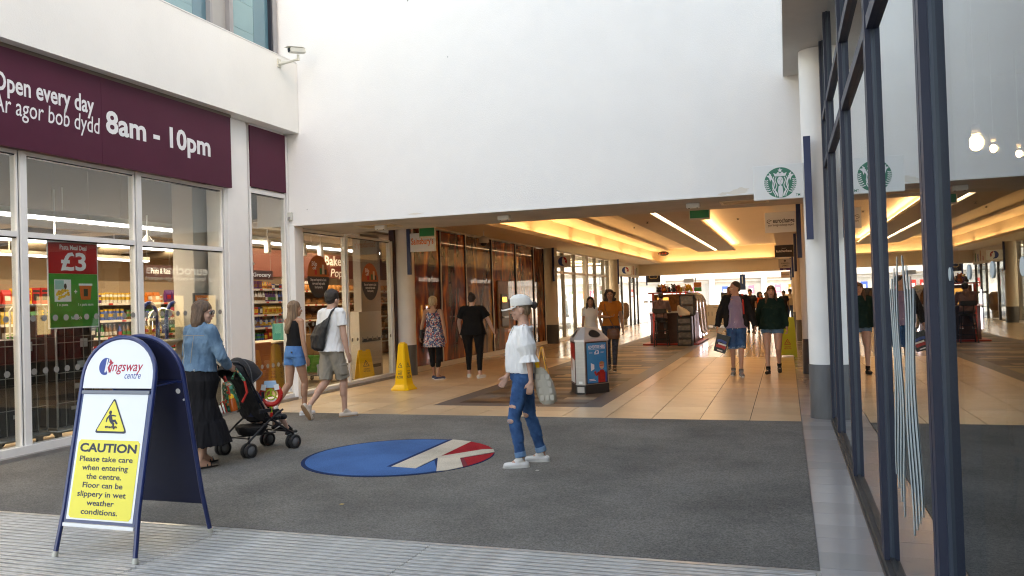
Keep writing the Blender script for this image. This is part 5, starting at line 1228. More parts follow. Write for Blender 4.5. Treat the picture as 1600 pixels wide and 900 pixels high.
# soffit above the coffee shop, plus unseen storeys added to block the sun
rb = thing('cafe_soffit_sun_block', 'pale soffit and added sun-blocking storeys over the coffee shop front', 'building', (4, 0, 4.5))
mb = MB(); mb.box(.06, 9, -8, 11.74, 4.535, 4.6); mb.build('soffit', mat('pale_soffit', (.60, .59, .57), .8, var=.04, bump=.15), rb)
mb = MB(); mb.box(.065, 9, -8, 11.735, 4.601, 13.5); mb.build('upper_wall', white_wall, rb)  # storeys out of view, sized to keep the sun off the entrance
ci = struct('cafe_interior', (4, 4, 0))
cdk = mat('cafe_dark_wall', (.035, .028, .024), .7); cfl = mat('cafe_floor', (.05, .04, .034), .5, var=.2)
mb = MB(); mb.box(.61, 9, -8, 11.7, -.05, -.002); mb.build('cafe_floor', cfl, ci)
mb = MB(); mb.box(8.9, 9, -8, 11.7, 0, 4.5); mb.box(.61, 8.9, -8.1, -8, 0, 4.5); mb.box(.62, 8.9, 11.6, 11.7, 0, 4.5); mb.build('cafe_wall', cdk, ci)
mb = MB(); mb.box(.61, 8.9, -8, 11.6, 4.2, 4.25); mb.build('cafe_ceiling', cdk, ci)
bulb = emat('bulb_glow', (1, .62, .28), 60)
def pendant(x, y, z, label, s=1.0):
    t = thing('pendant_lamp', label, 'lamp', (x, y, z), group='glowing pendant lamps inside the coffee shop')
    mb = MB(); mb.ball((x, y, z), (.05*s, .05*s, .065*s), 14, 10); mb.build('bulb', bulb, t)
    mb = MB(); mb.lathe([(.02, z+.07), (.035*s, z+.068), (.03, z+.14), (.008, z+.15)], (x, y), 12); mb.cyl((x, y, z+.15), (x, y, 4.19), .005, n=5); mb.build('cord', MATS['post_grey'], t)
pendant(1.5, 7.4, 2.72, 'large glowing pendant bulb behind the nearest coffee shop pane', 1.0)
pendant(2.0, 9.13, 2.92, 'smaller glowing pendant deeper in the coffee shop', .6)
pendant(2.5, 10.28, 3.01, 'third glowing pendant at the right edge inside the coffee shop', .6)
def cafe_table(x, y, label):
    t = thing('cafe_table', label, 'table', (x, y, 0))
    mb = MB(); mb.lathe([(.36, .72), (.37, .73), (.37, .75)], (x, y), 28); mb.build('table_top', mat('table_wood', (.10, .05, .025), .35, var=.3), t)
    mb = MB(); mb.lathe([(.24, .0), (.24, .015), (.035, .04), (.03, .72)], (x, y), 20); mb.build('pedestal', black_m, t)
def cafe_chair(x, y, rz, label):
    t = thing('cafe_chair', label, 'chair', (x, y, 0), rz, local=True)
    mb = MB(); mb.bbox(-.21, .21, -.21, .21, .43, .47, .015); mb.build('seat', mat('chair_wood', (.09, .05, .03), .5), t)
    mb = MB(); mb.tube([(-.19, -.2, .47), (-.19, -.24, .82), (0, -.27, .88), (.19, -.24, .82), (.19, -.2, .47)], .016, 6); mb.bbox(-.17, .17, -.25, -.23, .62, .78, .008); mb.build('backrest', MATS['chair_wood'], t)
    for sx in (-1, 1):
        for sy in (-1, 1): mb = MB(); mb.cyl((sx*.2, sy*.2, 0), (sx*.17, sy*.17, .43), .015, n=7); mb.build('leg', black_m, t)
cafe_table(1.5, 2.6, 'small round table just inside the nearest coffee shop glass'); cafe_table(1.7, 5.3, 'second round table inside the coffee shop glass')
cafe_chair(1.25, 3.25, R(170), 'wooden chair behind the nearest coffee shop table'); cafe_chair(1.5, 1.9, 0, 'wooden chair in front of the nearest coffee shop table'); cafe_chair(1.6, 6.0, R(185), 'wooden chair at the second coffee shop table')
t = thing('paper_bag', 'white paper bag standing on the coffee shop floor by the nearest table', 'bag', (1.0, 2.9, 0)); mb = MB(); mb.loft([[(1.0-.09*s_, 2.9-.05, z), (1.0+.09*s_, 2.9-.05, z), (1.0+.09*s_, 2.9+.05, z), (1.0-.09*s_, 2.9+.05, z)] for z, s_ in ((.001, 1), (.14, 1), (.27, .85))]); mb.build('bag_body', panel_w, t)
mb = MB(); mb.tube([(.96, 2.9, .27), (.97, 2.9, .35), (1.03, 2.9, .35), (1.04, 2.9, .27)], .005, 5); mb.build('handle', panel_w, t)

# ================================================================ A-FRAME CAUTION BOARD
af = thing('caution_board', 'navy A-frame board with yellow caution notice standing on the grating', 'sign', (-4.21, 4.3, 0))
nvy = mat('navy_enamel', (.012, .028, .13), .28, coat=.4); nvd = mat('navy_panel_back', (.010, .014, .050), .45)
Ff = frame((-4.212, 3.99, 0.0), (1, 0.0, 0), (-.04, .325, 1.38)); Fk = frame((-4.212, 4.685, 0.0), (-1, 0, 0), (.04, -.30, 1.38))
def arch(w_, s0, s1, n=20, inset=0):
    c = s1-w_*.86; pts = [(-w_, s0), (w_, s0)]
    pts += [(w_*math.cos(a), c+w_*.86*math.sin(a)) for a in [math.pi*i/n for i in range(n+1)]]
    return pts
def frame_tube(F_, par, nm):
    w_, top = .305, 1.43; c = top-w_*.90
    pts = [(-w_-.02, .0, 0)]+[(-w_, .3, 0), (-w_, c, 0)]+[(-w_*math.cos(a), c+w_*.90*math.sin(a), 0) for a in [math.pi*i/18 for i in range(1, 18)]]+[(w_, c, 0), (w_, .3, 0), (w_+.02, .0, 0)]
    mb = MB(); mb.M = F_; mb.tube(pts, .016, 10); mb.build(nm, nvy, par)
frame_tube(Ff, af, 'front_frame'); frame_tube(Fk, af, 'rear_frame')
for F_ in (Ff, Fk):
    mb = MB(); mb.M = F_; mb.cyl((-.326, -.004, 0), (-.324, .03, 0), .02, n=10); mb.cyl((.324, .03, 0), (.326, -.004, 0), .02, n=10); mb.build('rubber_foot', MATS['camera_white'], af)
mb = MB(); mb.M = Ff; mb.prism(arch(.290, 1.085, 1.415), -.006, .006); hp = mb.build('header_panel', mat('board_white', (.74, .77, .80), .25, coat=.5), af)
mb = MB(); mb.M = Ff; mb.prism([(-.290, .215), (.290, .215), (.290, 1.072), (-.290, 1.072)], -.006, .004, 0); bp_ = mb.build('poster_panel', nvy, af)
mb = MB(); mb.M = Ff; mb.prism([(-.272, .235), (.272, .235), (.272, 1.045), (-.272, 1.045)], .0045, .006); ps_ = mb.build('notice_sheet', MATS['board_white'], bp_)
mb = MB(); mb.M = Ff; mb.prism([(-.29, .190), (.29, .190), (.29, .212), (-.29, .212)], -.01, .012); mb.build('lower_rail', panel_w, af)
mb = MB(); mb.M = Ff; mb.prism([(-.285, 1.048), (.285, 1.048), (.285, 1.069), (-.285, 1.069)], .0045, .014); mb.build('clip_rail', mat('clip_grey', (.16, .16, .18), .3, metal=.5), bp_)
mb = MB(); mb.M = Fk; mb.prism(arch(.290, .215, 1.415), -.004, .004); mb.build('rear_panel', nvd, af)
mb = MB(); mb.M = Fk; mb.cyl((-.245, 1.04, -.0045), (-.245, 1.04, -.008), .018, n=14); mb.cyl((-.285, .98, -.0045), (-.285, .98, -.012), .008, n=8); mb.build('rivet', panel_w, af)
mb = MB(); mb.M = Fk; mb.prism([(-.288, 1.10), (.288, 1.10), (.288, 1.115), (-.288, 1.115)], -.012, -.0045); mb.build('cross_bar', nvy, af)
mb = MB(); mb.tube([(-3.93, 4.24, 1.07), (-3.93, 4.45, 1.08)], .006, 6); mb.tube([(-4.50, 4.24, 1.07), (-4.50, 4.45, 1.08)], .006, 6); mb.build('hinge_stay', nvy, af)
ylw = mat('caution_yellow', (.80, .70, .035), .35, coat=.4); ink = mat('ink_dark', (.016, .020, .045), .45)
mb = MB(); mb.M = Ff; x0_, x1_, y0_, y1_, c_ = -.255, .255, .245, .745, .018
mb.prism([(x0_+c_, y0_), (x1_-c_, y0_), (x1_, y0_+c_), (x1_, y1_-c_), (x1_-c_, y1_), (x0_+c_, y1_), (x0_, y1_-c_), (x0_, y0_+c_)], .0065, .008); mb.build('yellow_field', ylw, ps_)
F3 = Ff @ Matrix.Translation((0, 0, .0085))
def at(s_, x, y, w_, h_, m=ink, bold=.015, par=ps_, al='c', shear=0, F_=F3):
    mb = MB(); mb.M = F_; mb.text(s_, x, y, w=w_, h=h_, bold=bold, align=al, shear=shear); return mb.build('lettering', m, par)
at('CAUTION', 0, .668, .47, .055, bold=.035)
for i, (s_, w_) in enumerate((('Please take care', .44), ('when entering', .38), ('the centre.', .29), ('Floor can be', .33), ('slippery in wet', .40), ('weather', .225), ('conditions.', .30))):
    at(s_, -.005, .606-.0555*i, w_, .034, bold=.022)
mb = MB(); mb.M = F3
def rtri(cx, cy, w_, h_, r):
    P3 = [(cx-w_/2, cy), (cx+w_/2, cy), (cx, cy+h_)]; out = []
    for i in range(3):
        p = Vector(P3[i]); a = Vector(P3[i-1]); b = Vector(P3[(i+1) % 3]); out += [tuple(p+(a-p).normalized()*r), tuple(p+(a-p).normalized()*r*.3+(b-p).normalized()*r*.3), tuple(p+(b-p).normalized()*r)]
    return out
mb.prism(rtri(0, .790, .27, .235, .02), -.001, 0, 0); mb.prism(rtri(0, .803, .236, .203, .012), .0002, .001, 1); mb.build('warning_triangle', [ink, ylw], ps_)
mb = MB(); mb.M = F3 @ Matrix.Translation((0, .0, .0011))
mb.prism([(-.018+.012*math.cos(a), .925+.013*math.sin(a)) for a in [2*math.pi*i/12 for i in range(12)]], 0, .001)
ribbon(mb, [(-.018, .912), (-.012, .888), (-.002, .865)], [.018, .028, .024], 0, .0012)
ribbon(mb, [(-.018, .905), (.010, .905), (.032, .902)], [.011, .010, .007], 0, .0014); ribbon(mb, [(-.022, .905), (-.040, .885), (-.044, .862)], [.011, .010, .007], 0, .0016)
ribbon(mb, [(-.002, .868), (.028, .872), (.040, .858), (.050, .852)], [.018, .016, .013, .01], 0, .0018); ribbon(mb, [(-.004, .866), (.018, .850), (.020, .825), (.032, .818)], [.018, .016, .012, .01], 0, .002)
for i in range(9): a = -.048+.011*i; mb.prism([(a, .824+.004*(i % 3)), (a+.012, .822), (a+.010, .834+.003*(i % 2)), (a+.001, .838-.002*i % .01)], 0, .0022+.0001*i)
mb.build('falling_figure', ink, ps_)
Fh = Ff @ Matrix.Translation((0, 0, .0065))
mb = MB(); mb.M = Fh; cx, cy, r = -.118, 1.232, .058
mb.prism([(cx+r*.92*math.cos(R(a)), cy+r*math.sin(R(a))) for a in range(62, 300, 8)]+[(cx+.35*r, cy-.3*r), (cx+.12*r, cy-.62*r)], 0, .001); mb.build('logo_blue_part', logo_blue, hp)
mb = MB(); mb.M = Fh; mb.prism([(cx+.62*r, cy+.9*r), (cx+.30*r, cy-.1*r), (cx+.55*r, cy-.72*r), (cx+.9*r, cy-.7*r), (cx+.62*r, cy-.05*r), (cx+1.02*r, cy+.42*r)][::-1], 0, .0012); mb.build('logo_red_part', logo_red, hp)
at('k', cx+.30*r, cy-.034, .04, .085, lett_w, .05, hp, 'c', .15, Fh @ Matrix.Translation((0, 0, .0013)))
at('ingsway', -.075, 1.200, .275, .062, logo_red, .012, hp, 'l', .2, Fh); at('centre', .055, 1.150, .135, .036, logo_blue, .006, hp, 'l', .2, Fh)

# ================================================================ LITTER BIN
bn = thing('litter_bin', 'silver three sided litter bin with advertising posters in the mall', 'bin', (-3.16, 13.05, 0))
BC = Vector((-3.16, 13.05)); A0 = R(-76.6)
angs = [A0+R(40), A0+R(100), A0+R(160), A0+R(220), A0+R(280), A0+R(340)]
ds = [.235, .334, .235, .334, .235, .334]
def hexa(sc, z, off=0):
    out = []
    for i in range(6):
        a, b = angs[i], angs[(i+1) % 6]; d1, d2 = ds[i]*sc+off, ds[(i+1) % 6]*sc+off
        M_ = Matrix(((math.cos(a), math.sin(a)), (math.cos(b), math.sin(b)))); p = M_.inverted() @ Vector((d1, d2)); out.append((BC.x+p.x, BC.y+p.y, z))
    return out
bm_ = mat('bin_silver', (.55, .55, .54), .28, metal=.85, var=.08, vscale=5, aniso=(1, 1, 10), bump=.05, dirt=.15)
mb = MB(); mb.loft([hexa(1, .0, .004), hexa(1, .15, .004)]); mb.build('plinth', mat('bin_dark', (.035, .032, .03), .45, var=.2), bn)
mb = MB(); mb.loft([hexa(1, .151), hexa(1, .85)]); mb.build('body', bm_, bn)
mb = MB(); mb.loft([hexa(1, .851, .014), hexa(1, .885, .014), hexa(.52, 1.07), hexa(.50, 1.075)]); mb.build('hood', mat('bin_hood', (.70, .70, .71), .3, metal=.6), bn)
def bin_face(i):
    a = angs[i]; n_ = Vector((math.cos(a), math.sin(a), 0)); u_ = Vector((-math.sin(a), math.cos(a), 0))
    return frame((BC.x+n_.x*(ds[i]+.001), BC.y+n_.y*(ds[i]+.001), 0), u_, (0, 0, 1)), n_, u_
bl = mat('ad_blue', (.015, .17, .42), .25, coat=.6, col2=(.05, .30, .55), vscale=1.2)
for i, m_ in ((0, bl), (4, PMx['red']), (2, bl)):
    F_, n_, u_ = bin_face(i)
    mb = MB(); mb.M = F_; mb.prism([(-.228, .16), (.228, .16), (.228, .845), (-.228, .845)], 0, .004); mb.build('poster_frame', MATS['bin_dark'], bn)
    mb = MB(); mb.M = F_; mb.prism([(-.208, .175), (.208, .175), (.208, .825), (-.208, .825)], .0045, .006); pp = mb.build('poster', m_, bn)
    # hood opening on the slope
    s0 = Vector((BC.x, BC.y, 0))+n_*(ds[i]+.014)+Vector((0, 0, .885)); s1 = Vector((BC.x, BC.y, 0))+n_*(ds[i]*.52)+Vector((0, 0, 1.07))
    v_ = (s1-s0); F2 = frame(s0, u_, v_); L_ = v_.length
    mb = MB(); mb.M = F2; mb.prism([(.115*math.cos(t_)*(1-.25*math.sin(t_)), L_*.47+.075*math.sin(t_)) for t_ in [2*math.pi*k/24 for k in range(24)]], -.03, .002); mb.build('opening', black_m, bn)
    mb = MB(); mb.M = F2; mb.tube([(.12*math.cos(t_)*(1-.25*math.sin(t_)), L_*.47+.079*math.sin(t_), .002) for t_ in [2*math.pi*k/24 for k in range(25)]], .006, 6); mb.build('opening_rim', bm_, bn)
    FF = F_ @ Matrix.Translation((0, 0, .0065))
    if i == 0:
        at('ADVERTISE HERE', 0, .735, .36, .05, lett_w, .02, pp, 'c', 0, FF); at('£3', 0, .64, .10, .06, lett_w, .03, pp, 'c', 0, FF); at('FROM ONLY', -.12, .655, .07, .02, lett_w, .0, pp, 'c', 0, FF); at('A DAY', .12, .655, .07, .02, lett_w, 0, pp, 'c', 0, FF)
        mb = MB(); mb.M = FF; ribbon(mb, [(-.18, .72), (.18, .72)], .004, 0, .0005); ribbon(mb, [(-.17, .215), (-.03, .215)], .008, 0, .0005); ribbon(mb, [(-.17, .235), (-.06, .235)], .008, 0, .0005); mb.build('fine_print', lett_w, pp)
        mb = MB(); mb.M = FF
        mb.prism([(.02, .175), (.17, .175), (.175, .32), (.14, .38), (.06, .38), (.02, .30)], .0, .001, 0)
        ribbon(mb, [(.04, .34), (-.02, .30), (-.05, .36)], .045, .0011, .002, 0)
        mb.prism([(.10+.05*math.cos(t_), .45+.06*math.sin(t_)) for t_ in [2*math.pi*k/16 for k in range(16)]], .0011, .002, 1)
        mb.prism([(.10+.055*math.cos(t_), .475+.045*math.sin(t_)) for t_ in [math.pi*k/10 for k in range(11)]], .0021, .003, 2)
        mb.prism([(.155, .175), (.205, .175), (.205, .33), (.175, .36)], .0, .0008, 3)
        mb.prism([(-.06, .40), (-.06, .47), (-.13, .50), (-.13, .37)], .0011, .002, 4); ribbon(mb, [(.055, .452), (.14, .452)], .016, .0031, .004, 0)
        mb.build('picture_child_with_megaphone', [PMx['red'], mat('print_skin', (.55, .30, .2), .5), mat('print_hair', (.35, .16, .06), .5), logo_blue, lett_w], pp)
    if i == 4:
        mb = MB(); mb.M = FF; mb.prism([(-.20, .18), (.20, .18), (.20, .55), (-.20, .60)], 0, .001, 0); mb.prism([(-.17+.07*math.cos(t_)+.07, .5+.14*math.sin(t_)) for t_ in [2*math.pi*k/16 for k in range(16)]], .0011, .002, 1); mb.build('picture_print', [panel_w, MATS['print_skin']], pp)
for i in (1, 3, 5):
    F_, n_, u_ = bin_face(i); mb = MB(); mb.M = F_; mb.prism([(-.06, .03), (.06, .03), (.06, .12), (-.06, .12)], .004, .006); mb.build('steel_plate', bm_, bn)
F_, n_, u_ = bin_face(5); mb = MB(); mb.M = F_; mb.prism([(-.03, .17), (.03, .17), (.03, .21), (-.03, .21)], .0, .002); mb.build('maker_plate', panel_w, bn)

# ================================================================ WET FLOOR SIGNS
wy = mat('floor_sign_yellow', (.86, .52, .008), .38); wg = mat('floor_sign_lime', (.45, .50, .03), .4)
def tri_icon(mb, cx, cy, s_):
    mb.prism(rtri(cx, cy, s_, s_*.88, s_*.08), 0, .001, 0); mb.prism(rtri(cx, cy+s_*.09, s_*.70, s_*.62, s_*.05), .0011, .002, 1)
    ribbon(mb, [(cx-.1*s_, cy+.5*s_), (cx+.02*s_, cy+.35*s_), (cx+.14*s_, cy+.32*s_)], s_*.08, .0021, .003, 0); ribbon(mb, [(cx+.02*s_, cy+.35*s_), (cx+.05*s_, cy+.2*s_)], s_*.07, .0021, .003, 0)
t = thing('wet_floor_cone', 'tall yellow four sided caution wet floor cone in front of the white column', 'floor sign', (-6.64, 13.25, 0), R(-8), local=True)
def sq(h, z, c=.25): q_ = h*c; return [(-h+q_, -h, z), (h-q_, -h, z), (h, -h+q_, z), (h, h-q_, z), (h-q_, h, z), (-h+q_, h, z), (-h, h-q_, z), (-h, -h+q_, z)]
mb = MB(); mb.loft([sq(.19, 0), sq(.19, .02), sq(.165, .05), sq(.135, .10), sq(.125, .16), sq(.070, .80), sq(.062, .835), sq(.045, .84)]); mb.build('cone_body', wy, t)
for k in range(4):
    a = math.pi/2*k; F_ = Matrix.Rotation(a, 4, 'Z') @ frame((0, -.1262, .16), (1, 0, 0), (0, .055, .64))
    mb = MB(); mb.M = F_; tri_icon(mb, 0, .25, .105); mb.build('warning_icon', [ink, wy], t)
    mb = MB(); mb.M = F_; mb.text('CAUTION', 0, .175, w=.10, h=.022, align='c', bold=.02); mb.text('WET', 0, .115, w=.09, h=.045, align='c', bold=.03); mb.text('FLOOR', 0, .055, w=.135, h=.045, align='c', bold=.03); mb.build('lettering', ink, t)
mb = MB(); mb.box(-.05, .05, -.012, .012, .8405, .86); mb.build('top_grip', wy, t)
def floor_board(x, y, rz, label, m, h=.62, wd=.30, txt=True, ic=None):
    t = thing('wet_floor_board', label, 'floor sign', (x, y, 0), rz, local=True)
    for s_ in (-1, 1):
        F_ = frame((0, s_*-.12, 0), (s_, 0, 0), (0, s_*.11, h)); L_ = math.hypot(.11, h)
        mb = MB(); mb.M = F_; w2 = wd/2
        mb.prism([(-w2, 0), (-w2+.06, 0), (-w2+.07, .05), (w2-.07, .05), (w2-.06, 0), (w2, 0), (w2-.03, L_-.12), (w2-.045, L_-.015), (w2-.07, L_), (.05, L_), (.05, L_-.035), (-.05, L_-.035), (-.05, L_), (-w2+.07, L_), (-w2+.045, L_-.015), (-w2+.03, L_-.12)], -.01, .004); mb.build('panel', m, t)
        if txt:
            mb = MB(); mb.M = F_ @ Matrix.Translation((0, 0, .005)); tri_icon(mb, 0, .30, .16); mb.build('warning_icon', [ic or ink, m], t)
            mb = MB(); mb.M = F_ @ Matrix.Translation((0, 0, .005)); mb.text('CAUTION', 0, .235, w=.14, h=.03, align='c', bold=.02); mb.text('WET FLOOR', 0, .19, w=.17, h=.03, align='c', bold=.02); mb.build('lettering', ic or ink, t)
floor_board(-8.28, 14.75, R(62), 'small yellow wet floor board behind the glass by the white cabinet', wy, .64, .36)
floor_board(-4.62, 15.3, R(100), 'yellow floor board mostly hidden behind the woman in the white cap', wy, .62, .34)
floor_board(-.02, 20.4, R(5), 'lime floor board with red warning beside the woman in the green hoodie', wg, .95, .42, True, PMx['red'])
# ================================================================ PEOPLE
def V3(*a): return Vector(a)
class Prims:
    def __init__(s): s.v = []; s.f = []
    def _add(s, vs, fs):
        k = len(s.v); s.v += [tuple(p) for p in vs]; s.f += [tuple(i+k for i in f) for f in fs]
    def rings(s, rg):
        n = len(rg[0]); fs = []
        for i in range(len(rg)-1):
            for j in range(n): a = i*n+j; b = i*n+(j+1) % n; fs.append((a, b, b+n, a+n))
        fs.append(tuple(reversed(range(n)))); fs.append(tuple(range((len(rg)-1)*n, len(rg)*n)))
        s._add([p for r in rg for p in r], fs); return s
    def ell(s, c, r, M=None, n=16, k=10):
        if not isinstance(r, (tuple, list)): r = (r, r, r)
        rg = []
        for i in range(k+1):
            t = min(max(math.pi*i/k, .05), math.pi-.05)
            ring = [Vector((c[0]+r[0]*math.sin(t)*math.cos(2*math.pi*j/n), c[1]+r[1]*math.sin(t)*math.sin(2*math.pi*j/n), c[2]-r[2]*math.cos(t))) for j in range(n)]
            rg.append([M @ p for p in ring] if M is not None else ring)
        return s.rings(rg)
    def cone(s, p0, p1, r0, r1=None, rnd=True, n=16, flat=1.0, side=None):
        """rounded (rnd) or cut-off tapered limb; flat squashes it across 'side'"""
        r1 = r0 if r1 is None else r1; p0 = Vector(p0); p1 = Vector(p1); d = (p1-p0); L_ = d.length
        if L_ < 1e-6: return s
        d /= L_
        a = (Vector(side)-d*d.dot(Vector(side))).normalized() if side is not None else d.orthogonal().normalized(); b = d.cross(a)
        prof = []
        if rnd:
            for t in (80, 55, 30): prof.append((p0-d*r0*math.sin(R(t)), r0*math.cos(R(t))))
        prof.append((p0, r0)); prof.append((p1, r1))
        if rnd:
            for t in (30, 55, 80): prof.append((p1+d*r1*math.sin(R(t)), r1*math.cos(R(t))))
        return s.rings([[p+(a*math.cos(2*math.pi*j/n)*flat+b*math.sin(2*math.pi*j/n))*r for j in range(n)] for p, r in prof])
    def loft(s, secs, M=None, n=28, fold=None):
        """secs: (x, y, z, rx, ry) ellipses, optional fold (count, amplitude growing down the list)"""
        rg = []
        for i, (x, y, z, rx, ry) in enumerate(secs):
            ring = []
            for j in range(n):
                a = 2*math.pi*j/n; k = 1.0
                if fold: k += fold[1]*(i/max(1, len(secs)-1))*(math.sin(fold[0]*a+.7*i*.3)+.4*math.sin((fold[0]*1.7)*a+2))
                ring.append(Vector((x+rx*k*math.cos(a), y+ry*k*math.sin(a), z)))
            rg.append([M @ p for p in ring] if M is not None else ring)
        if rg[0][0].z > rg[-1][0].z: rg = rg[::-1]
        return s.rings(rg)
    def mesh(s, name, m, parent, voxel=.01, smooth=4, wr=None, dec=None, seed=1, mats=None, paint=None):
        me = bpy.data.meshes.new('t'); me.from_pydata(s.v, [], s.f); me.update()
        o = bpy.data.objects.new('t', me); COL.objects.link(o)
        md = o.modifiers.new('r', 'REMESH'); md.mode = 'VOXEL'; md.voxel_size = voxel
        if smooth: sm = o.modifiers.new('s', 'SMOOTH'); sm.factor = .5; sm.iterations = smooth
        if dec: dm_ = o.modifiers.new('d', 'DECIMATE'); dm_.ratio = dec
        bpy.context.view_layer.update()
        m2 = bpy.data.meshes.new_from_object(o.evaluated_get(bpy.context.evaluated_depsgraph_get()))
        bpy.data.objects.remove(o); bpy.data.meshes.remove(me)
        n = len(m2.vertices)
        if wr and n:
            co_ = np.empty(n*3); m2.vertices.foreach_get('co', co_); co_ = co_.reshape(-1, 3)
            nr = np.empty(n*3); m2.vertices.foreach_get('normal', nr); nr = nr.reshape(-1, 3)
            rs_ = np.random.RandomState(seed); h = np.zeros(n)
            amp, fr, ax = wr
            for k in range(9):
                kv = rs_.normal(size=3)*np.array(ax)*fr*(.6+.22*k); ph = rs_.uniform(0, 6.28)
                q = co_ @ kv + ph + 1.2*np.sin(co_ @ (rs_.normal(size=3)*fr*.5))
                h += (1-2*np.abs(np.sin(q)))/(1+.35*k)
            co_ += nr*(h*amp/3)[:, None]
            m2.vertices.foreach_set('co', co_.ravel()); m2.update()
        m2.name = name; m2.materials.clear()
        for x in (mats or [m]): m2.materials.append(x)
        if paint is not None:
            for p in m2.polygons: p.material_index = paint(p.center)
        m2.polygons.foreach_set('use_smooth', [True]*len(m2.polygons))
        ob = bpy.data.objects.new(name, m2); COL.objects.link(ob)
        if parent is not None: ob.parent = parent
        ORG[ob.name] = Vector((0, 0, 0))
        return ob
def ik(a, c, l1, l2, pole):
    a = Vector(a); c = Vector(c); d = c-a; L_ = d.length
    if L_ > (l1+l2)*.998: c = a+d.normalized()*(l1+l2)*.998; d = c-a; L_ = d.length
    x = (l1*l1-l2*l2+L_*L_)/(2*L_); h = math.sqrt(max(l1*l1-x*x, 0)); u = d.normalized(); p = Vector(pole); p = (p-u*p.dot(u))
    p = p.normalized() if p.length > 1e-5 else u.orthogonal()
    return a+u*x+p*h, c
def hair_mat(name, c, c2): return mat(name, c, .42, col2=c2, vscale=14, aniso=(4, 4, .35), bump=.8, bscale=60, spec=.5)
def denim(name, c, c2, s_=60): return mat(name, c, .85, col2=c2, vscale=7, bump=.5, bscale=260, spec=.2)
skin_l = mat('skin_light', (.56, .33, .24), .5, var=.12, vscale=14, spec=.4); skin_m = mat('skin_tan', (.42, .235, .155), .5, var=.12, vscale=14, spec=.4)
skin_p = mat('skin_pale', (.60, .38, .30), .5, var=.12, vscale=14, spec=.4); skin_d = mat('skin_brown', (.26, .13, .08), .5, var=.12, vscale=14, spec=.4)
eye_w = mat('eye_white', (.7, .68, .66), .3); eye_d = mat('eye_dark', (.02, .013, .01), .2)
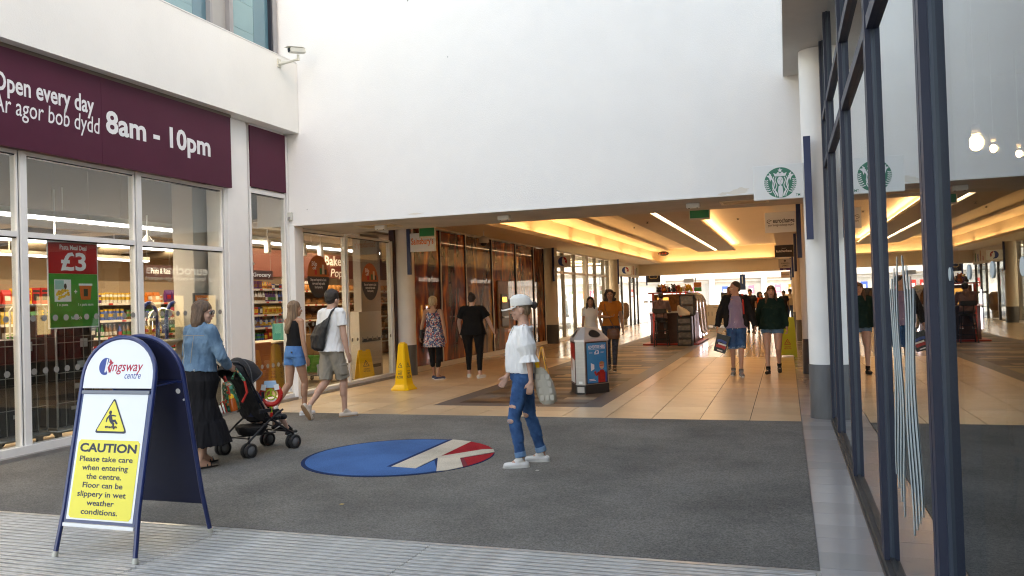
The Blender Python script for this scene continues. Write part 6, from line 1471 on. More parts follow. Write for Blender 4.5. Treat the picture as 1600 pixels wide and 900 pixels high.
class Person:
    """local space: x right, y forward, z up, feet on z = 0"""
    def __init__(s, label, loc, facing, H=1.7, fem=True, girth=1.0, skin=skin_l, lean=0, twist=0, side=0, hy=0, hp=0, ankles=None, feet=(0, 0), fpitch=(0, 0), wrists=None, poles=None, pel=(0, 0), voxel=.008, sit=None, hand_dir=None, group=None, curl=.5, detail=True):
        s.s = k = H/1.70; s.g = g = girth; s.fem = fem; s.vox = voxel
        s.root = thing('person', label, 'person', (loc[0], loc[1], loc[2] if len(loc) > 2 else 0), math.atan2(-facing[0], facing[1]), local=True, group=group)
        s.root.scale = (k, k, k)
        pz = .925 if sit is None else sit
        s.U = Matrix.Translation((pel[0], pel[1], pz)) @ Matrix.Rotation(R(twist), 4, 'Z') @ Matrix.Rotation(R(-lean), 4, 'X') @ Matrix.Rotation(R(side), 4, 'Y') @ Matrix.Translation((0, 0, -.925))
        U = s.U; sw = .158 if fem else .185
        s.hip = [Vector((pel[0]-.085*g, pel[1], pz-.03)), Vector((pel[0]+.085*g, pel[1], pz-.03))]
        ankles = ankles or ((-.09, 0, .085), (.09, 0, .085)); s.ank = []; s.knee = []
        for i in (0, 1):
            kn, an = ik(s.hip[i], ankles[i], .425, .40, (0, 1, .05)); s.knee.append(kn); s.ank.append(an)
        s.sh = [U @ V3(-sw*(.5+.5*g), -.005, 1.385), U @ V3(sw*(.5+.5*g), -.005, 1.385)]
        s.el = []; s.wr = []
        wrists = wrists or ((-.24*g, .03, .80), (.24*g, .03, .80)); poles = poles or ((-.3, -1, 0), (.3, -1, 0))
        for i in (0, 1):
            e, w_ = ik(s.sh[i], wrists[i], .285, .245, poles[i]); s.el.append(e); s.wr.append(w_)
        s.HM = U @ Matrix.Translation((0, .006, 1.434)) @ Matrix.Rotation(R(hy), 4, 'Z') @ Matrix.Rotation(R(hp), 4, 'X') @ Matrix.Translation((0, .005, -1.45))
        p = Prims(); HM = s.HM
        # torso and neck
        if fem: secs = [(0, 0, .86, .125*g, .095*g), (0, 0, .93, .165*g, .11*g), (0, .0, 1.02, .135*g, .10*g), (0, .005, 1.08, .118*g, .088*g), (0, .01, 1.18, .130*g, .10*g), (0, .012, 1.26, .142*g, .112*g), (0, 0, 1.34, .145, .085), (0, -.01, 1.40, .11, .06), (0, -.01, 1.44, .05, .05)]
        else: secs = [(0, 0, .86, .13*g, .10*g), (0, 0, .93, .155*g, .105*g), (0, 0, 1.05, .142*g, .10*g), (0, .005, 1.18, .155*g, .108*g), (0, .008, 1.28, .168*g, .115*g), (0, 0, 1.36, .165, .09), (0, -.01, 1.41, .12, .065), (0, -.01, 1.45, .055, .055)]
        secs = [(a_, b_, c_, d_*(1 if c_ > 1.3 else .90), e_*(1 if c_ > 1.3 else .90)) for a_, b_, c_, d_, e_ in secs]
        p.loft(secs, U)
        p.cone(U @ V3(0, -.015, 1.38), HM @ V3(0, -.012, 1.52), .055 if fem else .062, .050 if fem else .058)
        p.cone(U @ V3(-sw*.5, -.010, 1.392), s.sh[0], .044, .046); p.cone(U @ V3(sw*.5, -.010, 1.392), s.sh[1], .044, .046)
        # head
        p.ell((0, -.008, 1.602), (.073, .093, .096), HM, 20, 14); p.ell((0, .020, 1.550), (.058, .066, .074), HM); p.ell((0, .058, 1.497), (.030, .026, .024), HM)
        p.ell((0, .030, 1.515), (.050, .052, .038), HM); p.cone(HM @ V3(0, .084, 1.582), HM @ V3(0, .102, 1.553), .009, .0135); p.ell((0, .093, 1.548), (.017, .012, .009), HM)
        p.ell((0, .070, 1.597), (.052, .020, .013), HM); p.ell((0, .082, 1.523), (.024, .012, .011), HM)
        for q in (-1, 1): p.ell((q*.034, .062, 1.548), (.023, .022, .024), HM); p.ell((q*.076, -.006, 1.562), (.010, .019, .030), HM)
        # arms and hands
        a = .92 if fem else 1.08
        for i in (0, 1):
            d = (s.wr[i]-s.el[i]).normalized(); q = -1 if i == 0 else 1
            p.cone(s.sh[i], s.el[i], .045*a*(.6+.4*g), .037*a*(.6+.4*g)); p.cone(s.el[i], s.el[i].lerp(s.wr[i], .35), .037*a*(.7+.3*g), .038*a*(.7+.3*g)); p.cone(s.el[i].lerp(s.wr[i], .3), s.wr[i], .037*a*(.7+.3*g), .024*a)
            hd = Vector(hand_dir[i]).normalized() if hand_dir and hand_dir[i] else (d+Vector((0, .25, -.1))).normalized()
            s.hand(p, s.wr[i], hd, q, curl[i] if isinstance(curl, tuple) else curl)
        # legs and feet
        for i in (0, 1):
            h, kn, an = s.hip[i], s.knee[i], s.ank[i]
            p.cone(h, h.lerp(kn, .5), .080*g, .070*(.5+.5*g)); p.cone(h.lerp(kn, .5), kn, .072*(.5+.5*g), .052*(.6+.4*g)); p.cone(kn, an, .050*(.6+.4*g), .032)
            cd = (an-kn).normalized(); back = Vector((0, -1, 0)); back = (back-cd*back.dot(cd)).normalized()
            p.cone(kn.lerp(an, .14)+back*.014, kn.lerp(an, .46)+back*.018, .049*(.6+.4*g), .043*(.6+.4*g))
        s.fd = []
        for i in (0, 1):
            fy = R(feet[i]); fp = R(fpitch[i]); s.fd.append(Vector((math.sin(fy)*math.cos(fp), math.cos(fy)*math.cos(fp), -math.sin(fp))))
            an = s.ank[i]; up = V3(0, 0, 1); up = (up-s.fd[i]*up.dot(s.fd[i])).normalized()
            p.cone(an-s.fd[i]*.03-up*.045, an+s.fd[i]*.10-up*.055, .032, .026, flat=.9); p.cone(an, an+s.fd[i]*.08-up*.045, .034, .028)
        s.body = p.mesh('body', skin, s.root, voxel, 5)
        if detail: s.face(skin)
    def hand(s, p, w_, d, q, curl):
        d = d.normalized(); up = V3(0, 1, 0) if abs(d.y) < .8 else V3(0, 0, 1); th = (up-d*up.dot(d)).normalized(); nrm = d.cross(th)*q
        pc = w_+d*.045
        p.cone(w_, w_+d*.02, .021, .022)
        for t in (-.024, -.008, .008, .024): p.cone(w_+d*.015+th*t*.7, w_+d*.082+th*t, .0125, .0105)
        for j, (t, L_) in enumerate(((.026, .062), (.009, .070), (-.009, .066), (-.025, .052))):
            b = w_+d*.085+th*t; spread = th*t*.25
            d1 = (d*math.cos(.5*curl)-nrm*math.sin(.5*curl)+spread).normalized(); d2 = (d*math.cos(1.2*curl)-nrm*math.sin(1.2*curl)+spread).normalized(); d3 = (d*math.cos(1.9*curl)-nrm*math.sin(1.9*curl)+spread).normalized()
            m1 = b+d1*L_*.45; m2 = m1+d2*L_*.32; m3 = m2+d3*L_*.25
            p.cone(b, m1, .0092, .0085, n=10); p.cone(m1, m2, .0085, .0078, n=10); p.cone(m2, m3, .0078, .0068, n=10)
        b = w_+d*.028+th*.022; m1 = b+(th*.6+d*.65-nrm*.3).normalized()*.034; m2 = m1+(th*.25+d*.9-nrm*.35).normalized()*.030
        p.cone(b, m1, .012, .010, n=10); p.cone(m1, m2, .010, .008, n=10)
    def mb(s): m = MB(); m.M = s.HM; return m
    def face(s, skin):
        for q in (-1, 1):
            b = s.mb(); b.ball((q*.029, .076, 1.579), (.0125, .0095, .008), 10, 8, 0); b.ball((q*.029, .0845, 1.579), (.0055, .003, .0058), 8, 6, 1); b.build('eye', [eye_w, eye_d], s.root)
            b = s.mb(); b.tube([(q*.014, .089, 1.597), (q*.030, .087, 1.603), (q*.046, .074, 1.597)], [.0022, .0035, .002], 6); b.build('eyebrow', s.brow if hasattr(s, 'brow') else eye_d, s.root)
        b = s.mb(); b.ball((0, .0915, 1.526), (.021, .006, .0035), 12, 6); b.ball((0, .0905, 1.519), (.018, .006, .0045), 12, 6); b.build('lips', mat('lips', (.34, .10, .09), .4), s.root)
    def cloth(s, name, m, fn, wr=(.006, 28, (1, 1, .6)), vox=.009, smooth=3, seed=3, **k):
        p = Prims(); fn(p); return p.mesh(name, m, s.root, max(vox, s.vox), smooth, wr, seed=seed, **k)
    def top(s, m, z0=.93, sleeve=.45, fit=1.06, loose=.0, hem=1.0, neck=1.435, name='t_shirt', wr=(.006, 28, (1, 1, .5)), sl_r=1.35, full=False, cuff=None, collar=False, **k):
        g = s.g; U = s.U; f = fit; fem = s.fem
        def fn(p):
            w0 = .158*g if fem else .152*g
            secs = [(0, .0, z0, (w0+loose)*f*hem, (.112*g+loose)*f*hem), (0, .004, (z0+1.10)/2, (.140*g+loose*.9)*f, (.104*g+loose*.9)*f), (0, .006, 1.12, ((.126 if fem else .148)*g+loose*.6)*f, (.098*g+loose*.6)*f),
                    (0, .012, 1.25, ((.146 if fem else .166)*g+loose*.3)*f, (.118*g+loose*.3)*f), (0, .0, 1.34, (.152 if fem else .176)*f, .098*f), (0, -.006, 1.395, (.130 if fem else .150)*f, .080*f), (0, -.01, neck, .068, .066)]
            p.loft(secs, U)
            if sleeve:
                for i in (0, 1):
                    a, e, w_ = s.sh[i], s.el[i], s.wr[i]; q = -1 if i == 0 else 1; r0 = .060*(.7+.3*g)
                    p.cone(U @ V3(q*.065, -.008, 1.395), a, .062, .064, True)
                    if sleeve <= 1: p.cone(a, a.lerp(e, sleeve), r0, r0*(sl_r/1.35)*1.02, False)
                    else:
                        p.cone(a, e, r0, .056*(.7+.3*g)*sl_r/1.35, True); p.cone(e, e.lerp(w_, min(1.0, sleeve-1)), .055*(.7+.3*g)*sl_r/1.35, (cuff or .038)*(.8+.2*g), False)
            if collar: p.cone(U @ V3(0, -.015, 1.42), U @ V3(0, .0, 1.465), .070, .066, False)
        return s.cloth(name, m, fn, wr, **k)
    def legs(s, m, frac, name='shorts', waist=.98, fit=1.1, flare=1.0, wr=(.005, 26, (1, 1, .5)), taper=None, **k):
        g = s.g
        def fn(p):
            px, py = (s.hip[0].x+s.hip[1].x)/2, s.hip[0].y; dz = s.hip[0].z-.895
            p.loft([(px, py, waist+dz, (.132 if s.fem else .150)*g*fit*.98, .108*g*fit*.97), (px, py, .935+dz, .160*g*fit, .116*g*fit), (px, py, .87+dz, .165*g*fit, .118*g*fit), (px, py, .84+dz, .12*g*fit, .09*g*fit)])
            for i in (0, 1):
                h, kn, an = s.hip[i], s.knee[i], s.ank[i]; r0 = .090*g*fit
                if frac <= 1: p.cone(h, h.lerp(kn, frac), r0, (.088*(1-frac)+.064*frac)*(.5+.5*g)*fit*flare, False)
                else:
                    t2 = frac-1; p.cone(h, h.lerp(kn, .5), r0, .075*(.5+.5*g)*fit); p.cone(h.lerp(kn, .5), kn, .075*(.5+.5*g)*fit, .058*(.6+.4*g)*fit, True)
                    p.cone(kn, kn.lerp(an, t2), .057*(.6+.4*g)*fit, taper or .044*fit, False)
                    if fit < 1.2: 
                        cd = (an-kn).normalized(); back = Vector((0, -1, 0)); back = (back-cd*back.dot(cd)).normalized(); p.cone(kn.lerp(an, .14)+back*.014, kn.lerp(an, .5)+back*.018, .053*fit*(.5+.5*g), .047*fit*(.5+.5*g))
        return s.cloth(name, m, fn, wr, **k)
    def shoes(s, m, sole=None, name='shoe', fat=1.0, mule=False):
        for i in (0, 1):
            an, f = s.ank[i], s.fd[i]; up = V3(0, 0, 1); up = (up-f*up.dot(f)).normalized(); lat = f.cross(up)
            p = Prims(); b = an-up*.052
            p.cone(b-f*.045, b+f*.05, .036*fat, .034*fat, flat=1.0); p.cone(b+f*.03, b+f*.15-up*.006, .034*fat, .030*fat, side=lat, flat=1.25)
            if not mule: p.cone(an-f*.012+up*.01, b+f*.07+up*.012, .042*fat, .028*fat, False)
            o = p.mesh(name, m, s.root, .006, 2)
            mbb = MB(); pts = []
            for t in range(20):
                a = 2*math.pi*t/20; x = math.cos(a); y = math.sin(a); w_ = (.043 if y > 0 else .036)*fat; pts.append((w_*x, (.185*y if y > 0 else .082*y)))
            mbb.M = frame(b-up*.036, lat*-1 if lat.cross(f).z < 0 else lat, f); n_ = mbb.M.to_3x3() @ V3(0, 0, 1)
            z0, z1 = (-.001, .020) if n_.z > 0 else (-.020, .001)
            mbb.prism(pts, z0, z1); mbb.build('sole', sole or panel_w, o)
            if name == 'trainer' and not mule and s.vox < .0095:
                mbb = MB()
                for k in range(4):
                    c = b+f*(.045+.022*k)+up*(.040-.007*k); mbb.tube([c-lat*.024-up*.006, c+up*.003, c+lat*.024-up*.006], .003, 5)
                mbb.tube([an-f*.02-lat*.030+up*.004, an+f*.045+up*.008, an-f*.02+lat*.030+up*.004], .006, 6); mbb.build('laces', MATS['laces_grey'] if 'laces_grey' in MATS else mat('laces_grey', (.55, .54, .52), .8), o)
    def bag_strap(s, pts, r, m, name='strap'):
        b = MB(); b.tube(pts, r, 6); return b.build(name, m, s.root)
    def hair(s, m, kind='short', L_=.3, vol=1.0, name='hair', vox=.007, wr=None):
        HM = s.HM; p = Prims(); v = vol
        if kind in ('short', 'crop'):
            e = .006 if kind == 'crop' else .016
            p.ell((0, -.020, 1.622), (.072+e, .088+e, .084+e), HM, 20, 14); p.ell((0, -.045, 1.575), (.064+e*.6, .058+e, .07), HM)
            if kind == 'short': p.ell((0, .035, 1.672), (.055, .045, .030), HM)
        else:
            p.ell((0, -.018, 1.622), (.084*v, .098*v, .090*v), HM, 20, 14)
            if kind == 'bun': p.ell((0, -.05, 1.58), (.068, .055, .06), HM); p.ell((0, -.075, 1.70), (.042, .042, .038), HM)
            elif kind == 'pony': p.ell((0, -.05, 1.58), (.068, .055, .06), HM); p.cone(HM @ V3(0, -.10, 1.60), HM @ V3(0, -.14, 1.48), .03, .015)
            else:
                U = s.U; zb = 1.62-L_; w_ = .082*v
                for q in (-1, 1):
                    p.cone(HM @ V3(q*.062*v, -.005, 1.60), HM @ V3(q*.070*v, -.012, 1.60-min(L_*.62, .16)), .030*v, .030*v)
                if kind == 'bob': p.loft([(0, -.03, 1.62, w_, .075*v), (0, -.035, 1.54, w_*1.06, .078*v), (0, -.035, 1.62-L_*.75, w_*1.10, .074*v), (0, -.03, zb, w_*1.02, .062*v)], HM)
                else:
                    p.loft([(0, -.035, 1.62, w_, .070*v), (0, -.045, 1.53, w_*1.02, .066*v), (0, -.065, 1.44, w_*1.08, .055*v), (0, -.095, max(zb+.12, 1.36), w_*1.12, .045*v), (0, -.115, zb+.06, w_*.95, .036*v), (0, -.115, zb, w_*.55, .025*v)], HM)
                    if kind == 'front':
                        for q in (-1, 1): p.cone(HM @ V3(q*.078*v, .0, 1.54), HM @ V3(q*.100*v, .045, 1.62-L_), .032*v, .020*v)
        if kind == 'curly':
            rr = random.Random(5)
            for k in range(70):
                a = rr.uniform(0, 6.28); z = rr.uniform(1.62-L_, 1.70); rad = (.10 if z < 1.64 else .07)*v
                if math.sin(a) > .35 and z < 1.66: continue
                p.ell((rad*math.cos(a)*1.05, -.03+rad*math.sin(a), z), rr.uniform(.022, .040)*v, HM, 8, 6)
        return p.mesh(name, m, s.root, vox, 3 if kind != 'curly' else 2, wr or (.0035, 110, (1, 1, .08)))
FWD = Vector((-.322, .947)); RGT = Vector((.947, .322))      # image depth / image right, on the ground
def dirn(r, f): v = RGT*r+FWD*f; return (v.x, v.y)
blackc = mat('cloth_black', (.012, .012, .013), .9, spec=.2, bump=.3, bscale=200)
whitec = mat('cloth_white', (.74, .74, .73), .85, spec=.2, bump=.25, bscale=180)
# --- woman in the white cap, profile to the left
P = Person('woman in a white cap, frilled white blouse and ripped jeans, facing left', (-2.385, 7.25), (-.95, -.30), 1.60, True, 1.02, skin_l, lean=-2, hy=0, hp=-5,
           ankles=((-.13, .04, .088), (.13, -.17, .088)), feet=(-4, 10), wrists=((-.23, -.09, .80), (.16, .17, .86)), poles=((-.6, -1, 0), (.6, -1, 0)), voxel=.006, curl=.7)
hb = hair_mat('hair_ash_blonde', (.30, .20, .12), (.13, .085, .05))
P.hair(hb, 'crop'); p = Prims(); p.ell((0, -.138, 1.612), (.036, .036, .040), P.HM); p.mesh('hair_bun', hair_mat('hair_scrunchie', (.05, .03, .02), (.02, .012, .01)), P.root, .006, 2, (.0035, 110, (1, 1, .3)))
capm = mat('cap_white', (.72, .71, .67), .8, bump=.3, bscale=150)
p = Prims(); p.loft([(0, -.016, 1.618, .091, .114), (0, -.010, 1.655, .091, .112), (0, .002, 1.695, .080, .098), (0, .006, 1.723, .054, .066), (0, .006, 1.734, .015, .02)], P.HM); cp = p.mesh('cap', capm, P.root, .006, 2)
b = P.mb()
pts = [(.086*math.cos(a), .045+.150*math.sin(a)**.7 if math.sin(a) > 0 else .055) for a in [math.pi*i/14 for i in range(15)]]
b.loft([[(x, y, 1.630-abs(x)*.30-(y-.05)*.30) for x, y in pts], [(x, y, 1.646-abs(x)*.30-(y-.05)*.34) for x, y in pts]]); b.build('cap_peak', capm, P.root)
b = P.mb(); b.tube([(-.085, -.02, 1.66), (-.06, -.02, 1.70), (0, -.02, 1.733), (.06, -.02, 1.70), (.085, -.02, 1.66)], .0015, 5); b.build('cap_seam', mat('seam_grey', (.5, .49, .46), .8), P.root)
b = P.mb()
for q in (-1, 1): b.ball((q*.078, -.002, 1.538), .006, 8, 6)
b.build('earring', metal_m, P.root)
def blouse(p):
    U = P.U
    p.loft([(0, .0, .93, .19, .165), (0, .01, 1.0, .185, .168), (0, .02, 1.10, .172, .158), (0, .025, 1.22, .168, .150), (0, .01, 1.31, .168, .118), (0, 0, 1.36, .150, .098), (0, 0, 1.385, .120, .085)], U, fold=None)
    for i in (0, 1):
        a, e = P.sh[i], P.el[i]; q = -1 if i == 0 else 1; a = a+Vector((q*.005, 0, -.035))
        p.cone(a, a.lerp(e, .6), .074, .100, True); p.cone(a.lerp(e, .6), a.lerp(e, 1.0), .100, .070, True)
P.cloth('blouse', mat('blouse_white', (.78, .78, .77), .8, bump=.15, bscale=120, spec=.2), blouse, (.009, 24, (1.2, 1.2, .25)), vox=.007)
def frill(c, d, r, n=22, h=.05, amp=.012):
    d = Vector(d).normalized(); a = d.orthogonal().normalized(); b_ = d.cross(a); rg = []
    for k, (t, rr) in enumerate(((0, 0), (.35, .008), (.7, .018), (1, .026))):
        rg.append([Vector(c)+d*h*t+(a*math.cos(x)+b_*math.sin(x))*(r+rr+amp*(k/3)*math.sin(9*x)) for x in [2*math.pi*j/(n*3) for j in range(n*3)]])
    m_ = MB(); m_.loft(rg, 0, False, True, True); inner = [[q_+(Vector(c)+d*h*.5-q_).normalized()*.004 for q_ in r_] for r_ in rg]; m_.loft(inner[::-1], 0, False, True, True)
    return m_
for i in (0, 1):
    d = (P.wr[i]-P.el[i]).normalized(); m_ = frill(P.el[i]-d*.012, d, .066, h=.075, amp=.014); m_.build('cuff_frill', MATS['blouse_white'], P.root)
m_ = MB(); rg = [[P.U @ V3((rx_+am*math.sin(11*x))*math.cos(x), (ry_+am*math.sin(11*x))*math.sin(x)-.004, z_) for x in [2*math.pi*j/66 for j in range(66)]] for z_, rx_, ry_, am in ((1.35, .150, .098, 0), (1.375, .146, .097, .003), (1.398, .142, .095, .006), (1.385, .128, .082, .002), (1.35, .125, .08, 0))]
m_.loft(rg, 0, False, True, True); m_.build('neck_frill', MATS['blouse_white'], P.root)
b = MB(); b.tube([P.U @ V3(-.02, .10, 1.38), P.U @ V3(-.03, .135, 1.30), P.U @ V3(-.02, .150, 1.22)], .005, 6); b.tube([P.U @ V3(.02, .10, 1.38), P.U @ V3(.02, .135, 1.31), P.U @ V3(.03, .150, 1.25)], .005, 6); b.build('neck_tie', MATS['blouse_white'], P.root)
jm = denim('denim_mid_blue', (.055, .15, .34), (.022, .065, .17))
jo = P.legs(jm, 1.90, 'jeans', fit=1.10, wr=(.005, 34, (.5, .5, 1.4)), taper=.052)
for i in (0, 1):
    kn, an = P.knee[i], P.ank[i]; d = (an-kn).normalized(); c = kn.lerp(an, .88)
    p = Prims(); p.cone(c-d*.028, c+d*.028, .058, .060, False); p.mesh('turn_up', denim('denim_pale', (.20, .34, .52), (.11, .22, .38)), jo, .007, 2, (.002, 60, (1, 1, 1)))
# rips: skin showing on thigh and knee
for i, fr, w_ in ((0, -.30, .060), (0, .04, .052), (1, -.05, .045)):
    h, kn, an = P.hip[i], P.knee[i], P.ank[i]; c = kn.lerp(h, -fr) if fr < 0 else kn.lerp(an, fr); off = .044 if fr < 0 else .036
    p = Prims(); D_ = Matrix.Translation(c) @ Matrix.Rotation(R(48), 4, 'Z'); p.ell((0, (.058 if fr < 0 else .053), 0), (w_*.8, .016, .032 if fr < 0 else .026), D_); p.mesh('jean_rip', skin_l, jo, .005, 1)
    b = MB()
    for kk in range(4): zz = c.z-.014+.010*kk; b.tube([D_ @ V3(-.042, .055, zz-c.z), D_ @ V3(0, .074, zz-c.z+.003), D_ @ V3(.042, .055, zz-c.z)], .0013, 4)
    b.build('frayed_threads', MATS['denim_pale'], jo)
shoe_w = mat('trainer_white', (.70, .69, .67), .6, var=.06, vscale=30)
P.shoes(shoe_w, mat('sole_offwhite', (.66, .65, .62), .6), 'trainer', .98)
t = thing('shoulder_bag', 'quilted cream shoulder bag hanging beside the woman in the white cap', 'bag', (-2.17, 7.30, .60))
qm = mat('quilt_cream', (.50, .46, .38), .8, var=.1, vscale=10)
mb = MB(); bc = Vector((-2.165, 7.22, .745)); ax = Vector((.947, .322, 0)); ay = Vector((-.322, .947, 0))
rg = []
for z, a_, b_, sh_ in ((-.165, .045, .03, .03), (-.14, .075, .045, .03), (-.05, .088, .055, .015), (.05, .080, .05, -.005), (.13, .06, .035, -.03), (.18, .04, .028, -.05)):
    rg.append([bc+ax*(a_*math.cos(x)*(1+.05*math.cos(6*x))+sh_)+ay*b_*math.sin(x)+Vector((0, 0, z)) for x in [2*math.pi*j/24 for j in range(24)]])
mb.loft(rg, 0, True, True, True); mb.build('bag_body', qm, t)
for k in range(4):
    for j in range(3):
        c = bc+ax*(-.038+.046*j+.012*(1-k))+Vector((0, 0, -.10+.065*k))-ay*(.052-.004*k)
        mb = MB(); mb.M = frame(c, ax, (0, 0, 1)); mb.bbox(-.018, .018, -.025, .025, -.006, .004, .004); mb.build('quilted_patch', mat('patch_cream', (.54, .50, .42), .8), t)
mb = MB(); mb.tube([bc+ax*-.05+Vector((0, 0, .16)), bc+ax*-.08+ay*.03+Vector((0, 0, .26)), bc+ax*-.11+ay*.05+Vector((0, 0, .33))], .010, 6); mb.build('strap', qm, t)
mb = MB(); mb.tube([bc+ax*-.05+Vector((0, 0, .15)), bc+ax*-.07+Vector((0, 0, .23))], .018, 8); mb.build('lining', wy, t)

# --- woman in denim jacket with the buggy
P = Person('woman in a denim jacket and long black skirt pushing a buggy', (-5.58, 6.60), (.22, .975), 1.67, True, 1.14, skin_l, lean=6, hy=-50, hp=0,
           ankles=((-.08, .10, .09), (.10, -.08, .085)), feet=(-4, 14), wrists=((-.27, .30, .99), (.13, .28, .99)), poles=((-.8, -.6, -.5), (.8, -.6, -.5)), voxel=.006, curl=1.1, hand_dir=((.2, .9, -.3), (-.2, .9, -.3)))
hbrown = hair_mat('hair_brown', (.16, .095, .055), (.06, .035, .022))
P.hair(hbrown, 'bob', .20, 1.04)
b = P.mb()
for q in (-1, 1): b.ball((q*.032, .092, 1.58), (.025, .008, .020), 12, 8)
b.tube([(-.05, .088, 1.588), (0, .100, 1.588), (.05, .088, 1.588)], .003, 5)
for q in (-1, 1): b.tube([(q*.055, .085, 1.587), (q*.082, .0, 1.585)], .003, 5)
b.build('sunglasses', mat('sunglass', (.02, .012, .01), .1, coat=1), P.root)
dj = denim('denim_jacket', (.18, .30, .42), (.075, .145, .23))
jk = P.top(dj, .965, 1.93, 1.14, .012, .98, 1.43, 'denim_jacket', (.008, 26, (1, 1, .7)), 1.4, cuff=.046, collar=True)
stitch = mat('stitch_tan', (.30, .26, .20), .8)
U = P.U
def seam(pts, r=.0028, par=jk, m=stitch):
    b = MB(); b.tube([U @ Vector(p_) for p_ in pts], r, 5); return b.build('seam', m, par)
seam([(-.165, -.085, 1.325), (-.09, -.128, 1.325), (0, -.138, 1.325), (.09, -.128, 1.325), (.165, -.085, 1.325)])
for q in (-1, 1): seam([(q*.075, -.137, 1.32), (q*.065, -.140, 1.18), (q*.050, -.135, 1.02)])
p = Prims(); p.loft([(0, 0, .955, .178, .132), (0, 0, .995, .176, .130)], U); p.mesh('waistband', denim('denim_band', (.10, .22, .37), (.05, .13, .24)), jk, .007, 1)
b = MB(); b.cyl(U @ V3(.10, -.122, .975), U @ V3(.101, -.128, .975), .012, n=10); b.build('metal_button', metal_m, jk)
P.cloth('long_skirt', mat('skirt_black', (.012, .012, .014), .9, spec=.15), lambda p: p.loft([(0, .01, 1.03, .165, .14), (0, .01, .95, .202, .168), (0, .01, .88, .222, .19), (0, -.01, .70, .195, .165), (0, -.01, .48, .245, .225), (0, 0, .46, .262, .24), (0, .01, .27, .310, .285), (0, .01, .23, .32, .29)], None, 40, (9, .045)), (.010, 20, (1.3, 1.3, .12)))
sandal = mat('sandal_black', (.015, .013, .012), .5)
for i in (0, 1):
    an, f = P.ank[i], P.fd[i]; lat = f.cross(V3(0, 0, 1))
    b = MB(); b.M = frame((an.x, an.y, 0), lat, f) ; b.prism([(.042*math.cos(a), .05+(.14*math.sin(a))) for a in [2*math.pi*k/20 for k in range(20)]], .002, .022); b.build('sandal_sole', sandal, P.root)
    b = MB()
    for t0 in (.06, .10): b.tube([Vector((an.x, an.y, .025))+f*t0-lat*.04, Vector((an.x, an.y, .072-.2*(t0-.04)))+f*(t0+.02), Vector((an.x, an.y, .025))+f*t0+lat*.04], .006, 6)
    b.build('sandal_strap', sandal, P.root)

# --- buggy (built along +y, then turned)
bg_ = thing('pushchair', 'black folding pushchair with double wheels and a hood', 'pushchair', (-5.50, 7.38, 0), math.atan2(-.24, .97), local=True)
bk = mat('buggy_fabric', (.012, .012, .014), .8, bump=.3, bscale=120); bf = mat('buggy_frame', (.03, .03, .033), .35, metal=.5); tyre = mat('tyre_black', (.018, .018, .019), .7); hubm = mat('hub_grey', (.13, .14, .15), .5)
for x, y, lab_ in ((-.21, -.26, 0), (.21, -.26, 0), (-.21, .34, 0), (.21, .34, 0)):
    for q in (-.032, .032):
        w_ = MB(); w_.M = Matrix.Translation((x+q, y, .078)) @ Matrix.Rotation(R(90), 4, 'Y')
        w_.lathe([(.052, -.014), (.072, -.017), (.078, -.009), (.078, .009), (.072, .017), (.052, .014)], n=24, cap=False); wh = w_.build('wheel', tyre, bg_)
        w_ = MB(); w_.M = Matrix.Translation((x+q, y, .078)) @ Matrix.Rotation(R(90), 4, 'Y'); w_.lathe([(.012, -.014), (.052, -.009), (.053, .0), (.052, .009), (.012, .014)], n=20); w_.build('hub', hubm, wh)
        w_ = MB(); w_.M = Matrix.Translation((x+q, y, .078))
        for a in range(5): w_.cyl((0, 0, 0), (0, .05*math.cos(a*1.257), .05*math.sin(a*1.257)), .006, n=5)
        w_.build('spoke', bf, wh)
    w_ = MB(); w_.cyl((x, y, .078), (x, y, .17), .016, n=8); w_.cyl((x-.04, y, .078), (x+.04, y, .078), .010, n=6); w_.build('wheel_fork', bf, bg_)
for q in (-1, 1):
    w_ = MB(); x = q*.215
    w_.tube([(x, .34, .17), (x, .22, .24), (x, .0, .40), (x*.98, -.18, .72), (x*.95, -.30, .96), (x*.92, -.36, 1.0)], .012, 8); w_.build('side_tube', bf, bg_)
    w_ = MB(); w_.tube([(x, -.26, .17), (x, -.08, .30), (x, .12, .42), (x, .20, .45)], .012, 8); w_.build('cross_tube', bf, bg_)
    w_ = MB(); w_.tube([(x*.92, -.36, 1.0), (x*.88, -.44, 1.005)], .019, 10); w_.build('handle_grip', black_m, bg_)
w_ = MB(); w_.tube([(-.21, -.26, .17), (.21, .10, .22), ], .009, 6); w_.tube([(.21, -.26, .17), (-.21, .10, .22)], .009, 6); w_.cyl((-.2, .33, .19), (.2, .33, .19), .011, n=7); w_.cyl((-.2, -.25, .2), (.2, -.25, .2), .010, n=7); w_.build('cross_brace', bf, bg_)
p = Prims(); p.loft([(0, .0, .0, .20, .03), (0, .0, .56, .19, .035)], Matrix.Translation((0, -.01, .36)) @ Matrix.Rotation(R(26), 4, 'X')); p.loft([(0, .12, .335, .20, .16), (0, .12, .385, .205, .17)]); p.cone((-.17, .26, .36), (.17, .26, .36), .035, rnd=True)
p.mesh('seat', bk, bg_, .009, 3, (.006, 26, (1, 1, 1)))
hood = []
for k in range(8):
    a = R(-30+k*17); c0 = V3(0, -.20, .78); r_ = .26; ring = []
    for j in range(17):
        b_ = math.pi*j/16; d_ = V3(0, math.sin(a-.4), math.cos(a-.4)); ring.append(c0+V3(.215*math.cos(b_), 0, 0)+d_*r_*(math.sin(b_)**.75)*(1 if k % 2 else .975))
    hood.append(ring)
w_ = MB(); w_.loft(hood, 0, False, False, True); w_.loft([[q_+(V3(0, -.2, .78)-q_).normalized()*.008 for q_ in r_] for r_ in hood][::-1], 0, False, False, True); w_.build('hood', bk, bg_)
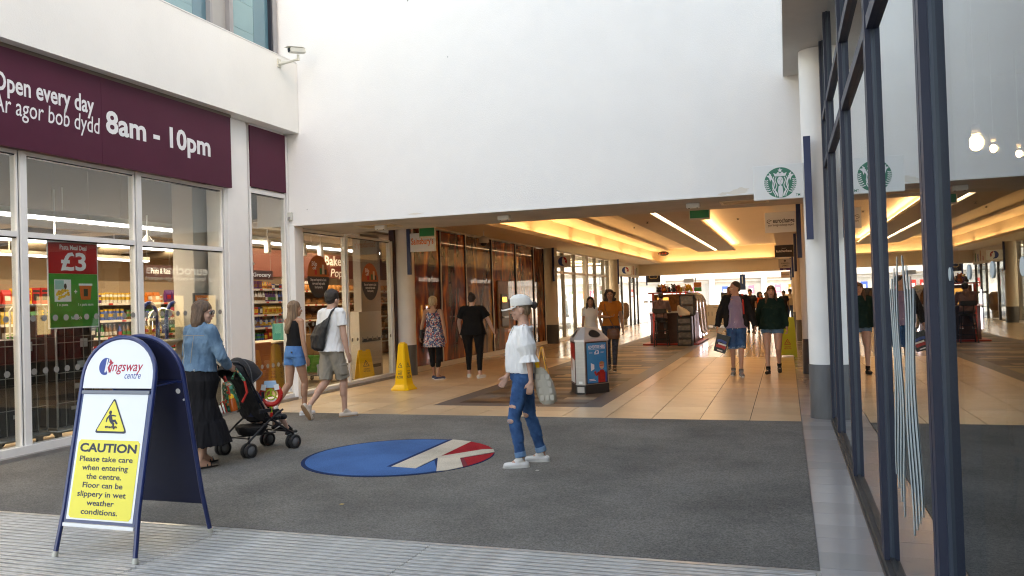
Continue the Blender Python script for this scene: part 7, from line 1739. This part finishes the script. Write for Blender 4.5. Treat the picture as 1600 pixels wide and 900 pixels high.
w_ = MB(); w_.tube([hood[-1][i] for i in range(17)], .008, 6); w_.tube([hood[3][i] for i in range(17)], .006, 6); w_.build('hood_piping', mat('piping_grey', (.06, .06, .065), .6), bg_)
p = Prims(); p.loft([(0, -.06, .20, .16, .11), (0, -.05, .27, .19, .15), (0, -.05, .30, .195, .16)]); p.mesh('basket', bk, bg_, .009, 3, (.008, 22, (1, 1, 1)))
w_ = MB(); w_.cyl((-.12, .40, .20), (.12, .40, .20), .018, n=8); w_.tube([(-.19, .30, .26), (-.12, .40, .20)], .008, 6); w_.tube([(.19, .30, .26), (.12, .40, .20)], .008, 6); w_.build('foot_rest', bk, bg_)
w_ = MB()
for q in (-1, 1): w_.bbox(q*.236-.010, q*.236+.010, -.14, .02, .45, .49, .006)
w_.bbox(.228, .236, -.10, -.06, .60, .67, .004); w_.build('plastic_fitting', bf, bg_)
BM = bg_.matrix_basis.copy()
def bw(x, y, z): return Matrix.Translation(bg_.location) @ Matrix.Rotation(bg_.rotation_euler[2], 4, 'Z') @ V3(x, y, z)
# child
F_ = bw(0, 1, 0)-bw(0, 0, 0)
C_ = Person('small child sitting in the pushchair with legs stretched out', tuple(bw(0, .02, 0)), (F_.x, F_.y), 1.05, False, 1.1, skin_p, lean=-22, ankles=((-.12, .50, .42), (.12, .62, .30)), fpitch=(-20, -5), wrists=((-.20, .22, .68), (.26, .12, .60)), voxel=.010, sit=.62, curl=.9)
C_.top(mat('cloth_navy_child', (.02, .03, .08), .9), .92, .6, 1.1); C_.legs(blackc, .98, 'shorts', fit=1.12); C_.hair(hbrown, 'short'); C_.shoes(mat('trainer_black', (.015, .015, .017), .5), panel_w, 'trainer', 1.15)
# toy
tc_ = bw(.17, .08, .62)
t = thing('toy_wheel', 'red toy ring with lime spokes held up by the child in the pushchair', 'toy', tuple(tc_))
Ft = frame(tc_, (.93, .36, 0), (0.02, 0, 1))
mb = MB(); mb.M = Ft; mb.tube([(.105*math.cos(a), .105*math.sin(a), 0) for a in [2*math.pi*i/28 for i in range(29)]], .026, 10); mb.build('ring', mat('toy_red', (.60, .02, .015), .35), t)
mb = MB(); mb.M = Ft
for a in (90, 210, 330): mb.cyl((0, 0, 0), (.10*math.cos(R(a)), .10*math.sin(R(a)), 0), .008, n=7)
mb.tube([(.055*math.cos(a), .055*math.sin(a), 0) for a in [2*math.pi*i/20 for i in range(21)]], .006, 6); mb.build('spokes', mat('toy_lime', (.35, .60, .02), .4), t)
mb = MB(); mb.M = Ft; mb.cyl((0, -.12, 0), (0, -.19, 0), .015, n=8); mb.build('stem', MATS['toy_lime'], t)
mb = MB(); mb.M = Ft; mb.cyl((0, -.19, 0), (0, -.24, 0), .02, .025, n=10); mb.build('grip', MATS['toy_red'], t)
mb = MB(); mb.M = Ft; mb.prism([(-.075, .08), (.075, .08), (.06, .155), (-.06, .155)], .02, .03, 0); mb.prism([(-.10, .06), (-.05, .05), (-.04, .11), (-.09, .12)], .0305, .036, 1); mb.prism([(.05, .05), (.10, .06), (.09, .12), (.04, .11)], .0305, .036, 1); mb.build('fairy_figure', [mat('toy_pale_blue', (.35, .55, .75), .5), panel_w], t)
# backpack on the handle
t = thing('childs_backpack', "child's green patterned backpack with red trim hanging on the pushchair handle", 'backpack', tuple(bw(.10, -.42, .5)))
leaf = bpy.data.materials.new('leafy_print'); leaf.use_nodes = True; n = leaf.node_tree.nodes; L = leaf.node_tree.links
tcn = n.new('ShaderNodeTexCoord'); vo = n.new('ShaderNodeTexVoronoi'); vo.inputs['Scale'].default_value = 42; L.new(tcn.outputs['Object'], vo.inputs[0]); sp = n.new('ShaderNodeSeparateColor'); L.new(vo.outputs['Color'], sp.inputs[0])
rp = n.new('ShaderNodeValToRGB'); rp.color_ramp.interpolation = 'CONSTANT'; e = rp.color_ramp.elements; e[0].color = (.01, .09, .03, 1); e[1].position = .3; e[1].color = (.02, .20, .09, 1)
for p_, c_ in ((.5, (.01, .05, .03)), (.62, (.05, .30, .22)), (.74, (.02, .13, .04)), (.84, (.62, .20, .04)), (.90, (.55, .55, .45)), (.95, (.5, .03, .02))): e.new(p_).color = (*c_, 1)
L.new(sp.outputs[0], rp.inputs[0]); L.new(rp.outputs[0], n['Principled BSDF'].inputs['Base Color'])
red_t = mat('trim_red', (.50, .02, .01), .6)
Bm = Matrix.Translation(bw(.12, -.40, .66)) @ Matrix.Rotation(bg_.rotation_euler[2]+R(-25), 4, 'Z') @ Matrix.Rotation(R(14), 4, 'X') @ Matrix.Rotation(R(-10), 4, 'Y')
offB = ORG[t.name]
Bm = Matrix.Translation(-offB) @ Bm
p = Prims(); p.loft([(0, 0, -.16, .105, .05), (0, -.01, -.14, .125, .065), (0, -.01, 0, .13, .07), (0, 0, .10, .115, .06), (0, 0, .155, .07, .04)], Bm); p.loft([(0, -.06, -.15, .09, .03), (0, -.065, -.02, .09, .03)], Bm); p.mesh('bag_body', leaf, t, .008, 3, (.004, 30, (1, 1, 1)))
def bt(pts, r, m, nm): 
    b = MB(); b.M = Matrix.Translation(offB) @ Bm; b.tube(pts, r, 6); return b.build(nm, m, t)
bt([(-.13, -.02, -.12), (-.135, -.03, 0), (-.12, -.02, .09), (0, -.03, .155), (.12, -.02, .09), (.135, -.03, 0)], .007, red_t, 'trim'); bt([(-.09, -.10, -.15), (-.09, -.10, -.03), (.09, -.10, -.03), (.09, -.10, -.15)], .006, red_t, 'trim')
bt([(-.04, .0, .15), (-.03, 0, .21), (.03, 0, .21), (.04, 0, .15)], .010, red_t, 'loop')
bt([(.13, .04, .16), (.16, .10, .24), (.18, .14, .10)], .016, leaf, 'shoulder_strap'); bt([(.18, .14, .10), (.17, .13, -.02), (.14, .06, -.10)], .014, red_t, 'shoulder_strap')
t = thing('orange_bottle', 'orange and yellow drinks bottle in the side pocket of the green backpack', 'bottle', tuple(bw(.24, -.44, .52)))
b = MB(); b.M = Matrix.Translation(bw(.25, -.46, .52)) @ Matrix.Rotation(R(-14), 4, 'Y'); b.lathe([(.034, 0), (.038, .02), (.036, .10), (.03, .13)], n=14); b.build('bottle', mat('bottle_amber', (.42, .08, .01), .2), t)
b = MB(); b.M = Matrix.Translation(bw(.25, -.46, .52)) @ Matrix.Rotation(R(-14), 4, 'Y'); b.lathe([(.026, .131), (.024, .165), (.012, .18)], n=12); b.build('cap', wy, t)

# --- girl in black top and denim shorts
P = Person('girl with long light brown hair, black sleeveless top and denim shorts, walking away', (-6.72, 9.98), (.30, .95), 1.665, True, .97, skin_m, lean=2, hy=-22,
           ankles=((-.10, -.30, .16), (.07, .08, .088)), feet=(0, 8), fpitch=(38, 0), wrists=((-.20, .14, .84), (.235, .02, .79)), voxel=.007, pel=(0, -.02))
P.hair(hair_mat('hair_light_brown', (.26, .165, .095), (.12, .07, .04)), 'long', .40, 1.0)
P.top(blackc, 1.02, 0, 1.03, 0, .9, 1.40, 'vest_top', (.003, 26, (1, 1, .5)))
sh_ = P.legs(denim('denim_bright', (.10, .26, .55), (.06, .17, .40)), .36, 'denim_shorts', 1.03, 1.07, 1.12, (.004, 34, (1, 1, 1)))
def fringe(P, sh_, fr, r_, m):
    b = MB(); rr = random.Random(2)
    for i in (0, 1):
        h, kn = P.hip[i], P.knee[i]; d = (kn-h).normalized(); c = h+(kn-h)*fr; a = d.orthogonal().normalized(); b_ = d.cross(a)
        for k in range(46):
            x = 2*math.pi*k/46; q = c+(a*math.cos(x)+b_*math.sin(x))*r_; b.cyl(q-d*.006, q+d*rr.uniform(.012, .028)+a*rr.uniform(-.004, .004), .0016, .0008, n=3)
    b.build('frayed_hem', m, sh_)
fringe(P, sh_, .36, .089, MATS['denim_pale'])
b = MB()
for q in (-1, 1): b.tube([(q*.05, -.118, .93), (q*.05, -.128, .86), (q*.085, -.128, .845), (q*.12, -.112, .86), (q*.12, -.102, .93), (q*.05, -.118, .93)], .002, 5)
b.build('pocket_seam', MATS['denim_pale'], sh_)
b = MB(); b.box(.03, .09, -.128, -.120, .925, .95); b.build('belt_label', black_m, sh_)
P.shoes(shoe_w, None, 'trainer', 1.0)
b = MB(); wv = P.wr[1]; b.lathe([(.027, wv.z+.012), (.028, wv.z+.016), (.027, wv.z+.02)], (wv.x, wv.y), 14, cap=False); b.build('bracelet', mat('beads', (.3, .12, .1), .5), P.root)

# --- young man
P = Person('young man in white t-shirt and beige shorts with a black sling bag, walking away', (-6.03, 9.86), (.33, .94), 1.80, False, 1.0, skin_l, lean=3, hy=4,
           ankles=((-.09, -.34, .19), (.09, .10, .088)), feet=(0, 22), fpitch=(58, 0), wrists=((-.27, .17, .93), (.27, .03, .80)), voxel=.007, pel=(0, -.02))
P.hair(hair_mat('hair_black', (.025, .018, .014), (.010, .008, .007)), 'short', name='hair')
P.top(whitec, .87, .62, 1.07, .020, 1.13, 1.435, 't_shirt', (.008, 22, (1, 1, .6)), 1.6)
cg = mat('shorts_stone', (.30, .27, .22), .85, var=.12, vscale=12)
sh_ = P.legs(cg, .93, 'cargo_shorts', .97, 1.12, 1.28, (.008, 20, (1, 1, .7)))
for q, i in ((-1, 0), (1, 1)):
    c = P.hip[i].lerp(P.knee[i], .62)+V3(q*.085, -.02, 0); p = Prims(); p.loft([(c.x, c.y, c.z-.075, .022, .065), (c.x, c.y, c.z+.06, .020, .062)]); p.mesh('cargo_pocket', cg, sh_, .007, 2); p = Prims(); p.loft([(c.x+q*.004, c.y, c.z+.045, .024, .068), (c.x+q*.004, c.y, c.z+.075, .022, .064)]); p.mesh('pocket_flap', cg, sh_, .006, 1)
b = MB(); b.tube([(.15*math.cos(a)*.98+0, -.005+.118*math.sin(a), .965) for a in [2*math.pi*k/20 for k in range(21)]], .010, 6); b.build('waistband', cg, sh_)
P.shoes(mat('trainer_cream', (.58, .50, .42), .6), mat('sole_gum', (.32, .19, .10), .7), 'trainer', 1.0)
sb = thing('sling_bag', 'black sling bag worn across the back of the young man in white', 'bag', (-6.0, 9.6, 1.0))
Rm_ = Matrix.Translation(P.root.location) @ Matrix.Rotation(P.root.rotation_euler[2], 4, 'Z') @ Matrix.Scale(P.s, 4)
Mb = Matrix.Translation(-ORG[sb.name]) @ Rm_ @ P.U
p = Prims(); p.loft([(-.06, -.155, .88, .085, .035), (-.07, -.170, .92, .125, .055), (-.05, -.180, 1.08, .140, .06), (.0, -.170, 1.20, .125, .052), (.06, -.145, 1.27, .06, .028), (.10, -.125, 1.32, .032, .016)], Mb); p.mesh('bag_body', mat('nylon_black', (.012, .012, .013), .55), sb, .008, 2, (.007, 26, (1, 1, 1)))
b = MB(); b.M = Rm_ @ P.U; b.tube([(.09, -.125, 1.31), (.12, -.10, 1.40), (.11, -.02, 1.455), (.07, .08, 1.40), (-.04, .135, 1.24), (-.14, .10, 1.08), (-.165, 0, .98), (-.12, -.12, .93)], .014, 6); b.build('strap', MATS['nylon_black'], sb)

# --- woman in patterned dress
pat = bpy.data.materials.new('floral_print'); pat.use_nodes = True; n = pat.node_tree.nodes; L = pat.node_tree.links
tcn = n.new('ShaderNodeTexCoord'); vo = n.new('ShaderNodeTexVoronoi'); vo.inputs['Scale'].default_value = 46; L.new(tcn.outputs['Object'], vo.inputs[0]); sp = n.new('ShaderNodeSeparateColor'); L.new(vo.outputs['Color'], sp.inputs[0])
rp = n.new('ShaderNodeValToRGB'); rp.color_ramp.interpolation = 'CONSTANT'; e = rp.color_ramp.elements; e[0].color = (.03, .05, .15, 1); e[1].position = .28; e[1].color = (.55, .52, .52, 1)
for p_, c_ in ((.5, (.40, .13, .14)), (.66, (.10, .18, .33)), (.8, (.55, .42, .38)), (.9, (.02, .03, .06))): e.new(p_).color = (*c_, 1)
L.new(sp.outputs[0], rp.inputs[0]); L.new(rp.outputs[0], n['Principled BSDF'].inputs['Base Color']); n['Principled BSDF'].inputs['Roughness'].default_value = .8
P = Person('older woman with short blonde hair in a speckled dress over black leggings, walking away', (-6.83, 15.05), (-.10, .99), 1.70, True, 1.12, skin_m, hy=-18,
           ankles=((-.08, .16, .088), (.08, -.08, .088)), feet=(-5, 40), wrists=((-.33, .08, .84), (.27, -.05, .80)), voxel=.009)
P.hair(hair_mat('hair_platinum', (.62, .50, .33), (.36, .27, .16)), 'short')
P.cloth('dress', pat, lambda p: p.loft([(0, 0, 1.36, .150, .085), (0, .01, 1.26, .168, .132), (0, .01, 1.12, .160, .125), (0, 0, .98, .190, .145), (0, 0, .80, .215, .165), (0, 0, .66, .225, .175)], None, 30, (7, .03)), (.006, 22, (1, 1, .3)))
b = MB()
for q in (-1, 1): b.tube([(q*.09, .075, 1.34), (q*.095, .0, 1.425), (q*.09, -.08, 1.35)], .012, 6)
b.build('shoulder_strap', pat, P.root)
P.legs(blackc, 1.42, 'leggings', .96, 1.04)
P.shoes(mat('mule_navy', (.03, .05, .12), .6), None, 'sandal', .96, True)
b = MB(); b.tube([(.12, .09, 1.38), (.11, -.04, 1.43), (.0, -.15, 1.26), (-.17, -.10, 1.02), (-.2, 0, .95)], .008, 6); b.build('bag_strap', black_m, P.root)
t = thing('small_shoulder_bag', 'small black bag at the left hip of the woman in the speckled dress', 'bag', (-7.05, 15.0, .82)); b = MB(); b.bbox(-7.10, -7.03, 14.92, 15.12, .84, 1.02, .02); b.build('bag_body', black_m, t)
b = MB(); b.box(-7.028, -7.024, 14.94, 15.10, .95, .96); b.build('zip', metal_m, t)

# --- woman in black
P = Person('woman in black t-shirt and leggings with white clogs and dark tied up hair, walking away', (-6.12, 15.42), (-.22, .975), 1.74, True, 1.38, skin_p, hy=-12,
           ankles=((-.12, .10, .088), (.13, -.12, .088)), feet=(-6, 30), wrists=((-.28, .12, .90), (.42, .02, .90)), poles=((-.8, -1, 0), (1, -.6, 0)), voxel=.009)
P.hair(hair_mat('hair_dark', (.05, .025, .02), (.015, .010, .010)), 'bun')
P.top(blackc, .86, .72, 1.08, .03, 1.06, 1.44, 't_shirt', (.009, 20, (1, 1, .5)), 1.7)
P.legs(blackc, 1.86, 'leggings', .98, 1.06, taper=.045)
P.shoes(mat('clog_white', (.72, .70, .66), .5), None, 'clog', 1.12, True)

# --- woman in orange top and the girl beside her
curl_m = hair_mat('hair_dark_curly', (.035, .018, .012), (.010, .006, .005))
P = Person('woman with long dark curly hair in a mustard t-shirt and navy leggings', (-3.55, 16.9), (.12, -.99), 1.74, True, 1.08, skin_m, hp=2,
           ankles=((-.06, .14, .088), (.07, -.08, .088)), feet=(-5, 8), wrists=((-.25, -.02, .80), (.02, .24, 1.12)), poles=((-.3, -1, 0), (1, -.3, -.5)), voxel=.009, curl=.8, hand_dir=(None, (-.9, .2, .1)))
P.hair(curl_m, 'curly', .32, .98)
P.top(mat('cloth_mustard', (.42, .14, .015), .85), .93, .55, 1.07, .008, 1.0, 1.42, 't_shirt', (.006, 24, (1, 1, .6)), 1.4)
P.legs(mat('leggings_marl', (.045, .055, .09), .85, var=.7, vscale=22), 1.9, 'leggings', .98, 1.05); P.shoes(black_m, panel_w, 'trainer', 1.0)
b = MB(); b.tube([(.12, .02, 1.43), (.10, .12, 1.28), (.0, .15, 1.05), (-.10, .14, .86)], .009, 6); b.tube([(.12, .02, 1.43), (.08, -.10, 1.3), (-.05, -.14, 1.0), (-.16, .0, .86)], .009, 6); b.build('bag_strap', mat('leather_tan', (.16, .055, .02), .5), P.root)
t = thing('leather_bag', 'tan leather bag at the hip of the woman in the mustard t-shirt', 'bag', (-3.42, 16.72, .66)); p = Prims(); o_ = -ORG[t.name]; p.loft([(-3.46+o_.x, 16.68+o_.y, .02, .12, .05), (-3.46+o_.x, 16.68+o_.y, .10, .14, .06), (-3.46+o_.x, 16.68+o_.y, .24, .12, .045)]); p.mesh('bag_body', MATS['leather_tan'], t, .009, 2)
b = MB(); b.tube([(-3.6, 16.63, .84), (-3.46, 16.615, .80), (-3.32, 16.63, .84)], .006, 5); b.build('flap_edge', MATS['leather_tan'], t)
P = Person('girl with long dark hair in a white t-shirt and jeans, half hidden behind the bin', (-4.03, 17.1), (.25, -.97), 1.60, True, .92, skin_m, wrists=((-.28, -.02, .84), (.20, .1, .86)), voxel=.010)
P.hair(curl_m, 'front', .34, .98); P.top(whitec, .98, .5, 1.05, 0, .95, 1.425, 't_shirt', (.004, 26, (1, 1, .6))); P.legs(jm, 1.9, 'jeans', .98, 1.06); P.shoes(shoe_w)

# --- man in purple t-shirt, woman in green hoodie
P = Person('man in a lilac t-shirt, open black jacket and denim shorts, looking aside', (-.92, 15.85), (.10, -.995), 1.80, False, .97, skin_l, hy=-62, hp=0,
           ankles=((-.05, .16, .088), (.07, -.10, .092)), feet=(-6, 8), wrists=((-.33, .06, .84), (.33, .02, .88)), poles=((-.7, -1, 0), (.8, -1, 0)), voxel=.009, curl=1.1)
P.hair(hair_mat('hair_dark_brown', (.07, .045, .035), (.03, .02, .016)), 'crop')
P.top(mat('cloth_lilac', (.27, .22, .36), .85), .85, 0, 1.07, .022, 1.13, 1.43, 't_shirt', (.010, 18, (1, 1, .8)))
jk_ = mat('jacket_black', (.012, .012, .014), .8, spec=.25)
def jacket(p):
    g = P.g; U = P.U
    for q in (-1, 1):
        for (x0, z0, x1, z1) in ((.13, 1.38, .15, 1.15), (.15, 1.17, .165, .92)): p.cone(U @ V3(q*x0, .02, z0), U @ V3(q*x1, .02, z1), .058, .062, True, flat=1.5, side=(0, 1, 0))
    p.loft([(0, -.075, .90, .18, .06), (0, -.075, 1.1, .175, .065), (0, -.065, 1.3, .185, .07), (0, -.03, 1.40, .15, .065)], U)
    for i in (0, 1):
        a, e, w_ = P.sh[i], P.el[i], P.wr[i]; q = -1 if i == 0 else 1
        p.cone(U @ V3(q*.09, -.008, 1.40), a, .06, .068); p.cone(a, e, .068, .070); p.cone(e, w_, .070, .052, False)
    p.cone(U @ V3(0, -.05, 1.41), U @ V3(0, -.03, 1.47), .085, .075, False, flat=.8, side=(0, 1, 0))
P.cloth('jacket', jk_, jacket, (.010, 22, (1, 1, 1)))
b = MB()
for q in (-1, 1): b.tube([P.U @ V3(q*.075, .095, 1.40), P.U @ V3(q*.085, .115, 1.2), P.U @ V3(q*.11, .115, .93)], .003, 4)
b.build('jacket_zip', metal_m, P.root)
b = MB(); b.tube([P.U @ V3(-.12, .03, 1.45), P.U @ V3(-.125, .12, 1.32), P.U @ V3(-.13, .12, 1.10)], .016, 6); b.build('rucksack_strap', red_t, P.root)
sh_ = P.legs(jm, .96, 'denim_shorts', .97, 1.12, 1.18, (.006, 24, (1, 1, .8)))
b = MB(); b.tube([(.02, .125, .97), (.0, .135, .90), (-.02, .13, .84)], .004, 5); b.tube([(.03, .125, .97), (.06, .135, .90), (.07, .13, .83)], .004, 5); b.build('drawstring', panel_w, sh_)
for i in (0, 1):
    c = P.hip[i].lerp(P.knee[i], .93); d = (P.knee[i]-P.hip[i]).normalized(); p = Prims(); p.cone(c-d*.02, c+d*.022, .083, .083, False); p.mesh('turn_up', MATS['denim_pale'], sh_, .009, 1)
P.shoes(mat('trainer_grey', (.20, .21, .23), .6), panel_w, 'trainer', 1.0)
for i in (0, 1):
    p = Prims(); p.cone(P.ank[i]+V3(0, 0, -.01), P.ank[i].lerp(P.knee[i], .12), .042, .041, False); p.mesh('sock', mat('sock_grey', (.12, .12, .13), .9), P.root, .009, 1)
t = thing('shopping_bag', 'black shopping bag with blue and red print held by the lilac shirted man', 'bag', (-1.30, 15.75, .45))
Fb_ = frame((-1.255, 15.70, .40), (.95, .05, -.30), (.28, .0, .95)); mb = MB(); mb.M = Fb_; mb.prism([(-.11, .06), (.11, .06), (.125, .40), (-.125, .40)], -.03, .03); mb.build('bag_body', mat('bag_gloss_black', (.01, .01, .012), .3), t)
mb = MB(); mb.M = Fb_ @ Matrix.Translation((0, 0, .031)); ribbon(mb, [(-.09, .27), (-.02, .28), (.08, .26)], .05, 0, .001, 0); ribbon(mb, [(-.09, .17), (.0, .18), (.09, .16)], .06, 0, .001, 1); ribbon(mb, [(-.06, .22), (.09, .215)], .03, .0, .0015, 2); ribbon(mb, [(-.05, .10), (.05, .095)], .02, .0, .0015, 2); mb.build('printed_band', [PMx['blue'], PMx['red'], panel_w], t)
mb = MB(); mb.M = Fb_; mb.tube([(-.05, .40, 0), (-.03, .47, 0), (.03, .47, 0), (.05, .40, 0)], .006, 5); mb.build('handle', black_m, t)
P = Person('woman in a dark green hoodie and short denim shorts walking towards us', (-.28, 16.35), (-.04, -1.0), 1.70, True, 1.22, skin_p, hy=3, hp=4,
           ankles=((-.10, -.14, .14), (.09, .14, .088)), feet=(-6, 8), fpitch=(25, 0), wrists=((-.27, .05, .86), (.33, .03, .84)), voxel=.009, curl=1.2)
P.hair(hair_mat('hair_auburn', (.16, .07, .03), (.06, .025, .012)), 'front', .33, 1.02)
P.top(mat('hoodie_green', (.010, .030, .026), .9, spec=.2), .85, 1.92, 1.10, .045, 1.02, 1.45, 'hoodie', (.010, 18, (1, 1, .7)), 1.75, cuff=.042)
p = Prims(); p.cone(P.U @ V3(0, -.07, 1.40), P.U @ V3(0, -.06, 1.46), .10, .085, True); p.loft([(0, .145*1, .98, .10, .035), (0, .15, 1.10, .08, .03)], P.U); p.mesh('hood', MATS['hoodie_green'], P.root, .009, 2)
sh_ = P.legs(denim('denim_light', (.16, .30, .46), (.10, .20, .34)), .33, 'denim_shorts', .95, 1.08, 1.05); P.shoes(mat('shoe_black2', (.012, .012, .013), .6), black_m, 'shoe', 1.0)
for i in (0, 1):
    p = Prims(); p.cone(P.ank[i]+V3(0, 0, -.01), P.ank[i].lerp(P.knee[i], .14), .043, .043, False); p.mesh('sock', blackc, P.root, .009, 1)

# --- seated vendor
P = Person('person in a mauve hooded top sitting on the stool with their back to us', (-3.68, 24.98), (-.05, 1.0), 1.72, False, 1.02, skin_d, lean=14, hp=-12, sit=.89, ankles=((-.20, .30, .46), (.10, .28, .46)), wrists=((-.14, .42, 1.15), (.16, .42, 1.15)), voxel=.012, detail=False)
P.hair(hair_mat('hair_black2', (.015, .012, .012), (.006, .005, .005)), 'short'); P.top(mat('cloth_mauve', (.17, .11, .12), .9), .87, 1.9, 1.10, .03, 1.0, 1.44, 'hooded_top', (.010, 18, (1, 1, .7)), 1.6); p = Prims(); p.cone(P.U @ V3(0, -.10, 1.40), P.U @ V3(0, -.09, 1.30), .085, .06); p.mesh('hood', MATS['cloth_mauve'], P.root, .012, 2)
P.legs(mat('trousers_grey', (.07, .07, .075), .9), 1.85, 'trousers', .97, 1.12); P.shoes(mat('trainer_pink', (.45, .22, .2), .6), None, 'trainer', 1.0)
# --- people near the far end
far_ = [('man in a grey brown t-shirt behind the man in the lilac t-shirt', (-1.98, 30.5), 1.82, False, skin_d, 'cloth_khaki', (.13, .10, .075), 'crop', 'hair_black2', (.10, .12, .2)),
        ('dark haired man in black just beyond the lilac t-shirt', (-1.35, 33.0), 1.72, False, skin_m, 'cloth_char', (.03, .03, .035), 'short', 'hair_black2', (.03, .03, .04)),
        ('woman in a bright orange top near the far end', (-1.02, 34.5), 1.60, True, skin_m, 'cloth_vivid_orange', (.62, .08, .015), 'curly', 'hair_black2', (.05, .05, .07)),
        ('person in a brown top behind the woman in orange', (-.85, 36.5), 1.58, False, skin_m, 'cloth_brown', (.07, .05, .04), 'short', 'hair_black2', (.04, .04, .05)),
        ('person in black beside the green hoodie near the far end', (-.12, 37.5), 1.62, True, skin_m, 'cloth_char', (.03, .03, .035), 'short', 'hair_black2', (.03, .03, .04)),
        ('man in a white shirt and dark cap near the right end of the mall', (.16, 39.5), 1.70, False, skin_m, 'cloth_ivory', (.60, .53, .40), 'short', 'hair_black2', (.05, .09, .2))]
for k, (lab, loc, H_, fem, sk, cn, cc, hk, hm_, tr) in enumerate(far_):
    P = Person(lab, loc, ((-1)**k*.25, -1), H_, fem, 1.0+.05*(k % 3), sk, voxel=.016, detail=False, hy=(-15, 20, 0, 25, -30, 15)[k])
    P.hair(MATS[hm_], hk, .25, 1.0, vox=.012); P.top(mat(cn, cc, .9), .92, .6, 1.08, .01)
    P.legs(mat('far_trousers_%d' % k, tr, .9), 1.88, 'trousers', .97, 1.08); P.shoes(black_m, None, 'shoe')
# mannequins in the clothes shop window
for k, (y, c, lab) in enumerate(((30.2, (.03, .03, .035), 'headed grey mannequin in a black dress behind the glass, left of the pair'), (31.9, (.05, .045, .045), 'tall grey mannequin in a dark patterned coat behind the glass, right of the pair'))):
    P = Person(lab, (-8.6, y), (1, -.2), 1.78, True, .88, mat('mannequin_grey', (.10, .095, .09), .5), voxel=.012, detail=False); P.root['category'] = 'mannequin'; P.root.name = 'mannequin'
    P.cloth('dress', mat('mannequin_cloth_%d' % k, c, .9, var=.6, vscale=9), lambda p: p.loft([(0, 0, 1.40, .13, .08), (0, 0, 1.2, .165, .13), (0, 0, 1.0, .16, .13), (0, 0, .6, .24, .20), (0, 0, .3, .26, .22)], None, 26, (6, .05)))
    p = Prims(); [p.cone(P.sh[i], P.el[i], .06, .055, False) for i in (0, 1)]; p.mesh('sleeves', MATS['mannequin_cloth_%d' % k], P.root, .012, 2)
for k_, (o_, used) in list(PROT.items()):
    if not used: bpy.data.objects.remove(o_)

for x, y, c, lab in ((-2.20, 7.02, 'white', 'tiny scrap of white paper on the mat right of the white trainers'), (-3.35, 5.55, 'yellow', 'tiny yellow crumb of litter in front of the floor logo')):
    mb = MB(); mb.M = frame((x, y, .0068), (1, .3, 0), (-.3, 1, .15)); mb.prism([(-.018, -.006), (.012, -.009), (.019, .004), (-.008, .009)], 0, .002); tag(mb.build('litter_scrap', PMx[c]), lab, 'litter')
